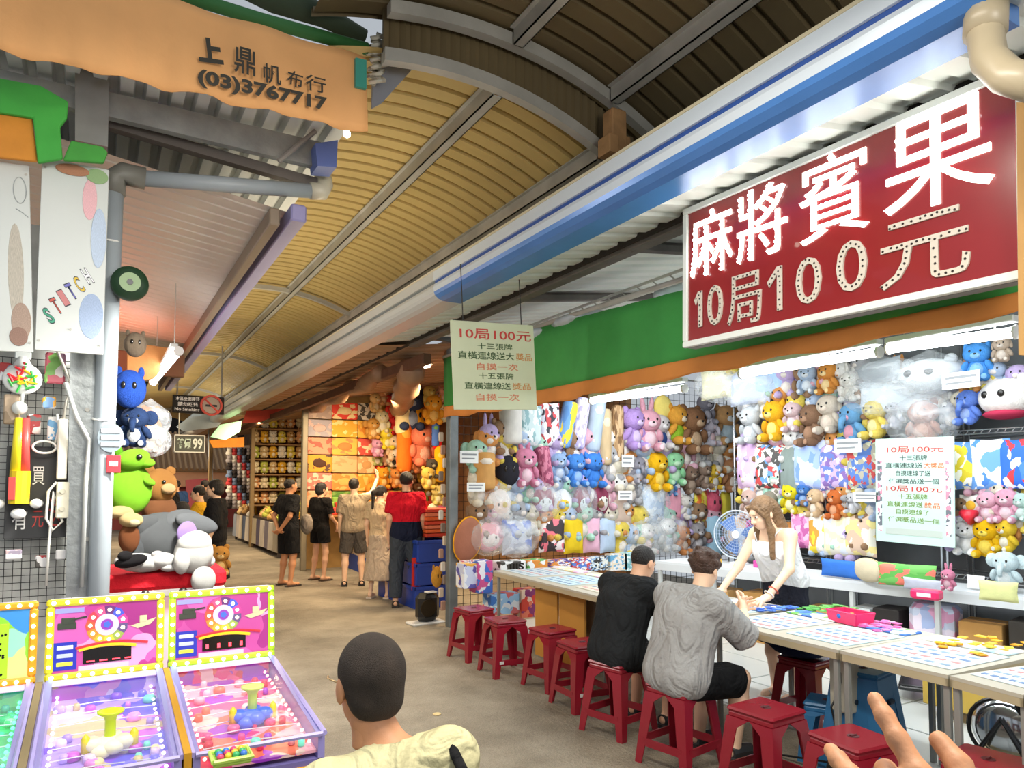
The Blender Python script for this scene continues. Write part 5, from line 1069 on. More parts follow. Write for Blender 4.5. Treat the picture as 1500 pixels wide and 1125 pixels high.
# green and orange cloth under the banner at the left
def cloth(name, pts, y, m, label, th=.03, amp=.02):
    P = [on(x, y_, 1, y) for x, y_ in pts]; o = MB().prism(P, (0, th, 0)).build(name, m); bv = o.modifiers.new('b', 'BEVEL'); bv.width = .008; bv.segments = 2; return tag(o, label, 'cloth')
cloth('green_tarp', [(-40, 106), (60, 125), (100, 148), (98, 172), (88, 185), (92, 232), (55, 238), (48, 172), (-40, 158)], 4.0, mat('3fa83f', .7, 0, .5, 9, .2, 4), 'bright green cloth folded over the left stall edge')
cloth('orange_tarp', [(-40, 157), (47, 172), (55, 236), (-40, 226)], 4.03, mat('dc8f2c', .7, 0, .5, 9, .2, 4), 'orange cloth under the bright green cloth')
cloth('green_tarp', [(104, 205), (150, 214), (158, 222), (152, 238), (92, 234)], 4.0, mat('3f9a38', .7, 0, .5, 9, .2, 4), 'small green cloth scrap beside the clamp plate')
# left batten lamp down the passage
tubelamp(aY(224, 560, 8.2), aY(262, 514, 6.3), 'glowing white batten lamp under the far end of the left canopy', .03)
tag(MB().rbox(-1.0, 9.0, 2.85, .85, 9.1, 3.1, .01).build('cross_beam', mat('7a5c44', .7, vary=.1)), 'brown cross beam under the left canopy, beyond the corner pipe', 'beam')
cloth('orange_tarp', [(186, 500), (262, 512), (225, 555), (200, 560), (186, 545)], 7.3, mat('d99050', .75, 0, .5, 9, .2, 4), 'orange cloth hanging under the far end of the left canopy')
# plush hung beside the pipe
def LP(px, py, y=5.0): return aY(px, py, y)
def szp(p, px): return depth(p)*px/FPX
def put(kind, px, py, hpx, c1, c2, label, y=5.0, wpx=None, **kw):
    p = LP(px, py, y); return toy(kind, p, szp(p, hpx), c1, c2, label, 'N', w=szp(p, wpx) if wpx else None, **kw)
put('ball', 190, 570, 62, '2f55b4', None, 'royal blue round plush hanging beside the corner pipe', wpx=44)
put('elephant', 198, 625, 66, '2c3f66', 'c9ccd2', 'navy blue plush hanging under the royal blue one', y=5.1)
put('bear', 220, 615, 44, 'd98a4a', 'f0d0a0', 'orange bear plush in a clear bag beside the navy plush', y=5.3, bag=True)
put('bunny', 222, 645, 40, 'c9b8a8', 'e8d8d0', 'beige rabbit plush in a clear bag under the orange bear', y=5.3, bag=True)
put('ball', 198, 505, 40, '8a7a68', None, 'grey-brown round plush under the canopy beam beside the pipe', y=5.0, wpx=30)
# display cabinet with the big plush heap
p = aY(235, 845, 4.75); r = empty('prize_cabinet', (p.x, 5.05, 0), 0, 'pink and white prize cabinet with a red rim behind the arcade machines', 'cabinet'); zt = p.z
MB().rbox(-.40, -.33, 0, .34, .30, zt-.10, .01).build('body', mat('e8b8c0', .4, vary=.05), r); MB().rbox(-.42, -.35, zt-.07, .36, .32, zt+.03, .02).build('red_rim', fab('c8202c'), r); MB().rbox(-.41, -.34, zt-.11, .35, .31, zt-.07, .006).build('white_band', plastic('f0ece8'), r)
for x in (-.08, .12): MB().ball((x, -.34, zt-.09), (.025, .02, .025), 10, 8).build('rim_knob', mat('2b2624', .4), r, True)
def big(kind, px, py, hpx, c1, c2, label, y, rz=0, **kw):
    p = aY(px, py, y); return toy(kind, p, szp(p, hpx), c1, c2, label, rz, yaw=0, **kw)
def gplush(name, px, py, y, parts, label, rz=0):
    p = aY(px, py, y); s = depth(p)/FPX; r = empty(name, p, rz, label, 'plush toy'); r.scale = (s,)*3
    for n_, c, rr_, m, rt in parts: link(n_, bl(tuple(c), tuple(rr_), m if not isinstance(m, str) else fur(m), rt, 18, 12), r)
    return r
gplush('green_dinosaur_plush', 188, 706, 4.9, [('body', (0, 0, -10), (32, 26, 40), '8ed234', None), ('head', (4, -12, 32), (24, 22, 16), '8ed234', (0, -.3, 0)), ('snout', (20, -14, 28), (14, 13, 8), '8ed234', None), ('arm', (26, -16, 0), (9, 8, 6), '8ed234', (0, .4, 0)), ('eye', (12, -34, 36), (4, 3, 4), BLK, None), ('spike', (-14, 0, 44), (6, 6, 9), '6fb828', None), ('foot', (-10, -18, -44), (18, 16, 10), 'e0c890', None)], 'bright green dinosaur plush sitting on the heap behind the pipe')
gplush('brown_bear_plush', 234, 712, 5.0, [('head', (0, 0, 0), (24, 20, 26), 'b07a40', None), ('muzzle', (10, -17, -4), (10, 8, 8), 'd8b080', None), ('ear', (-14, 0, 24), (7, 5, 7), 'b07a40', None), ('ear', (14, 0, 22), (7, 5, 7), 'b07a40', None), ('body', (0, 4, -34), (24, 20, 22), '8a5a3a', None), ('eye', (4, -20, 6), (2.6, 2, 2.6), BLK, None)], 'brown bear plush looking out between the green dinosaur and the big grey plush')
gplush('grey_elephant_plush', 240, 790, 4.85, [('body', (0, 0, 0), (54, 34, 40), '6d7072', None), ('head', (24, -8, 18), (32, 26, 26), '74777a', None), ('ear', (40, -36, 24), (30, 7, 13), '7d8083', (0, .3, 0)), ('inner_ear', (26, -44, 12), (13, 4, 16), 'b79ad8', (0, .2, 0)), ('ear', (-30, -20, 22), (24, 7, 14), '6d7072', (0, -.3, 0)), ('arm', (-40, -22, -18), (12, 10, 24), '64676a', (0, .5, 0))], 'large grey long-eared plush with lilac inner ears slumped on the prize cabinet')
gplush('white_bunny_plush', 284, 806, 4.7, [('body', (0, 0, -4), (27, 24, 30), 'f0eee8', None), ('head', (0, -4, 10), (24, 20, 20), 'f2f0ea', None), ('leg', (12, -16, -42), (17, 15, 20), 'f0eee8', None), ('arm', (-18, -18, -14), (11, 12, 18), 'f0eee8', None), ('tail', (22, 10, -18), (9, 9, 9), 'f4f2ee', None)], 'large white plush slumped over the right end of the prize cabinet')
gplush('white_lamb_plush', 205, 824, 4.72, [('body', (0, 0, 0), (34, 22, 14), 'eceae6', (0, .1, 0)), ('head', (30, -8, 2), (18, 16, 12), 'f2f0ec', None), ('leg', (38, -14, -8), (12, 10, 6), 'eceae6', None), ('ear', (22, -10, 12), (8, 4, 5), 'e0dcd8', None)], 'white plush lying flat on the red cabinet rim')
gplush('tan_puppy_plush', 192, 770, 4.7, [('head', (0, 0, 8), (16, 14, 11), 'e0c088', None), ('body', (-2, 2, -18), (14, 12, 22), '8a5434', None), ('muzzle', (4, -13, 5), (7, 5, 5), 'f0dcb0', None)], 'small tan and brown plush squeezed between the pipe and the grey plush')
gplush('black_cat_plush', 192, 822, 4.6, [('body', (0, 0, 0), (22, 14, 9), '2c2a2c', (0, -.2, 0)), ('head', (-8, -6, 8), (10, 9, 8), '2c2a2c', None)], 'small black plush under the grey one at the cabinet edge')

# ================================================================ ARCADE MACHINES
def machine(x0, x1, yb, frame, bulb, sheet, glow, label, field, towers, seed, accent):
    """a small pinball machine: lit marquee at the back, sloping playfield towards the camera"""
    w = x1-x0; r = empty('arcade_machine', ((x0+x1)/2, yb, 0), 0, label, 'arcade machine', 'pinball machines in a row'); hw = w/2; zt = 1.125; zb = .79; LEN = .92
    V = mat('8c86c4', .35, vary=.05)
    for s in (-1, 1):
        b = MB(); x = s*(hw-.012); b.prism([(x, .12, 0), (x, .12, zb+.02), (x, -.03, zb+.02), (x, -LEN, .70), (x, -LEN, 0)], (.024*(-1 if s > 0 else 1), 0, 0)); b.build('side_panel', V, r)
    MB().rbox(-hw+.02, -LEN-.01, 0, hw-.02, -LEN+.012, .60, .004).build('front_panel', mat('e0a018', .4), r)
    b = MB(); b.prism([(hw*.1, -LEN-.012, .48), (hw*.75, -LEN-.012, .57), (hw*.35, -LEN-.012, .47)], (0, -.002, 0)); b.build('black_arrow', BLK, r)
    MB().box(-hw+.02, -LEN, .05, hw-.02, .11, .62).build('carcass', mat('6a64a0', .5), r)
    # playfield
    mf = printed(field, 9, .3, emit=.06, seed=seed)
    pf = MB().hexa([(-hw+.03, -LEN+.02, .635), (hw-.03, -LEN+.02, .635), (hw-.03, -.03, .715), (-hw+.03, -.03, .715)], [(-hw+.03, -LEN+.02, .645), (hw-.03, -LEN+.02, .645), (hw-.03, -.03, .725), (-hw+.03, -.03, .725)]).build('playfield', mf, r)
    MB().box(-hw+.03, -.04, .70, hw-.03, -.03, .79).build('field_back_panel', printed(field[::-1], 14, .4, emit=.12, seed=seed+3), r)
    def onf(u, v, dz=0): return (u*(hw-.05), -LEN+.05+v*(LEN-.10), .647+.08*(v*(LEN-.1)+.03)/LEN+dz)
    rr_ = random.Random(seed)
    for k in range(7):
        v = .10+.125*k; MB().tube([onf(-.95, v, .02), onf(-.2, v+.02, .02), onf(.95, v-.01, .02)], .0028, 5).build('guide_wire', mat('e8e8f0', .2, .5), r)
    cols = field+([accent] if accent != 'wheel' else ['6fe0c0'])
    for k in range(34):
        u, v = rr_.uniform(-.9, .9), rr_.uniform(.02, .98); c = rr_.choice(cols); q = onf(u, v, .012); s = rr_.uniform(.010, .026)
        MB().lathe([(s, -.01), (s, .008), (s*.7, .016)], q, 10).build('bumper', mat(c, .3, emit=.06 if k % 3 else .4), r, True)
    for k in range(16):
        v = k/15; q = onf(-.97, v, .02); MB().ball(q, .007, 8, 6).build('field_bulb', emis(glow, 2.2), r, True); q = onf(.97, v, .02); MB().ball(q, .007, 8, 6).build('field_bulb', emis(glow, 2.2), r, True)
    # tower in the playfield
    tc, bc, tu, tv = towers; q = onf(tu, tv, 0)
    b = MB()
    for k in range(9): a = k*.7; b.ball((q[0]+.055*math.cos(a), q[1]+.035*math.sin(a), q[2]+.02+.012*(k % 3)), (.035, .03, .026), 10, 7)
    b.ball((q[0], q[1], q[2]+.035), (.06, .05, .03), 12, 8); b.build('castle_base', mat(bc, .3, emit=.12), r, True)
    MB().lathe([(.018, .03), (.018, .115), (.022, .13), (.042, .142), (.044, .15), (.030, .148), (.016, .135)], q, 18).build('trumpet', mat(tc, .35, emit=.15), r, True)
    for s in (-1, 1): MB().lathe([(.014, .02), (.014, .07), (.002, .085)], (q[0]+s*.075, q[1]-.02, q[2]), 10).build('turret', mat('e0d23a', .35), r, True)
    # glass
    MB().hexa([(-hw+.02, -LEN+.0, .70), (hw-.02, -LEN, .70), (hw-.02, -.03, .79), (-hw+.02, -.03, .79)], [(-hw+.02, -LEN+.0, .704), (hw-.02, -LEN, .704), (hw-.02, -.03, .794), (-hw+.02, -.03, .794)]).build('glass_cover', clear('f4f6fa', .965, .05), r)
    MB().tube([(-hw+.02, -LEN, .707), (hw-.02, -LEN, .707)], .010, 6).tube([(-hw+.012, -LEN, .707), (-hw+.012, -.03, .797)], .010, 6).tube([(hw-.012, -LEN, .707), (hw-.012, -.03, .797)], .010, 6).build('cover_trim', mat('a79fdc', .35), r)
    MB().hexa([(-hw+.02, -.09, .795), (hw-.02, -.09, .795), (hw-.02, -.02, .80), (-hw+.02, -.02, .80)], [(-hw+.02, -.09, .798), (hw-.02, -.09, .798), (hw-.02, -.02, .805), (-hw+.02, -.02, .805)]).build('header_strip', mat('cdb8dc', .4), r)
    # marquee, leaning back a little
    mq = empty('marquee', (0, 0, zb+.01), 0); mq.parent = r; mq.rotation_euler = (math.radians(-6), 0, 0); H = zt-zb
    return r, mq, hw, H, (frame, bulb, sheet, accent, seed)
def marquee(t):
    r, mq, hw, H, (frame, bulb, sheet, accent, seed) = t; fw = .030
    FM = mat(frame, .4, emit=.12); BM = emis(bulb, 4)
    MB().rbox(-hw+.012, 0, 0, hw-.012, .10, H, .01).build('cabinet', mat('cfcad8', .4), mq)
    MB().box(-hw+.03, -.010, .025, hw-.03, 0, H-.025).build('backlit_art', printed(sheet, 7, .35, emit=.22, seed=seed), mq)
    b = MB()
    for x0, z0, x1, z1 in ((-hw+.004, 0, hw-.004, fw), (-hw+.004, H-fw, hw-.004, H), (-hw+.004, fw, -hw+.004+fw, H-fw), (hw-.004-fw, fw, hw-.004, H-fw)): b.rbox(x0, -.022, z0, x1, .0, z1, .008)
    b.build('lit_frame', FM, mq)
    me = MB().ball((0, 0, 0), (.0085, .007, .0085), 10, 7).mesh('p', BM, True); pts = []
    for k in range(9): x = -hw+.03+(2*hw-.06)*k/8; pts += [(x, fw/2), (x, H-fw/2)]
    for k in range(1, 7): z = fw/2+(H-fw)*k/7; pts += [(-hw+.004+fw/2, z), (hw-.004-fw/2, z)]
    for x, z in pts: link('bulb', me, mq, (x, -.025, z))
    if accent == 'wheel':
        W_ = MB(); cx, cz, R_ = .0, H*.64, H*.235
        cs = ['c23a8c', '3f50c8', '5a2a6a', 'd84a7a', 'd83a4a', 'e0503a', 'e88030', 'e8a030', 'd8c040', '8aa04a', '5a4a7a']
        for k in range(11):
            a0, a1 = 2*math.pi*k/11, 2*math.pi*(k+1)/11; am = (a0+a1)/2; P = [(cx+q*math.cos(a), -.011, cz+q*math.sin(a)) for q, a in ((R_*.55, a0), (R_, a0), (R_*1.04, am), (R_, a1), (R_*.55, a1))]
            MB().prism(P, (0, -.002, 0)).build('wheel_segment', mat(cs[k], .4, emit=.4), mq); link('wheel_bulb', MB().ball((cx+R_*.8*math.cos(am), -.015, cz+R_*.8*math.sin(am)), (.008, .005, .008), 8, 6).mesh('p', emis('ffe8b0', 4), True), mq)
        for rad, dy, c in ((R_*.58, -.016, 'cfc0e4'), (R_*.30, -.018, '8a3aa8'), (R_*.19, -.020, '3f68e0')): MB().lathe([(rad, dy), (rad*.98, -.010)], (cx, 0, cz), 20 if dy > -.019 else 5, 'y').build('wheel_disc', mat(c, .4, emit=.4), mq)
        MB().box(-hw*.38, -.014, H*.17, hw*.42, -.010, H*.36).build('digit_display', mat('1a1614', .15), mq)
        MB().tube([(hw*(-.5+1.2*q_), -.014, H*(.37+.05*math.sin(3.14*q_))) for q_ in np.linspace(0, 1, 9)], .006, 6).build('red_arc', mat('c8303a', .4, emit=.4), mq); MB().tube([(hw*(-.45+.95*q_), -.013, H*(.345+.04*math.sin(3.14*q_))) for q_ in np.linspace(0, 1, 9)], .007, 6).build('yellow_arc', mat('e8c82a', .4, emit=.4), mq)
        for k in range(4): x = -hw*.32+hw*.21*k; MB().box(x, -.0165, H*(.19 if seed % 2 else .20), x+.03 if seed % 2 else x+.012, -.014, H*(.205 if seed % 2 else .26)).build('digit', emis('ff3a4a', 3), mq)
        MB().box(-hw*.86, -.013, H*.12, -hw*.48, -.010, H*.46).build('prize_table', mat('2430a8', .4, emit=.35), mq)
        for k in range(3): MB().rbox(-hw*.80, -.016, H*(.17+.10*k), -hw*.54, -.012, H*(.22+.10*k), .003).build('table_row', mat(('d8d84a', 'b8c0d0', 'c8d0dc')[k], .4, emit=.3), mq)
        MB().box(-hw*.84, -.013, H*.82, -hw*.38, -.010, H*.88).build('title_strip', mat('8f90d8', .4, emit=.4), mq)
        b = MB().rbox(-hw*.80, -.016, H*.62, -hw*.50, -.011, H*.70, .004).rbox(-hw*.74, -.017, H*.68, -hw*.52, -.012, H*.76, .004).tube([(-hw*.6, -.014, H*.73), (-hw*.33, -.014, H*.76)], .004, 6); b.build('tank_picture', mat('3a4034', .5, emit=.15), mq)
        b = MB().prism([(hw*.40, -.011, H*.60), (hw*.52, -.011, H*.56), (hw*.74, -.011, H*.60), (hw*.84, -.011, H*.68)], (0, -.004, 0)).rbox(hw*.55, -.016, H*.63, hw*.68, -.011, H*.72, .003); b.build('ship_picture', mat('c8c49a', .5, emit=.3), mq)
        MB().box(-hw*.45, -.013, H*.09, hw*.38, -.010, H*.15).build('lower_strip', mat('c9b8cc', .4, emit=.3), mq)
    else:
        MB().rbox(-hw*.2, -.014, H*.1, hw*.45, -.01, H*.75, .02).build('green_tower_art', mat('a4cc2a', .4, emit=.4), mq)
        rr_ = random.Random(1); b = MB()
        for k in range(30): b.lathe([(.005, -.016), (.005, -.014)], (rr_.uniform(-hw*.15, hw*.4), 0, rr_.uniform(H*.13, H*.7)), 6, 'y')
        tag(b.build('dots', BLK, mq), kind='stuff')
PKF = ['d85aa8', 'b86ae0', '7a6ae8', 'e8c8e8', 'c84a8a', 'e8e0f0', 'f0a8d0']
def mx(px, py, y): return aY(px, py, y).x
YB = 3.62
xm0, xm1, xm2, xm3 = mx(-112, 950, YB), mx(60, 950, YB), mx(243, 950, YB), mx(403, 950, YB)
marquee(machine(xm0, xm1-.01, YB, 'e8a020', 'ffd9a0', ['8ed23a', 'a8d84a', 'd8e08a', '3f8fd8', '9ad0c0'], '5affb0', 'pinball machine at the left edge with an orange lit frame and green playfield', ['2fd07a', '1fa86a', '6ae0a0', 'a0e8c0', '20b8a0'], ('d8e83a', '3fd89a', .1, .3), 11, '2fe8a0'))
marquee(machine(xm1+.01, xm2-.005, YB, 'd8d02a', 'c8fff0', ['b83a90', 'd060b0', 'c04a9a', 'e0a0d0', 'a02a80'], 'd8c8ff', 'middle pinball machine with a yellow lit frame and a white castle under its trumpet', ['b850c0', '7a4ad8', 'd8c0e8', 'a890d8', 'd080c8', '5f58d8', 'c8b888'], ('c8e02a', 'd8d8b4', .05, .28), 5, 'wheel'))
marquee(machine(xm2+.005, xm3, YB, 'b8e82a', 'c8fff0', ['b83a90', 'd060b0', 'c04a9a', 'e0a0d0', 'a02a80'], 'ffb0a0', 'right pinball machine with a lime lit frame and a blue castle under its trumpet', ['e04080', 'e05a90', 'e8a8b8', 'c83050', '9a3ac0', 'e8c8c0', 'e0705a'], ('c8e87a', '4a6ae0', .15, .35), 8, 'wheel'))
for x, c, t in ((xm2, 'c8921e', 'brown-yellow divider strip between the middle and right pinball machines'), (xm1, '8a7a5a', 'brown divider strip between the left and middle pinball machines')): tag(MB().hexa([(x-.012, YB-.93, .66), (x+.012, YB-.93, .66), (x+.012, YB-.03, .75), (x-.012, YB-.03, .75)], [(x-.012, YB-.93, .72), (x+.012, YB-.93, .72), (x+.012, YB-.03, .81), (x-.012, YB-.03, .81)]).build('divider_strip', mat(c, .6, vary=.15)), t, 'divider')
for x, c in (((xm1+xm2)/2, (.8, .6, 1)), ((xm2+xm3)/2, (1, .6, .7)), ((xm0+xm1)/2, (.4, 1, .7))): area('playfield_light', (x, YB-.45, .735), .3, .22, c, (0, 0, -1), .6)
# small green tray on the front of the right machine
q = aZ(338, 1112, .715); r = empty('token_tray', (q.x, q.y, .71), 0, 'lime green tray of coloured balls on the front of the right pinball machine', 'tray'); MB().rbox(-.06, -.05, 0, .06, .05, .012, .005).build('base', plastic('b8e060'), r); MB().tube([(-.06, -.05, .02), (.06, -.05, .02), (.06, .05, .02), (-.06, .05, .02), (-.06, -.05, .02)], .008, 6).build('rim', plastic('c8f070'), r)
for k in range(12): tag(MB().ball((q.x-.036+.024*(k % 4), q.y-.026+.026*(k//4), .735), .012, 8, 6).build('coloured_ball', plastic(('d84a7a', '3f78d8', '3fae6a', 'e8c83a')[(k*7+k//4) % 4]), None, True), '%s ball in the %s row of the lime tray' % (('pink', 'blue', 'green', 'yellow')[(k*7+k//4) % 4], ('front', 'middle', 'back')[k//4]), 'ball', 'coloured balls in the lime tray')
# ================================================================ TOYS OF THE LONG STALL
def E_(px, py, d=0): return aY(px, py, 7.46-d)
def W_(px, py, d=0): return aX(px, py, 6.62-d)
def end(kind, px, py, h, c1, c2, label, w=None, d=0, **kw):
    p = E_(px, py, d); return toy(kind, p, szp(p, h*1.17), c1, c2, label, 'N', w=szp(p, w*1.15) if w else None, group='toys on the far wire wall', **kw)
def wall(kind, px, py, h, c1, c2, label, w=None, d=0, **kw):
    p = W_(px, py, d); return toy(kind, p, szp(p, h*1.14), c1, c2, label, 'W', w=szp(p, w)*1.5 if w else None, group='toys on the long back wall', **kw)
T = 'on the far wire wall, '
pr = lambda *c, s=7, k=0: printed(list(c), s, .7, seed=k)
END = [
 ('bolster', 748, 622, 50, 'd9d6d0', None, 'plain off-white hanging cushion at the left end of the top row', dict(w=34)),
 ('pillow', 777, 624, 52, pr('c9dce0', '8fb4bc', 'e8eef0'), None, 'pale teal printed cushion in the top row behind the hanging sign', dict(w=30)),
 ('pillow', 805, 622, 56, pr('e8e8ee', '3a3a44', 'c84a50', 'dcd8ea', 'e8e8ee', k=2), None, 'white cushion with black and red print in the top row', dict(w=30)),
 ('bolster', 830, 622, 60, pr('e8cf3a', '6fa0d8', '5f90cc', 'e8cf3a', s=4), None, 'yellow and blue long cushion leaning in the top row', dict(w=24, tilt=.2)),
 ('bolster', 850, 620, 66, pr('d8d0ea', 'b0a8d8', 'e4e0f0', s=9), None, 'lilac patterned long cushion leaning in the top row', dict(w=22, tilt=.15)),
 ('bolster', 872, 622, 70, 'b4c4d4', 'd4dce4', 'pale blue-grey long cushion in the top row', dict(w=24, tilt=.15)),
 ('bolster', 886, 640, 72, 'cdb48e', 'e8d8b8', 'tan long-bodied plush with a pale muzzle in the top row', dict(w=20)),
 ('bolster', 904, 636, 74, pr('a8845c', '7a5a3a', 'c8a880', s=8), None, 'brown spotted long cushion in the top row', dict(w=20)),
 ('bear', 925, 628, 58, 'b494d4', 'd8c4e8', 'lilac bear plush in the top row', {}),
 ('bunny', 948, 630, 58, 'e4a8b8', 'f4d4dc', 'pink rabbit plush in the top row beside the lilac bear', {}),
 ('disc', 971, 596, 28, 'ecd878', 'e0c860', 'small round pale yellow cushion near the right end of the top row', dict(w=26)),
 ('dog', 965, 632, 48, 'd8d0d0', 'f0ecec', 'pale grey puppy plush in a blue coat in the top row', dict(dress='34508c')),
 ('bear', 989, 622, 54, 'e0a040', 'ecdcc0', 'orange bear plush in a lime green shirt', dict(dress='9cc83a')),
 ('bear', 1012, 630, 66, '8a6448', 'c8a888', 'brown bear plush hanging tall near the corner of the stall', {}),
 ('bunny', 1032, 600, 42, '8f8c98', 'c0bcc8', 'grey rabbit plush in the top row near the corner', {}),
 ('elephant', 1038, 632, 40, 'cfc8d4', 'e8c8cc', 'pale grey elephant plush near the corner, under the grey rabbit', {}),
 ('cat', 1063, 622, 56, 'cfa06c', 'dfe6ea', 'tan cat plush in a pale blue suit at the corner of the stall', dict(dress='c4d8e4')),
 ('packet', 1040, 655, 20, 'e04858', None, 'small red cushion low in the corner', dict(w=20)),
 ('packet', 1058, 650, 22, 'eab030', None, 'small orange-yellow cushion low in the corner', dict(w=18)),
 ('bolster', 709, 690, 48, 'd4a060', 'f0e8dc', 'tan cone-shaped plush with a white top, first in the second row', dict(w=34)),
 ('ball', 743, 690, 44, '34343c', None, 'black and white round plush in the second row', dict(w=32)),
 ('bunny', 768, 684, 54, 'd88aa8', 'f0d0dc', 'rose pink rabbit plush in the second row', {}),
 ('bolster', 797, 684, 54, pr('a85470', '8a3c5a', 'c87c94', s=9), None, 'dark rose patterned long cushion in the second row', dict(w=24, tilt=-.2)),
 ('bear', 817, 684, 40, '9cb8e0', 'd0dcf0', 'light blue bear plush in the second row', {}),
 ('cat', 842, 688, 46, '4f8ee0', '9cc0f0', 'bright blue cat plush in the second row, facing forward', {}),
 ('cat', 867, 688, 48, '4888dc', '4888dc', 'bright blue cat plush in the second row, right of the other blue one', {}),
 ('elephant', 933, 688, 38, '9a98a4', 'c8c4cc', 'small grey elephant plush in the second row behind a price card', {}),
 ('bear', 960, 690, 54, 'f0b820', 'f8d868', 'large golden yellow bear plush in the second row', {}),
 ('dino', 986, 686, 46, '98d8a4', 'c4ecc8', 'mint green dinosaur plush in the second row', {}),
 ('bear', 982, 712, 26, '6a9cd8', 'b0ccec', 'small blue bear plush under the mint dinosaur', {}),
 ('bear', 1010, 702, 40, '8a7060', 'b09a88', 'dull brown bear plush in the second row', {}),
 ('bear', 1030, 696, 36, '9c8474', 'c4b0a0', 'taupe bear plush next to the dull brown bear', {}),
 ('chick', 1044, 698, 36, 'f0c848', 'f4f0e8', 'yellow duck plush in the second row by the corner', {}),
 ('bear', 1069, 696, 46, 'b4805a', 'f0e4d8', 'chestnut bear plush with a pale face at the corner', {}),
 ('face', 731, 738, 42, 'ece4e0', 'f4dcd0', 'cream round-faced cushion at the left of the third row', dict(w=38, bag=True)),
 ('face', 796, 734, 42, '8a4458', 'd4dce0', 'maroon round cushion with a grey face, leftmost maroon one of the third row', dict(w=34, bag=True)),
 ('face', 822, 736, 38, 'dcdfe4', 'e8c048', 'pale cushion with a yellow face between the maroon ones', dict(w=32)),
 ('face', 852, 734, 42, '8a3c54', 'd0dce0', 'maroon round cushion with a grey face, in the middle of the third row', dict(w=30, bag=True)),
 ('face', 879, 732, 44, '8c4058', 'e4e0d8', 'maroon round cushion with a cream face, beside a price card', dict(w=30)),
 ('pillow', 910, 744, 40, 'd4bcac', 'dcc8bc', 'beige cushion under the price card in the third row', dict(w=30)),
 ('pillow', 957, 738, 44, pr('a8c0e0', 'c8d8ec', 'e4ecf4', s=5), None, 'pale blue cushion in a clear bag in the third row', dict(w=36, bag=True)),
 ('pillow', 986, 738, 40, 'f0a8bc', 'f4f0f0', 'pink cushion with white spectacle patch in the third row', dict(w=26)),
 ('bear', 1004, 742, 34, 'e8e4dc', 'c8d4e8', 'white bear plush in the third row', {}),
 ('pillow', 1026, 742, 40, pr('e8d83a', 'e87c3a', 'f0e070', s=5), None, 'yellow and orange printed cushion in the third row', dict(w=24)),
 ('ball', 1044, 738, 34, 'e86a84', None, 'coral pink round plush in the third row', dict(w=24)),
 ('pillow', 1063, 742, 38, 'ecdc50', 'c8b030', 'lemon yellow cushion at the right of the third row', dict(w=22)),
 ('disc', 685, 790, 56, 'a8705a', 'e8a428', 'brown oval cushion with an orange rim at the left of the fourth row', dict(w=36, tilt=.2)),
 ('face', 716, 786, 40, 'f0a8b4', 'f4ece8', 'pink cushion with a white face and red nose in the fourth row', dict(w=44, bag=True)),
 ('pillow', 758, 786, 44, pr('c4cad8', '6a80c8', 'dcdfe8', 'b0b4c4', s=4, k=3), None, 'grey and blue folded blanket in a clear bag in the fourth row', dict(w=50, bag=True)),
 ('pillow', 808, 782, 46, pr('e87888', '3c3438', 'f0e8e8', s=5, k=4), None, 'black cushion with red flower print in the fourth row', dict(w=36)),
 ('pillow', 840, 784, 46, 'e8c82c', 'c89a1c', 'bright yellow cushion in the fourth row', dict(w=30)),
 ('pillow', 866, 784, 44, 'e8b8d0', None, 'plain pink cushion in the fourth row', dict(w=24)),
 ('pillow', 890, 784, 44, 'bcd0e8', 'dce8f4', 'pale blue cushion in the fourth row', dict(w=26)),
 ('bunny', 944, 788, 44, 'f0eeea', 'f4dcdc', 'white rabbit plush in a clear bag, right of the wire gap', dict(bag=True)),
 ('bunny', 975, 782, 46, 'f4f2f0', 'd8e0ec', 'tall white rabbit plush in the fourth row', dict(bag=True)),
 ('cat', 998, 790, 40, 'e89a60', 'f4e0d0', 'orange cat plush in the fourth row', {}),
 ('bear', 1020, 786, 40, 'a8a4a8', 'd8d4d8', 'grey bear plush in the fourth row', {}),
 ('bolster', 1043, 786, 54, 'a8d0e8', 'd0e8f4', 'sky blue long plush in the fourth row', dict(w=28)),
 ('pillow', 1066, 786, 46, 'd4cab8', None, 'plain beige cushion at the right of the fourth row', dict(w=26)),
]
for i, (k, x, y, h, c1, c2, t, kw) in enumerate(END): end(k, x, y, h, c1, c2, t, seed=i, **kw)
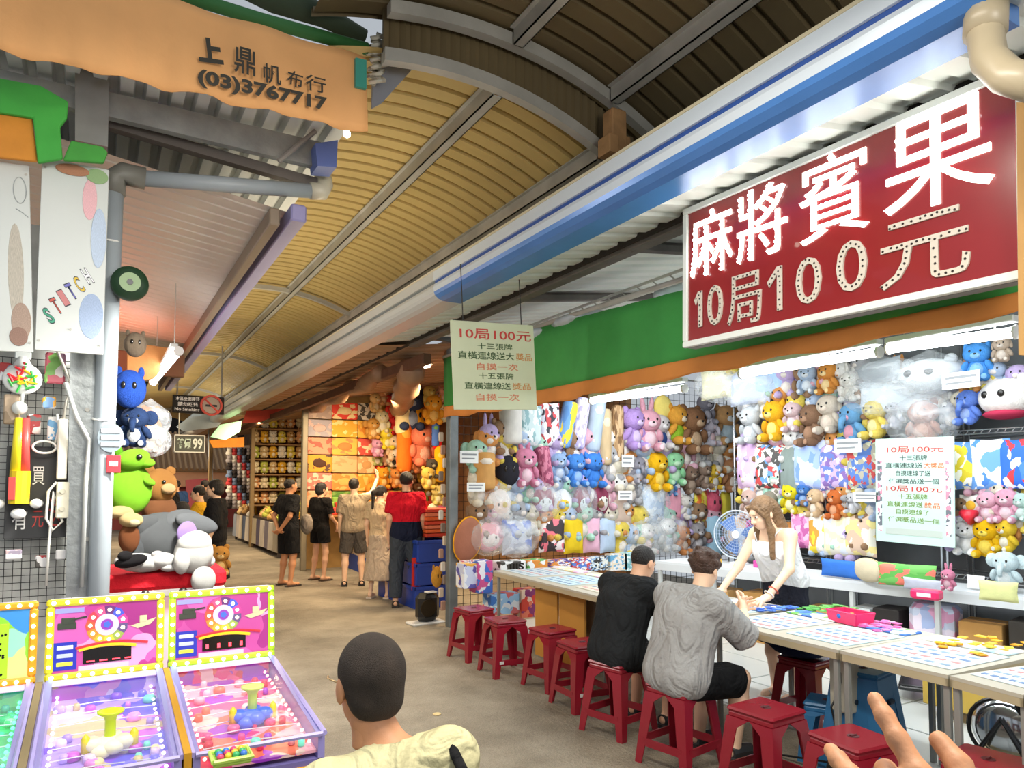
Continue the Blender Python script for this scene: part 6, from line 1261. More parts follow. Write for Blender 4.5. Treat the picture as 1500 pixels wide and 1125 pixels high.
WALL = [
 ('pillow', 1050, 562, 40, 'e8e4b8', 'f0ece0', 'pale yellow cushion hanging in a clear bag, leftmost of the ceiling row', dict(w=40, bag=True)),
 ('pillow', 1098, 568, 44, pr('b4c0dc', 'd0d8e8', s=4), None, 'pale blue cushion in a clear bag in the ceiling row', dict(w=50, bag=True)),
 ('pillow', 1128, 552, 50, 'a8c4e8', 'c8d8ee', 'light blue fluffy cushion in the ceiling row', dict(w=34)),
 ('bear', 1184, 556, 42, 'b0c4dc', 'e0e8f0', 'pale blue bear plush in the ceiling row', {}),
 ('dog', 1214, 554, 46, 'dc9448', 'f4d8a0', 'orange puppy plush in the ceiling row', {}),
 ('bunny', 1246, 566, 44, 'f0eee8', 'dcd8d0', 'white rabbit plush in the ceiling row', {}),
 ('pillow', 1285, 548, 36, '9aa4ac', 'c0c8cc', 'grey cushion in a clear bag in the ceiling row', dict(w=60, bag=True)),
 ('pillow', 1310, 580, 46, 'd0dae4', 'e4eaf0', 'white cushion in a large clear bag under the grey one', dict(w=70, bag=True)),
 ('ball', 1362, 552, 50, 'dfe6ec', None, 'white round plush in a clear bag under the bright tube', dict(w=60, bag=True)),
 ('cat', 1432, 530, 56, '4f98e4', '8cc0f0', 'bright blue cat plush at the top right of the long wall', {}),
 ('dog', 1468, 512, 36, 'c8b4a0', 'e8dcd0', 'beige puppy plush at the top right corner', {}),
 ('cat', 1102, 622, 54, 'c4c8cc', 'e4e8ea', 'silver grey cat plush on the first rack shelf', {}),
 ('cat', 1137, 616, 58, 'ecb028', 'f8dc80', 'golden lion cub plush on the first rack shelf', {}),
 ('bunny', 1163, 610, 44, 'dcc0c4', 'f0e0e4', 'dusty pink rabbit plush on the first rack shelf', {}),
 ('bear', 1192, 622, 60, '8a6a54', 'b08a70', 'large dark brown bear plush on the first rack shelf', {}),
 ('dog', 1216, 606, 56, 'd4c8b8', 'ecdccc', 'cream puppy plush with drooping ears on the first rack shelf', {}),
 ('elephant', 1251, 620, 60, '6fa4d0', 'e8a8b8', 'blue elephant plush on the first rack shelf', {}),
 ('bear', 1285, 612, 58, 'ecd468', 'f4e8a8', 'pale yellow bear plush on the first rack shelf', {}),
 ('dog', 1312, 606, 42, 'c8ccd8', 'e8e8f0', 'pale grey puppy plush on the first rack shelf', {}),
 ('bear', 1354, 618, 64, 'b48474', 'd0a898', 'rosy brown bear plush with a price card above it', dict(bag=True)),
 ('elephant', 1420, 596, 50, '6a8ce0', 'a0b8ec', 'blue elephant plush right of the mint price board', {}),
 ('ball', 1474, 582, 54, 'f4f0ec', 'a8304c', 'white round plush with a wine red scarf at the right edge', dict(w=50)),
 ('pillow', 1097, 682, 62, pr('d8b8dc', 'e8d0e8', 'c8a4d0', s=4), None, 'pink-lilac cushion, first on the second rack shelf', dict(w=30)),
 ('pillow', 1130, 684, 60, pr('e8e4d8', '4c4a48', '6a9cd8', 'c84848', 'e8e4d8', s=9, k=5), None, 'comic printed cushion on the second rack shelf', dict(w=36)),
 ('pillow', 1156, 688, 60, '8a9894', 'a4b0ac', 'grey-green cushion on the second rack shelf', dict(w=24)),
 ('pillow', 1186, 682, 64, pr('7a9ce4', 'a0b8f0', 'c8d4f4', s=4, k=2), None, 'blue cushion on the second rack shelf', dict(w=40)),
 ('pillow', 1226, 684, 62, pr('8a6ab0', 'c8b0dc', 'e4d8ec', '6a80c8', s=10, k=6), None, 'purple busily printed cushion on the second rack shelf', dict(w=40)),
 ('pillow', 1266, 680, 66, pr('e0e4c8', 'c84a48', '5a80c8', 'b8b4a0', s=9, k=7), None, 'cream cushion with red and blue print left of the price board', dict(w=36)),
 ('pillow', 1416, 682, 64, pr('e8d83a', 'd8c42a', 'f0f0e0', '5a8cd0', s=5), None, 'yellow and white cushion right of the price board', dict(w=34)),
 ('pillow', 1451, 680, 66, pr('4a84dc', 'e8f0f8', '6aa0e4', 'f0f4f8', s=4, k=1), None, 'blue and white cushion between the yellow one and the right edge', dict(w=34)),
 ('pillow', 1488, 680, 66, 'd', None, '', dict(w=34)),
 ('bear', 1100, 738, 42, 'd4b4a8', 'ecdcd4', 'dusty beige bear plush on the third rack shelf', {}),
 ('bear', 1130, 738, 38, '9a9484', 'c4c0b0', 'grey-beige bear plush on the third rack shelf', {}),
 ('cat', 1160, 730, 42, 'ecd82c', 'f4f0c0', 'lemon yellow cat plush on the third rack shelf', {}),
 ('bear', 1178, 724, 32, '4f84d0', 'a0c0ec', 'small blue bear plush on the third rack shelf', {}),
 ('dog', 1196, 736, 40, 'e0c098', 'f4e8d8', 'sandy puppy plush on the third rack shelf', {}),
 ('bear', 1226, 738, 42, 'd8743c', 'f0b088', 'burnt orange bear plush on the third rack shelf', {}),
 ('bunny', 1250, 736, 30, 'dcdce0', 'f0f0f4', 'small white rabbit plush beside the orange bear', {}),
 ('packet', 1424, 742, 30, 'f0ece4', 'ecb83c', 'white cushion with a yellow spot right of the price board', dict(w=26)),
 ('bunny', 1448, 742, 44, 'f0b8cc', 'f8dce6', 'pink rabbit plush on the shelf right of the price board', {}),
 ('bunny', 1476, 740, 48, 'ecacc4', 'f8dce6', 'pink rabbit plush nearer the right edge of the picture', {}),
 ('bear', 1498, 742, 40, 'c4e4dc', 'e4f4f0', 'pale mint bear plush at the right edge', {}),
 ('pillow', 1081, 786, 54, 'd4bca4', 'e4d4c4', 'light brown cushion, first on the fourth rack shelf', dict(w=30)),
 ('pillow', 1101, 784, 50, pr('c84a90', 'e08cbc', '8a3470', s=8), None, 'magenta printed cushion on the fourth rack shelf', dict(w=16)),
 ('pillow', 1120, 778, 52, pr('e8e43c', 'ece8c8', 'f0f0e0', s=4), None, 'lime yellow and cream cushion on the fourth rack shelf', dict(w=32)),
 ('pillow', 1180, 776, 50, pr('e08cc0', 'f0c0dc', 'c060a0', s=8, k=3), None, 'pink printed cushion behind the woman in white', dict(w=34)),
 ('pillow', 1203, 782, 52, pr('f0d83c', 'e8e4dc', 'd89a3c', 'f0ece4', s=4, k=2), None, 'yellow topped cream cushion right of the woman in white', dict(w=26)),
 ('pillow', 1228, 784, 54, pr('ece8b8', 'e4e0d0', 'd8e0e8', s=5, k=4), None, 'pale cream cushion on the fourth rack shelf', dict(w=32)),
 ('pillow', 1260, 784, 54, pr('ecdc90', 'e8e4d4', 'd4b8a0', s=5, k=5), None, 'cream and tan cushion just left of the price board', dict(w=34)),
 ('bear', 1418, 786, 50, 'e8eaec', 'f4f4f4', 'white bear plush on the lower shelf at the right', {}),
 ('cat', 1446, 788, 54, 'f0bc1c', 'f8dc60', 'golden cat plush on the lower shelf at the right', {}),
 ('chick', 1476, 784, 46, 'f0cc3c', 'f4f0e0', 'yellow duck plush on the lower shelf at the right', {}),
]
for i, (k, x, y, h, c1, c2, t, kw) in enumerate(WALL):
    if not t: c1, t = pr('2f6ad8', 'e8f0f8', '4a84e0', 'c83a44', s=4, k=4), 'deep blue and white cushion at the right edge of the second shelf'
    wall(k, x, y, h, c1, c2, t, seed=i, **kw)
def backfill(fn, x0, x1, y0, y1, n, seed, where):
    rr_ = random.Random(seed); cs = (('pink', 'e0b0c0'), ('cream', 'e8e0cc'), ('pale blue', 'b4c8e4'), ('brown', '9c7c60'), ('grey', 'b0b0b4'), ('yellow', 'e8d060'), ('lilac', 'c4b0dc'), ('white', 'ecebe8'), ('orange', 'dc9858'), ('mint', 'b0dcc8'))
    for i in range(n):
        nm, c = cs[(i*7+seed) % 10]; k = ('bear', 'cat', 'bunny', 'dog', 'elephant')[(i*3+seed) % 5]; x, y = x0+(x1-x0)*((i+.5)/n), y0+(y1-y0)*rr_.random()
        fn(k, x, y, rr_.uniform(42, 54), c, 'f0e8e0', 'small %s %s plush half hidden %s' % (nm, {'dog': 'puppy', 'bunny': 'rabbit'}.get(k, k), where), d=-.07, small=True)
for a_ in ((end, 690, 800, 712, 724, 6, 1, 'in the wire gaps left of the maroon cushions'), (end, 800, 930, 712, 724, 7, 12, 'in the wire gaps above the maroon cushions'), (end, 930, 1070, 652, 668, 9, 2, 'between the first and second rows near the corner'), (end, 700, 925, 652, 660, 9, 8, 'between the first and second rows near the post'),
           (end, 690, 860, 758, 766, 9, 3, 'between the third and fourth rows near the post'), (end, 860, 1070, 758, 768, 10, 4, 'between the third and fourth rows near the corner'), (end, 900, 940, 770, 800, 3, 5, 'beside the pale blue cushion of the fourth row'), (end, 690, 740, 640, 700, 3, 9, 'by the price cards on the steel post'), (end, 884, 925, 675, 700, 3, 14, 'between the blue cats and the price card'),
           (wall, 1085, 1330, 586, 600, 10, 4, 'at the back of the first rack shelf'), (wall, 1090, 1270, 700, 716, 9, 5, 'at the back of the third rack shelf'), (wall, 1400, 1500, 700, 800, 8, 6, 'behind the toys right of the price board'), (wall, 1370, 1500, 545, 640, 8, 7, 'behind the blue plush at the upper right'),
           (wall, 1060, 1330, 535, 560, 10, 15, 'in the ceiling row of the long wall'), (wall, 1090, 1275, 650, 655, 9, 16, 'above the printed cushions of the second shelf'), (wall, 1080, 1280, 760, 800, 9, 17, 'behind the cushions of the fourth shelf'), (wall, 1230, 1290, 725, 750, 3, 18, 'right of the burnt orange bear')):
    backfill(*a_)
# toys and boxes on the end counter row and rear counter
BX = (('5a4a9c', 'd88a3a', 'e8e4ea'), ('e8e8ea', '4a80d0', 'c84a48'), ('e4e6e0', '3c3a3a', '9ab8d8'), ('e8d8c0', '6aa8d0', 'e8e8e8'), ('b8dce0', '7ab0b8', 'e4eeee'), ('f0e0e4', 'd86a8a', 'e4e4e4'))
for i, (x, w_, h_) in enumerate(((818, 30, 18), (848, 28, 20), (874, 24, 22), (902, 24, 26), (924, 26, 28), (690, 28, 30))):
    p0, p1 = aY(x-w_/2, 836 if i < 5 else 850, 7.2), aY(x+w_/2, (836 if i < 5 else 850)-h_, 7.2); o = MB().rbox(-.5, -.06, 0, .5, .06, 1, .01).build('toy_box', printed(BX[i], 9, .5, seed=i+20), loc=((p0.x+p1.x)/2, 7.2, p0.z)); o.scale = (abs(p1.x-p0.x), 1, p1.z-p0.z)
    tag(o, ('purple toy box standing behind the first gaming table', 'white and blue toy box behind the first gaming table', 'white and black toy box behind the first gaming table', 'cream and blue toy box behind the first gaming table', 'pale teal toy box nearest the man in black', 'purple and orange toy box leaning on the wire by the post')[i], 'toy box')
def rear(kind, px, py, h, c1, c2, label, w=None, **kw):
    q = aZ(px, py, .76); q = q+Vector((.1, 0, 0)); s = depth(q)/FPX; q.z = .765+h*s*.5; return toy(kind, q, h*s, c1, c2, label, 'W', w=w*s if w else None, **kw)
rear('pillow', 1222, 848, 26, '3f7ad8', 'c8d8f0', 'blue cushion lying on the rear counter beside the woman', w=70)
rear('disc', 1262, 854, 34, 'd8ccb0', 'c8b890', 'beige round cushion on the rear counter with a blue bow', w=60)
rear('pillow', 1318, 862, 34, pr('5fae50', 'e87c68', '6fb85c', s=4), None, 'green cushion with orange patches on the rear counter', w=80)
rear('pillow', 1340, 868, 18, 'b8bccc', None, 'grey-lilac folded blanket in front of the green cushion', w=60)
rear('bunny', 1380, 868, 34, 'f098b8', 'f8d0dc', 'small pink rabbit plush sitting on the rear counter')
rear('elephant', 1466, 868, 62, 'd4e8ee', 'f0f8fa', 'pale blue and white elephant plush on the rear counter at the right')
rear('pillow', 1452, 884, 30, 'dce0a0', None, 'pale yellow-green packet on the rear counter at the right', w=50)
rear('packet', 1420, 745+120, 20, 'e8e8ea', None, 'white packet on the rear counter near the pink rabbit', w=26)
for i, (x, y, c, t) in enumerate(((1108, 832, 'c84a9c', 'magenta play card box behind the woman'), (1030, 828, 'e0b040', 'yellow box on the rear counter behind the men'))):
    q = aZ(x, y, .76); o = MB().rbox(-.06, -.1, 0, .06, .1, .07, .006).build('card_box', mat(c, .5), loc=(q.x+.12, q.y, .757)); tag(o, t, 'box')
c = W_(1411, 752, .1); r = empty('traffic_cone', c, 0, 'small red and white cone on the shelf right of the price board', 'cone'); MB().lathe([(.07, -.09), (.03, .02)], seg=14).build('red_cone', plastic('d8283c'), r, True); MB().lathe([(.045, -.03), (.034, .0)], seg=14).build('white_band', plastic('f4f4f4'), r, True); r.rotation_euler = (0, 1.2, 1.5)
# price cards
CDM = mat('eef0ee', .5)
for i, (x, y, w_, h_, pl) in enumerate(((674, 678, 30, 18, 'N'), (684, 720, 30, 13, 'N'), (911, 684, 22, 18, 'N'), (906, 733, 26, 14, 'N'), (1222, 664, 36, 20, 'W'), (1380, 572, 44, 24, 'W'), (1250, 735, 34, 14, 'W'))):
    P = E_(x, y, .16) if pl == 'N' else W_(x, y, .22); s = depth(P)/FPX; w, h = w_*s*(1.0 if pl == 'N' else 1.2), h_*s
    o = MB().rbox(0, 0, -.004, w, h, 0, .002).build('price_card', CDM); frame_at(o, P, (1, 0, .0) if pl == 'N' else (0, -1, 0), (0, 0, 1)); tag(o, 'white handwritten price card ' + ('at the top of the steel post', 'second down on the steel post', 'beside the small grey elephant plush', 'right of the maroon cushions', 'on the purple printed cushion', 'above the rosy brown bear plush', 'right of the burnt orange bear')[i], 'price card')
    MB().box(.1*w, .62*h, 0, .9*w, .78*h, .001).box(.1*w, .3*h, 0, .8*w, .42*h, .001).build('printed_lines', mat('8a8e92', .6), o)

# ================================================================ WARM LIT STALLS DOWN THE PASSAGE
def prismY(name, x0, x1, y0, y1, z0, z1, m, label, cat): return tag(MB().rbox(x0, y0, z0, x1, y1, z1, .01).build(name, m), label, cat)
YW = 14.0
XW = aY(447, 700, YW).x
struct(MB().box(XW, YW+.12, 0, 6.2, YW+.2, 3.5).build('wall_back', mat('b08a50', .8, vary=.3)))
tag(MB().rbox(XW-.08, YW-.1, 0, XW+.02, YW+.02, 3.3, .01).build('steel_post', mat('8f8672', .5, .3, vary=.15)), 'tan-grey post at the corner of the warm lit stall', 'post')
def wput(kind, px, py, h, c1, c2, label, y, wpx=None, **kw):
    p = aY(px, py, y); return toy(kind, p, szp(p, h), c1, c2, label, 'N', w=szp(p, wpx) if wpx else None, **kw)
FL = [['b09a90|c8b0a0|pinkish grey', 'e04030|f0d8a0|red', 'd8d0c0|4a4640|white and grey'], ['b0a8b0|d8b8b0|mauve', 'ecae34|f4dc90|golden', 'e8b040|d88a30|orange-yellow'], ['d89a7a|b06050|salmon', 'ecb44c|e88c50|orange', 'c84a3c|e8c8a0|brick red'], ['e4a030|5a4034|amber', 'e4b07c|d89c68|peach', 'e0c08c|c89860|sand'], ['e87a6a|f4c8b0|coral', 'e08a3c|f0b464|pumpkin', 'e89c30|f0c060|bright orange'], ['e8b088|d89060|light peach', '5a8c34|88a850|leaf green', 'd89040|e8b878|copper']]
for rI, row in enumerate(FL):
    for cI, s_ in enumerate(row):
        a, b_, nm = s_.split('|'); x = (468, 505, 537)[cI]; w_ = (36, 38, 26)[cI]; y = 601+rI*26+cI*1
        wput('flat', x, y, 24.5, pr(a, a, b_, s=5, k=rI*3+cI), b_ if (rI+cI) % 2 else None, '%s folded blanket in the warm stall grid, %s column, %s row' % (nm, ('left', 'middle', 'right')[cI], ('top', 'second', 'third', 'fourth', 'fifth', 'bottom')[rI]), YW-.05, wpx=w_, yaw=0)
HG = [('bear', 560, 580, 26, 'd8a878', 'f0d8b0', 'tan bear'), ('bear', 575, 596, 30, 'e84438', 'f4d0a0', 'red bear'), ('bunny', 584, 575, 26, 'e88070', 'f8c8b0', 'salmon rabbit'), ('bear', 578, 622, 28, 'd83434', 'f0c0a0', 'crimson bear'), ('bear', 560, 618, 30, 'f4ecc0', 'f8f4e0', 'ivory bear'), ('elephant', 546, 628, 28, 'd8a050', 'ecc890', 'tan elephant'), ('bolster', 591, 600, 64, 'f0d8a0', 'f8ecd0', 'cream long'), ('cat', 603, 600, 56, '3c4664', '9aa4b8', 'slate blue cat'), ('ball', 613, 612, 36, 'f0a41c', None, 'large amber round'), ('bear', 634, 600, 40, 'eca838', 'f4cc78', 'golden bear'), ('bear', 602, 575, 30, 'ccb478', 'e8dcb0', 'khaki bear'), ('dino', 628, 580, 28, 'c8b060', 'd8d890', 'olive dinosaur'), ('chick', 566, 642, 30, 'f4e040', 'f4f4c0', 'lemon duck'), ('bear', 578, 656, 34, 'f4d8b0', 'f8ecd8', 'pale apricot bear'), ('bolster', 592, 655, 62, 'f07020', 'f4a040', 'orange long'), ('bear', 552, 656, 24, 'dca0c0', 'f0c8dc', 'lilac-pink bear'), ('bear', 617, 652, 56, 'f08868', 'f8b8a0', 'big coral pink bear'), ('bolster', 638, 636, 30, '5a80d0', '80b860', 'blue and green long'), ('pillow', 641, 648, 16, 'e02828', None, 'red'), ('bear', 650, 605, 24, 'f0e8b8', 'f8f4e0', 'pale yellow bear'),
      ('bolster', 644, 680, 44, 'f4b018', 'f4c860', 'golden long'), ('bear', 575, 672, 22, 'f0e0c0', '4a4038', 'cream bear'), ('dog', 590, 678, 24, 'f08830', 'f8c080', 'orange puppy'), ('cat', 632, 686, 26, '5a5248', 'd8c8a0', 'dark grey cat'), ('bear', 626, 700, 30, 'f0c860', 'f8e4a0', 'yellow bear'), ('bear', 560, 700, 28, 'eca030', 'f4cc80', 'honey bear'), ('bear', 580, 700, 26, 'e89c50', 'f4c890', 'caramel bear'), ('bear', 640, 725, 26, 'f0d880', 'f8ecc0', 'butter yellow bear'), ('bunny', 543, 722, 26, 'e89838', 'f4c478', 'orange rabbit'), ('bear', 612, 680, 24, 'c87848', 'e0a070', 'rust bear'), ('bear', 646, 760, 26, 'f0c84c', 'f8e098', 'sunny yellow bear'), ('chick', 634, 750, 24, 'f4ecc8', 'f8f4e0', 'cream duck'), ('pillow', 556, 738, 26, 'f0b048', None, 'orange'), ('pillow', 580, 734, 26, 'd8903c', None, 'ochre'), ('bear', 549, 590, 26, 'f0d090', 'f8e8c0', 'straw coloured bear'), ('bear', 648, 578, 22, 'f0b090', 'f8d8c0', 'shell pink bear')]
for i, (k, x, y, h, a, b_, nm) in enumerate(HG): wput(k, x, y, h*1.2, a, b_, '%s %s hanging among the warm lit plush wall' % (nm, 'cushion' if k in ('bolster', 'pillow') else 'plush'), YW-.25-.9*(x > 585)-.6*(x > 625), wpx=(h*.42 if k == 'bolster' else h*.95), group='plush hanging in the warm stall', small=True)
tag(MB().rbox(XW+.1, YW-.75, 1.02, 5.9, YW-.1, 1.06, .01).build('display_shelf', mat('a8743c', .7)), 'wooden shelf of bright packets under the folded blankets', 'shelf')
PCN = (('red', 'd8402c'), ('orange', 'ec8a34'), ('pink', 'ec7ca0'), ('yellow', 'f0c840'), ('white', 'f0e8d8'), ('green', '8ab848'))
for rI in range(3):
    for cI in range(13):
        nm, c_ = PCN[(rI*5+cI*7+cI//3) % 6]; x_ = XW+.25+cI*.20; tag(MB().rbox(x_, YW-.72+.2*rI, 1.06, x_+.17, YW-.60+.2*rI, 1.20+.09*rI, .012).build('gift_packet', mat(c_, .5), None), '%s packet on the shelf under the blankets, %s row, %s along' % (nm, ('front', 'middle', 'back')[rI], ('first', 'second', 'third', 'fourth', 'fifth', 'sixth', 'seventh', 'eighth', 'ninth', 'tenth', 'eleventh', 'twelfth', 'thirteenth', 'fourteenth')[cI]), 'packet', 'bright packets under the blankets')
MC2 = (('gold', 'f0b430'), ('ivory', 'f4ecd0'), ('scarlet', 'e03c2c'), ('peach', 'f4b890'), ('mustard', 'd8a038'), ('rose', 'ec8ca0'), ('tangerine', 'f08428'), ('sage', 'b8c078'), ('cocoa', '9c6c48'))
for rI in range(9):
    for cI in range(7):
        nm, c_ = MC2[(rI*4+cI*5) % 9]; k = ('bear', 'bunny', 'cat', 'dog', 'chick')[(rI+cI*3) % 5]; x_, y_ = 552+cI*15, 574+rI*24
        wput(k, x_+(rI % 2)*5, y_, 27, c_, 'f8ecd0', 'small %s %s plush, warm stall back wall, %s row, %s from left' % (nm, {'chick': 'duck', 'dog': 'puppy', 'bunny': 'rabbit'}.get(k, k), ('top', 'second', 'third', 'fourth', 'fifth', 'sixth', 'seventh', 'eighth', 'lowest')[rI], ('first', 'second', 'third', 'fourth', 'fifth', 'sixth', 'seventh')[cI]), YW-.02, small=True, group='plush at the back of the warm stall')
tag(MB().rbox(aY(543, 486, 7.45).x, 7.42, aY(600, 494, 7.45).z, aY(664, 486, 7.45).x, 7.50, aY(600, 476, 7.45).z, .01).build('bracket_beam', mat('5f6468', .5, .3)), 'dark grey bracket beam reaching left from behind the hanging white sign', 'beam')
# third stall: plush shelves beyond the post
YT = 20.0
XT = aY(367, 700, YT+.4).x
struct(MB().box(XT, YT+.4, 0, 5.4, YT+.5, 3.6).build('wall_back', mat('7a5430', .8, vary=.3)))
NM = [('golden', 'ecb840'), ('cream', 'f0e4c0'), ('lemon', 'f0dc60'), ('sand', 'dcc090'), ('apricot', 'f0b884'), ('white', 'f4f0e4'), ('olive', 'c4cc60'), ('tan', 'd0a468')]
for rI in range(6):
    yy = 618+rI*22; tag(MB().rbox(aY(368, yy+11, YT).x, YT-.25, aY(400, yy+11, YT).z-.03, aY(446, yy+11, YT).x, YT+.3, aY(400, yy+11, YT).z, .005).build('shelf', mat('8a6a44', .7)), 'wooden shelf of the far plush stall, %s from the top' % ('first', 'second', 'third', 'fourth', 'fifth', 'lowest')[rI], 'shelf')
    for cI in range(6):
        nm, c_ = NM[(rI*3+cI*5) % 8]; k = ('bear', 'bunny', 'chick', 'cat', 'dog')[(rI+cI*2) % 5]
        wput(k, 374+cI*13, yy, 19, c_, 'f4e8d0', '%s %s plush on the %s shelf of the far stall, %s along' % (nm, {'chick': 'duck', 'dog': 'puppy', 'bunny': 'rabbit'}.get(k, k), ('top', 'second', 'third', 'fourth', 'fifth', 'lowest')[rI], ('first', 'second', 'third', 'fourth', 'fifth', 'sixth')[cI]), YT, small=True, group='plush on the far stall shelves')
# goods heaps and counters
ca, cb_ = aZ(340, 789, 0), aZ(407, 818, 0)
tb = empty('goods_table', (cb_.x, cb_.y, 0), 0, 'long goods table with striped hanging cloths at the far stall', 'table'); Lr = (ca-cb_); Lr.z = 0; dd = Lr.normalized(); nr = Vector((dd.y, -dd.x, 0)); Ln = min(Lr.length, 6.4)
def tq(t, w, z): q = dd*Ln*t+nr*w; return Vector((q.x, q.y, z))
MB().prism([tq(0, 0, .76), tq(1, 0, .76), tq(1, 1.1, .76), tq(0, 1.1, .76)], (0, 0, .05)).build('tabletop', mat('3a2c22', .6), tb)
CC = ['b0a898', 'cfc8bc', '8a8490', 'd8d0c4', '6a6478', 'c4b89c', 'a8a0a8', 'd4ccc0', '5f6a80', 'c8bca8', 'b8b0ac', '8f98a8']
for k in range(12): MB().prism([tq(k/12+.004, -.02, .12), tq((k+1)/12-.004, -.02-.02*(k % 2), .12), tq((k+1)/12-.004, -.01, .76), tq(k/12+.004, -.01, .76)], (nr*.02)).build('hanging_cloth', fab(CC[k]), tb)
for t in (.02, .98):
    for w_ in (.05, 1.0): q = tq(t, w_, 0); MB().box(q.x-.03, q.y-.03, 0, q.x+.03, q.y+.03, .76).build('leg', BEAM, tb)
rr_ = random.Random(5)
for k in range(60):
    t, w_ = rr_.random()*.96+.02, rr_.random(); q = tq(t, w_, .83+.22*w_)+tb.location; nm, c_ = NM[k % 8]
    o = link('small_plush', cm(('sp', c_), lambda: MB().ball((0, 0, 0), (.11, .10, .09), 8, 6).ball((0, -.05, .09), (.075, .07, .07), 8, 6).ball((.05, -.05, .15), .025, 5, 4).ball((-.05, -.05, .15), .025, 5, 4).mesh('p', fur(c_), True))); o.location = q; o.rotation_euler = (0, 0, rr_.random()*3); tag(o, 'tiny %s plush in the heap on the far goods table' % nm, 'plush toy', 'tiny %s plush in the heap on the goods table' % nm)
tag(MB().prism([tq(0, .2, .81)+tb.location, tq(1, .2, .81)+tb.location, tq(1, 1.1, .95)+tb.location, tq(0, 1.1, .95)+tb.location], (0, 0, .01)).build('sloping_shelf', mat('a8743c', .7)), 'sloping wooden display shelf on the far goods table', 'shelf')
# blue skirted counter of the warm stall
a, b_ = aZ(472, 816, 0), aZ(563, 854, 0); dv = b_-a; nv = Vector((-dv.y, dv.x, 0)).normalized(); nv = nv if nv.x > 0 else -nv; c0 = (a+b_)/2
r = empty('stall_counter', c0, 0, 'low counter with blue skirt and red trays in front of the warm stall', 'counter')
a, b_ = a-c0, b_-c0
MB().prism([a, b_, b_+Vector((0, 0, .30)), a+Vector((0, 0, .30))], nv*.7).build('blue_skirt', mat('2a4ea8', .6, vary=.1), r); 
for k in range(7): u, v = a.lerp(b_, k/7+.004), a.lerp(b_, (k+1)/7-.004); MB().prism([u+Vector((0, 0, .30)), v+Vector((0, 0, .30)), v+Vector((0, 0, .70)), u+Vector((0, 0, .70))], nv*.65).build('front_panel', mat(('c9b8a4', 'd8c8b4', 'b0a8a0')[k % 3], .6), r)
for k in range(16):
    u = a.lerp(b_, (k+.5)/16)+nv*(.1+.25*(k % 2))+Vector((0, 0, .74)); MB().rbox(u.x-.08, u.y-.15, u.z-.04, u.x+.08, u.y+.15, u.z, .01).build('packet', mat(('d8485a', 'f0dcd8', 'e87a8a', 'd83a3a')[k % 4], .5), r)
# blue crates with red boxes by the post
q = aZ(607, 893, 0)
for k in range(3):
    for j in range(2):
        if j and k == 2: continue
        r = empty('blue_crate', (q.x+.28+.02*k, q.y+.35+.72*j, .30*k), .05*j, 'blue plastic crate near the steel post, %s of the %s stack' % (('bottom', 'middle', 'top')[k], ('near', 'far')[j]), 'crate', 'blue crates by the steel post')
        B2 = plastic('1f3fa0', .4); MB().box(-.26, -.32, 0, .26, .32, .02).build('base', B2, r)
        for s in (-1, 1): MB().rbox(-.26, s*.32-.012, .0, .26, s*.32+.012, .28, .005).build('side', B2, r); MB().rbox(s*.26-.012, -.32, .0, s*.26+.012, .32, .28, .005).build('side', B2, r)
        MB().rbox(-.28, -.34, .24, .28, -.315, .285, .006).rbox(-.28, .315, .24, .28, .34, .285, .006).rbox(-.285, -.34, .24, -.255, .34, .285, .006).build('rim', B2, r)
o = MB().rbox(0, 0, -.004, .42, .12, 0, .002).build('red_label', mat('d8281e', .5)); frame_at(o, (q.x-.01, q.y+.08, .24), (0, 0, 1), (1, 0, 0)); tag(o, 'red upright label with white letters on the blue crates', 'label'); [MB().prism([(.04+.06*k, .03, 0), (.06+.06*k, .03, 0), (.075+.06*k, .10, 0), (.055+.06*k, .10, 0)], (0, 0, .002)).build('white_stroke', plastic('f2e8e4'), o) for k in range(5)]
for k in range(7):
    x_ = q.x+.40; tag(MB().rbox(x_-.2, q.y+.1, .92+.055*k, x_+.22, q.y+.72, .965+.055*k, .006).build('red_box', mat(('d8442c', 'e8642c', 'e87c5a')[k % 3], .5)), 'flat orange-red box on the blue crates, %s from the bottom of the pile' % ('first', 'second', 'third', 'fourth', 'fifth', 'sixth', 'seventh')[k], 'box', 'flat orange-red boxes on the blue crates')
wput('ball', 640, 845, 34, 'e8a844', None, 'round yellow-brown cushion hanging low on the steel post', 7.9, wpx=18)
# string of small packets along the post
for k in range(14):
    p = aY(646+(k % 3)*3, 640+k*19, 7.75); o = MB().rbox(-.03, -.015, -.055, .03, .015, .055, .01).build('small_packet', mat(('d8c8b4', 'b08a78', 'e0d8cc', '8a7a70')[k % 4], .4), loc=p); tag(o, 'small %s packet clipped beside the steel post, number %d from the top' % (('cream', 'brown', 'pale', 'dark')[k % 4], k+1), 'toy packet', 'packets strung beside the steel post')
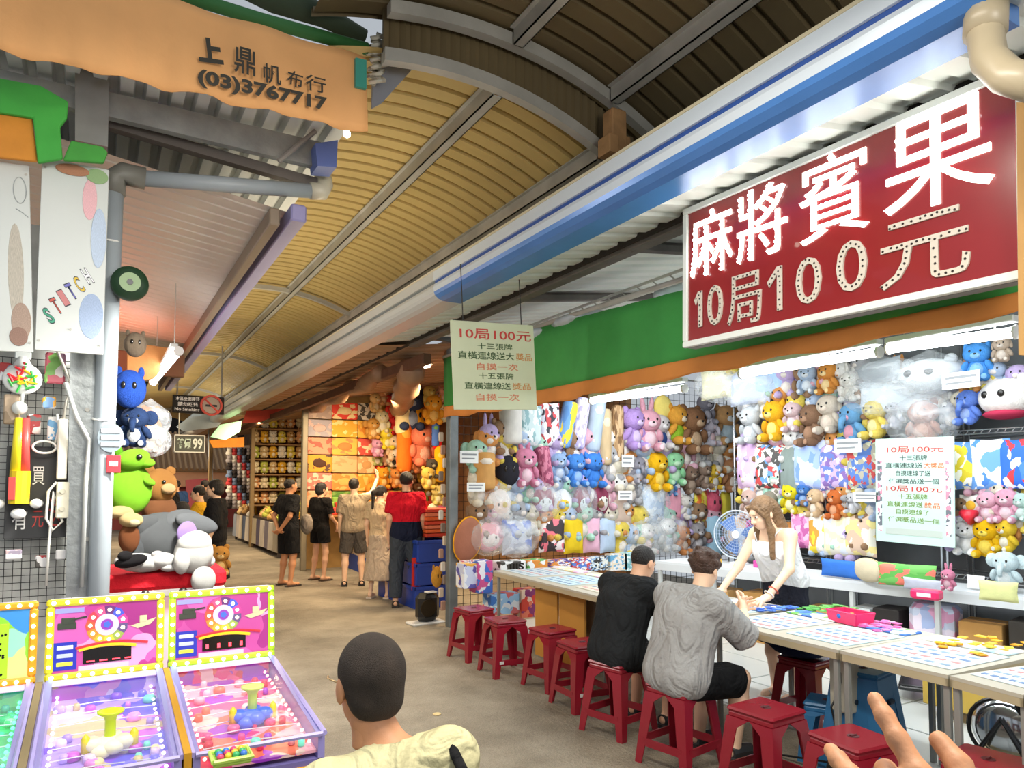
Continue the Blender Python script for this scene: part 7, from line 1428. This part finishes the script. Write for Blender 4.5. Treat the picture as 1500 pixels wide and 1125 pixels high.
# ceiling downlights and hanging cloths of the warm stall
for px, py, y, t in ((617, 537, 9.2, 'nearest'), (530, 573, 12.5, 'second'), (538, 541, 11.0, 'middle'), (440, 592, 17.0, 'farthest')):
    p = aY(px, py, y); r = empty('ceiling_downlight', p, 0, 'glowing round downlight in the warm stall ceiling, %s from the camera' % t, 'lamp'); MB().lathe([(.13, 0), (.13, .03)], seg=20).build('diffuser', emis('fff2d0', 9), r); MB().lathe([(.16, .03), (.16, .05)], seg=20).build('ring', plastic('e0d8c8'), r)
for i, (x0, y0, z0, x1, y1, z1, rr2) in enumerate(((3.3, 8.2, 3.0, 5.0, 13, 3.1, .22), (3.2, 9.0, 3.05, 3.6, 14, 3.1, .14), (3.8, 8.0, 3.15, 5.6, 10, 3.1, .2))):
    b = MB(); n_ = 14; A_, B_ = Vector((x0, y0, z0)), Vector((x1, y1, z1)); pts = [A_.lerp(B_, k/n_)+Vector((0, 0, .04*math.sin(k*1.3+i))) for k in range(n_+1)]; b.tube(pts, [rr2*(.6+.3*math.sin(k*1.9+i)**2) for k in range(n_+1)], 10); o = b.build('brown_tarpaulin', mat('9c7a5c', .5, 0, .6, 6, .2, 3), None, True); o.scale = (1, 1, 1); tag(o, 'bunched brown tarpaulin under the warm stall ceiling, %s' % ('long diagonal one', 'along the stall front', 'nearest the steel post')[i], 'tarp')
cloth('red_cloth', [(355, 620), (362, 600), (418, 588), (416, 604), (382, 618)], 16.0, mat('d8503c', .7, 0, .3, 8, .1, 3), 'red-orange cloth hanging over the front of the far stall')
cloth('green_parasol', [(308, 640), (322, 622), (354, 616), (352, 632), (330, 645)], 17.5, mat('9fe0bc', .5, 0, .2, 6), 'pale green translucent tarp edge under the passage gutter')
cloth('orange_awning', [(306, 645), (358, 640), (358, 655), (312, 656)], 19.0, mat('e08c1c', .7, 0, .4, 9, .2, 3), 'orange folded awning at the far end of the passage')
cloth('grey_tarp', [(258, 625), (285, 604), (312, 604), (330, 612), (318, 626), (270, 632)], 18.5, mat('9aa8b4', .5, 0, .4, 9, .2, 3), 'grey-blue folded tarp beside the hanging no-smoking sign')
# no smoking sign
p = aY(290, 593, 12.0); s = depth(p)/FPX; r = empty('no_smoking_sign', p, 0, 'black hanging sign with white lines and a red no-smoking ring', 'sign'); MB().rbox(-34*s, -.01, -13*s, 36*s, .02, 13*s, .01).build('board', mat('2c2824', .6), r)
fr = empty('text_area', (0, -.012, 0)); fr.parent = r; fr.rotation_euler = (math.pi/2, 0, 0); WL = mat('f0e8dc', .5, emit=.2)
text(fr, '本區全面禁菸', -30*s, 5*s, 2*s, 11*s, WL, .002, .02); text(fr, '請勿吸菸', -27*s, -3*s, 0, 3*s, WL, .002, .02); text(fr, 'No Smoking', -31*s, -11*s, 2*s, -5*s, WL, .002, .02)
ring(MB(), (18*s, -.02, 0), 14*s, 1.6*s).tube([(9*s, -.02, 9*s), (27*s, -.02, -9*s)], 1.3*s, 6).build('red_ring', mat('d85a4a', .5, emit=.2), r, True); MB().lathe([(12*s, -.014), (12*s, -.011)], (18*s, 0, 0), 24, 'y').build('ring_backing', mat('e0d4c4', .5), r); MB().rbox(10*s, -.022, -2*s, 26*s, -.016, 1*s, .004).build('cigarette', BLK, r)
for dx in (-28, 32): q1 = aY(290+dx, 500, 12.0)-p; MB().tube([(dx*s, 0, 13*s), (dx*s, 0, 90*s)], .012, 6).build('hanger_rod', STEEL, r)
p = aY(278, 650, 15.0); s = depth(p)/FPX; r = empty('price_sign', p, 0, 'framed grey sign reading 99 hanging at the far end of the passage', 'sign'); MB().rbox(-20*s, 0, -12*s, 20*s, .03, 12*s, .01).build('board', mat('4a504c', .6), r); b = MB()
for x0, z0, x1, z1 in ((-21, -13, 21, -11.5), (-21, 11.5, 21, 13), (-21, -13, -19.5, 13), (19.5, -13, 21, 13)): b.rbox(x0*s, -.02, z0*s, x1*s, .03, z1*s, .005)
b.build('white_frame', plastic('e4e8e4'), r); fr = empty('text_area', (0, -.004, 0)); fr.parent = r; fr.rotation_euler = (math.pi/2, 0, 0); text(fr, '99', 4*s, -8*s, 17*s, 8*s, plastic('dce8e4'), .002, .03); text(fr, '特價', -17*s, -7*s, 2*s, 8*s, plastic('c4dcd0'), .002, .04)
MB().tube([(-15*s, 0, 12*s), (-15*s, 0, 45*s)], .01, 5).build('hanger_rod', STEEL, r)
# far building and background goods
r = empty('far_building', (2.2, 30, 0), 0, 'building with brown ribbed roof and red fascia closing the passage', 'building')
q0, q1 = aY(150, 690, 29), aY(362, 640, 31.5); z0, z1 = q0.z, q1.z; x0, x1 = aY(150, 690, 29).x-2.2, aY(362, 690, 29).x-2.2
MB().hexa([(x0, -1, z0), (x1, -1, z0), (x1, 1.5, z1), (x0, 1.5, z1)], [(x0, -1, z0+.06), (x1, -1, z0+.06), (x1, 1.5, z1+.06), (x0, 1.5, z1+.06)]).build('roof', mat('8a6a48', .7), r)
for k in range(26): x = x0+(x1-x0)*(k+.5)/26; MB().tube([(x, -1.02, z0+.08), (x, 1.5, z1+.08)], .06, 5).build('roof_rib', mat('a8845c', .7), r)
MB().box(x0, -.9, z0-.62, x1*.35+x0*.65, -.8, z0-.02).build('red_fascia', mat('d8482c', .6, vary=.1), r); MB().box(x1*.35+x0*.65, -.9, z0-.55, x1, -.8, z0-.02).build('peach_sign_band', mat('e8b08c', .6, vary=.1), r)
MB().box(x0, -.5, 0, x1, -.3, z0).build('wall', mat('a04a4a', .7, vary=.2), r)
yprism('pink_curtain', [(272, 703), (312, 700), (314, 745), (274, 745)], 27.5, .1, mat('d86a78', .7), 'pink curtain panel in front of the far red building', 'curtain')
yprism('far_pole', [(305, 628), (312, 628), (312, 712), (307, 712)], 22.0, .1, mat('8fa0b4', .5), 'pale blue-grey pole at the far end of the passage', 'pole')
tag(MB().rbox(2.7, 21.5, 0, 2.8, 21.6, 3.2, .01).build('wooden_post', mat('8a7450', .7)), 'brown post between the far plush shelves and the white goods', 'post')
tag(MB().rbox(XT-.12, YT-.3, 0, XT-.02, YT-.2, 3.2, .01).build('wooden_post', mat('8a7450', .7)), 'brown post at the corner of the far plush shelves', 'post')
yprism('goods_board', [(333, 655), (366, 652), (366, 745), (333, 742)], 23.0, .1, mat('c8c0bc', .7), 'pale board of white goods beyond the far plush shelves', 'board')
rr_ = random.Random(12)
for k in range(40):
    p = aY(336+(k % 5)*7, 664+(k//5)*11, 22.8); nm, c_ = (('white', 'e8e6e2'), ('black', '3a3638'), ('red', 'c84a50'), ('grey', 'a8a4ac'), ('blue', '7a90b8'))[(k*7+(k//5)*3) % 5]; o = link('small_plush', cm(('sp', c_), lambda: MB().ball((0, 0, 0), (.11, .10, .09), 8, 6).ball((0, -.05, .09), (.075, .07, .07), 8, 6).ball((.05, -.05, .15), .025, 5, 4).ball((-.05, -.05, .15), .025, 5, 4).mesh('p', fur(c_), True))); o.location = p; tag(o, 'tiny %s plush on the pale board at the far end' % nm, 'plush toy', 'tiny %s plush on the pale board' % nm)
# long yellow-white batten of the far stall
tubelamp(aX(316, 606, 2.7), aX(352, 583, 2.7), 'glowing white tube under the far end of the white gutter', .03)
# ================================================================ PEOPLE
BLKC, GREYC = fold('26282a', .3, 30), fold('a3a3a2', .3, 30)
def sit(**k):
    d = dict(pel=(0, 0, .56), che=(0, .09, .86), nek=(0, .19, 1.03), hed=(0, .29, 1.15), sL=(-.185, .13, .99), sR=(.185, .13, .99), eL=(-.24, .33, .78), eR=(.24, .33, .78), wL=(-.12, .55, .80), wR=(.12, .55, .80),
             kL=(-.15, .42, .50), kR=(.15, .42, .50), aL=(-.15, .36, .09), aR=(.15, .36, .09), hdL=(.3, 1, -.1), hdR=(-.3, 1, -.1), pmL=(0, 0, -1), pmR=(0, 0, -1)); d.update(k); return d
s5, s6 = STP[4], STP[5]
figure('person', 'man in a black T-shirt sitting on a red stool at the table', (s5.x-.02, s5.y, 0), -math.pi/2+.12, sit(), cell=.011, skin=SKIN, hair='crop', top=dict(m=BLKC, sleeve=.95, loose=.03, hem=.10, drape=1), bottom=dict(kind='shorts', m=fold('1c1e20'), to=.92, loose=.03), shoes=('shoe', plastic('2a2a2c')), look=(-.05, 1, -.45), thick=1.05, scale=.94)
figure('person', 'man in a grey T-shirt with wavy brown hair sitting on a red stool', (s6.x-.02, s6.y, 0), -math.pi/2+.05, sit(eR=(.25, .38, .76), eL=(-.20, .40, .78), wL=(-.04, .60, .88), wR=(.03, .60, .90), che=(0, .10, .88), nek=(0, .19, 1.05), hed=(0, .27, 1.19), sL=(-.195, .13, 1.0), sR=(.195, .13, 1.0), hdL=(.35, .7, .4), hdR=(-.35, .6, .5), pmL=(.6, -.3, 0), pmR=(-.6, -.3, 0)),
       cell=.011, skin=SKIN3, hair='fluffy', hairm=HAIRB, top=dict(m=GREYC, sleeve=.95, loose=.04, hem=.12, drape=1), bottom=dict(kind='shorts', m=fold('17181a'), to=.9, loose=.04), shoes=('shoe', plastic('3a3a3c')), look=(-.25, 1, -.35), thick=1.08, scale=.93)
gp = aZ(1150, 880, .80); GX, GY = 4.56, 0
g0 = aX(1146, 880, 4.56)
figure('person', 'young woman with long light brown hair in a white camisole leaning over the table', (4.56, g0.y, 0), math.pi/2+.05, dict(pel=(0, -.04, .90), che=(0, .07, 1.13), nek=(0, .13, 1.275), hed=(.015, .19, 1.405), sL=(-.155, .10, 1.24), sR=(.155, .10, 1.24), eL=(-.215, .20, 1.01), eR=(.225, .22, .99), wL=(-.16, .38, .815), wR=(.25, .40, .81),
       kL=(-.09, .03, .48), kR=(.09, .03, .48), aL=(-.09, -.02, .09), aR=(.09, -.02, .09), hdL=(.1, 1, -.25), hdR=(.1, 1, -.25), pmL=(0, -.1, -1), pmR=(0, -.1, -1)), cell=.009, skin=SKIN3, hair='long', hairm=HAIRL, female=True, hands=.0045,
       top=dict(m=fold('eceef2', .4, 14), sleeve=0, strap=1, loose=.013, hem=.10, drape=1), bottom=dict(kind='skirt', m=fold('20222c'), to=.42, flare=.16), shoes=('sandal', plastic('d8d0c8')), look=(.32, 1, -.42), handpose=(dict(curl=.25, spread=.2), dict(curl=.25, spread=.2)))
br = empty('bracelet', (0, 0, 0)); bpy.data.objects.remove(br)
wr = Matrix.Translation((4.56, g0.y, 0)) @ Matrix.Rotation(math.pi/2+.05, 4, 'Z')
for k, c in enumerate(('f0ece4', 'c8503c')):
    p = wr @ Vector((-.16-.02*0-.012*k, .36-.035*k, .835+.03*k)); b = MB(); ax = (wr.to_3x3() @ Vector((-.055, -.18, .19))).normalized(); u = ax.orthogonal().normalized(); v = ax.cross(u)
    b.tube([p+(u*math.cos(t)+v*math.sin(t))*.036 for t in np.linspace(0, 6.2832, 18)], .005, 6); tag(b.build('bracelet', plastic(c), None, True), ('white bracelet on the leaning woman\'s wrist', 'red bracelet on the leaning woman\'s wrist')[k], 'bracelet')
# seated man in the foreground
hp_ = CAMP+ray(530, 985)*1.86
fg = (hp_.x, hp_.y-.20, 0)
J = sit(pel=(.04, 0, .46), che=(.045, .05, .75), nek=(.035, .11, .975), hed=(-.01, .17, hp_.z-.02), sL=(-.14, .06, .905), sR=(.175, .06, .945), wL=(-.12, .50, .72), wR=(.12, .50, .72), eL=(-.25, .25, .72), eR=(.25, .25, .72))
fgr = figure('person', 'man with cropped dark hair and a pale khaki shirt seen from behind in the foreground', fg, -.12, J, cell=.009, hcell=.005, skin=SKIN2, hair='none', top=dict(m=fold('c9c39a', .4, 18), sleeve=.9, loose=.012, hem=.1, drape=1, neckup=.01), bottom=dict(kind='shorts', m=fold('3a3a3a'), to=.95), shoes=('shoe', plastic('3a3a3a')), look=(-.16, 1, .0), thick=1.06)
Rm = rot_to((-.16, 1, 0)); hs = SDF((-.11, -.13, -.12), (.11, .12, .15), .006)
hs.ell((0, -.016, .034), (.083, .101, .094), .01, [((0, .062, .046), (0, .8, -.6)), ((0, 0, -.064), (0, .30, -1))]).ell((0, -.05, -.035), (.066, .055, .05), .03, [((0, 0, -.072), (0, .0, -1)), ((0, -.0, 0), (0, 1, 0))])
hm_ = mat('30261f', .85, 0, .5, 420, .45, 22); h_ = link('hair', np_mesh('hair', [hs.net()], hm_), fgr); h_.matrix_basis = Matrix(((*Rm[0], J['hed'][0]), (*Rm[1], J['hed'][1]), (*Rm[2], J['hed'][2]), (0, 0, 0, 1)))
MB().tube([Rm@np.array(q)+np.array(J['hed']) for q in ((-.083, .0, .012), (-.092, .05, .012), (-.075, .10, .005))], .0022, 6).build('glasses', mat('c9a878', .3, .5), fgr, True)
MB().tube([(.16, -.08, .60), (.17, -.085, .80), (.162, -.055, .955), (.155, .04, 1.0), (.15, .13, .95), (.14, .17, .80)], .013, 6).build('bag_strap', fold('1c1c1e'), fgr, True)
o = MB().rbox(.02, -.02, 0, .34, .32, .03, .01); r = empty('plastic_stool', (fg[0], fg[1], 0), 0, 'dark red plastic stool under the foreground man', 'stool')
for n_, me in SP: link(n_, me, r)
# raised hand at the bottom right
base = RV*.86+FV*.02; base.z = 0; inv = (Matrix.Translation(base) @ Matrix.Rotation(-TH, 4, 'Z')).inverted()
def loc_(px, py, d): return tuple(inv @ (CAMP+ray(px, py)*d))
w0, t0_ = Vector(loc_(1420, 1315, .56)), Vector(loc_(1275, 1138, .64)); dr = (t0_-w0)
figure('person', 'raised open hand of a person just outside the picture, pointing up at the bottom right', base, -TH, dict(wL=tuple(w0), eL=(-.33, .10, 1.15), sL=(-.19, 0, 1.36), sR=(.165, 0, 1.39), hdL=tuple(dr), pmL=(.35, .9, -.15)), cell=.012, skin=SKIN2, top=dict(m=fold('2a2c30'), sleeve=.7, loose=.02), bottom=dict(kind='trousers', m=fold('3a3f4a'), to=1.9), shoes=('shoe', BLK), hands=.003, handpose=(dict(curls=[.10, 1.0, .30, .85], spread=.14, thumb=.2), None))
# shoppers down the passage
def ft(px, py): q = aZ(px, py, 0); return (q.x, q.y, 0)
figure('person', 'man in a red and navy polo shirt and dark jeans standing by the blue crates', ft(594, 888), -.35, dict(aL=(-.13, -.06, .09), kL=(-.12, 0, .5)), cell=.014, hair='short', top=dict(m=fold('c8182c'), m2=fold('1c2238'), z2=.16, sleeve=.75, loose=.03, hem=.10), bottom=dict(kind='trousers', m=fold('3f4650'), to=1.93, loose=.02), shoes=('shoe', plastic('2a2624')), look=(.1, 1, 0), collar=fold('141420'), scale=1.04, thick=1.06)
figure('person', 'woman with a dark ponytail, beige top and long pale skirt', ft(556, 876), -.7, dict(hed=(0, .04, 1.58)), cell=.014, hair='pony', female=True, skin=SKIN3, top=dict(m=fold('d4bc98'), sleeve=.7, loose=.025, hem=.02), bottom=dict(kind='skirt', m=fold('c0ad98'), to=.28, flare=.20), shoes=('sandal', plastic('d8c8b8')), look=(.6, 1, -.2), scale=.94)
figure('person', 'man in a taupe T-shirt and grey shorts reaching up to the warm plush wall', ft(517, 858), -.3, dict(eR=(.30, .18, 1.50), wR=(.38, .32, 1.73), hdR=(.1, .3, 1), sR=(.165, .02, 1.42)), cell=.014, hair='short', skin=SKIN3, top=dict(m=fold('a3937c', .5, 14), sleeve=.85, loose=.035, hem=.08), bottom=dict(kind='shorts', m=fold('55504c'), to=.93, loose=.03), shoes=('shoe', plastic('1c1a1a')), look=(.2, 1, .1), scale=1.0)
figure('person', 'woman in a black T-shirt with short hair facing the warm stall', ft(468, 850), -1.1, dict(wR=(.16, .25, .98), eR=(.22, .05, 1.12)), cell=.014, hair='bob', female=True, skin=SKIN, top=dict(m=fold('1f1d1d'), sleeve=.8, loose=.03), bottom=dict(kind='shorts', m=fold('1a1a1c'), to=.6, loose=.04), shoes=('sandal', plastic('4a3a30')), look=(.3, 1, .05), scale=.96)
figure('person', 'man in a black T-shirt and black shorts standing with hands behind his back', ft(421, 858), -1.25, dict(wL=(-.03, -.17, .92), wR=(.05, -.18, .90), eL=(-.24, -.12, 1.12), eR=(.24, -.12, 1.12), hdL=(.8, -.3, -.5), hdR=(-.8, -.3, -.5)), cell=.014, hair='crop', skin=SKIN2, top=dict(m=fold('222224'), sleeve=.8, loose=.035, hem=.12), bottom=dict(kind='shorts', m=fold('1b1b1d'), to=.95, loose=.04), shoes=('sandal', plastic('3a3230')), look=(0, 1, .08), scale=1.0)
q = ft(440, 858); tag(MB().ball((q[0]+.1, q[1]+.05, .98), (.10, .14, .17), 12, 8).build('shoulder_bag', fold('8a8076'), None, True), 'small grey-brown bag hanging at the side of the man in black shorts', 'bag')
lp = aY(318, 712, 10.6); 
pr_ = figure('person', 'person in a long black dress with bobbed hair, holding a plush bag', (lp.x, 10.6, 0), 1.25, dict(wL=(-.20, .10, .80), wR=(.20, .16, .82)), cell=.014, hair='bob', female=True, skin=SKIN3, top=dict(m=fold('1e1e20'), sleeve=1.1, loose=.04), bottom=dict(kind='skirt', m=fold('1e1e20'), to=.35, flare=.18, loose=.05), shoes=('shoe', plastic('e0dcd8')), look=(.1, 1, 0), glasses=True, scale=.98)
q = aY(322, 820, 10.3); toy('bear', q, .42, 'c8924a', 'ecc888', 'orange-brown bear plush bag dangling from the hand of the person in black', 'N', small=False)
lp = aY(293, 725, 11.6); figure('person', 'person with short dark hair in a mustard yellow shirt with a black strap', (lp.x, 11.6, 0), 1.3, dict(eL=(-.22, .15, 1.12), wL=(-.1, .3, 1.1)), cell=.016, hair='short', skin=SKIN3, top=dict(m=fold('e0ac2c'), sleeve=.8, loose=.03), bottom=dict(kind='trousers', m=fold('3a3a40'), to=1.9), shoes=('shoe', plastic('dcdcdc')), look=(0, 1, -.1), glasses=True, scale=.93)
for px, y, rz, c, lab in ((259, 19.0, .1, '2f4a78', 'distant man in a blue shirt seen from behind near the red fascia'), (245, 17.0, .3, '1e1c1e', 'distant person in black left of the man in blue'), (301, 18.0, 1.0, '2a2628', 'distant person with dark hair behind the yellow shirt')):
    lp = aY(px, 712, y); figure('person', lab, (lp.x, y, 0), rz, None, cell=.02, hands=.008, hair='short', top=dict(m=fold(c), sleeve=.8, loose=.03), bottom=dict(kind='trousers', m=fold('2c2c30'), to=1.9), shoes=('shoe', BLK), scale=1.0)
lp = aY(268, 750, 9.5); figure('person', 'short person in dark brown seen over the grey plush', (lp.x, 9.5, 0), .9, None, cell=.016, hair='bob', hairm=HAIR, top=dict(m=fold('3a2c26'), sleeve=.9, loose=.03), bottom=dict(kind='trousers', m=fold('2c2c30'), to=1.9), shoes=('shoe', BLK), scale=.82)
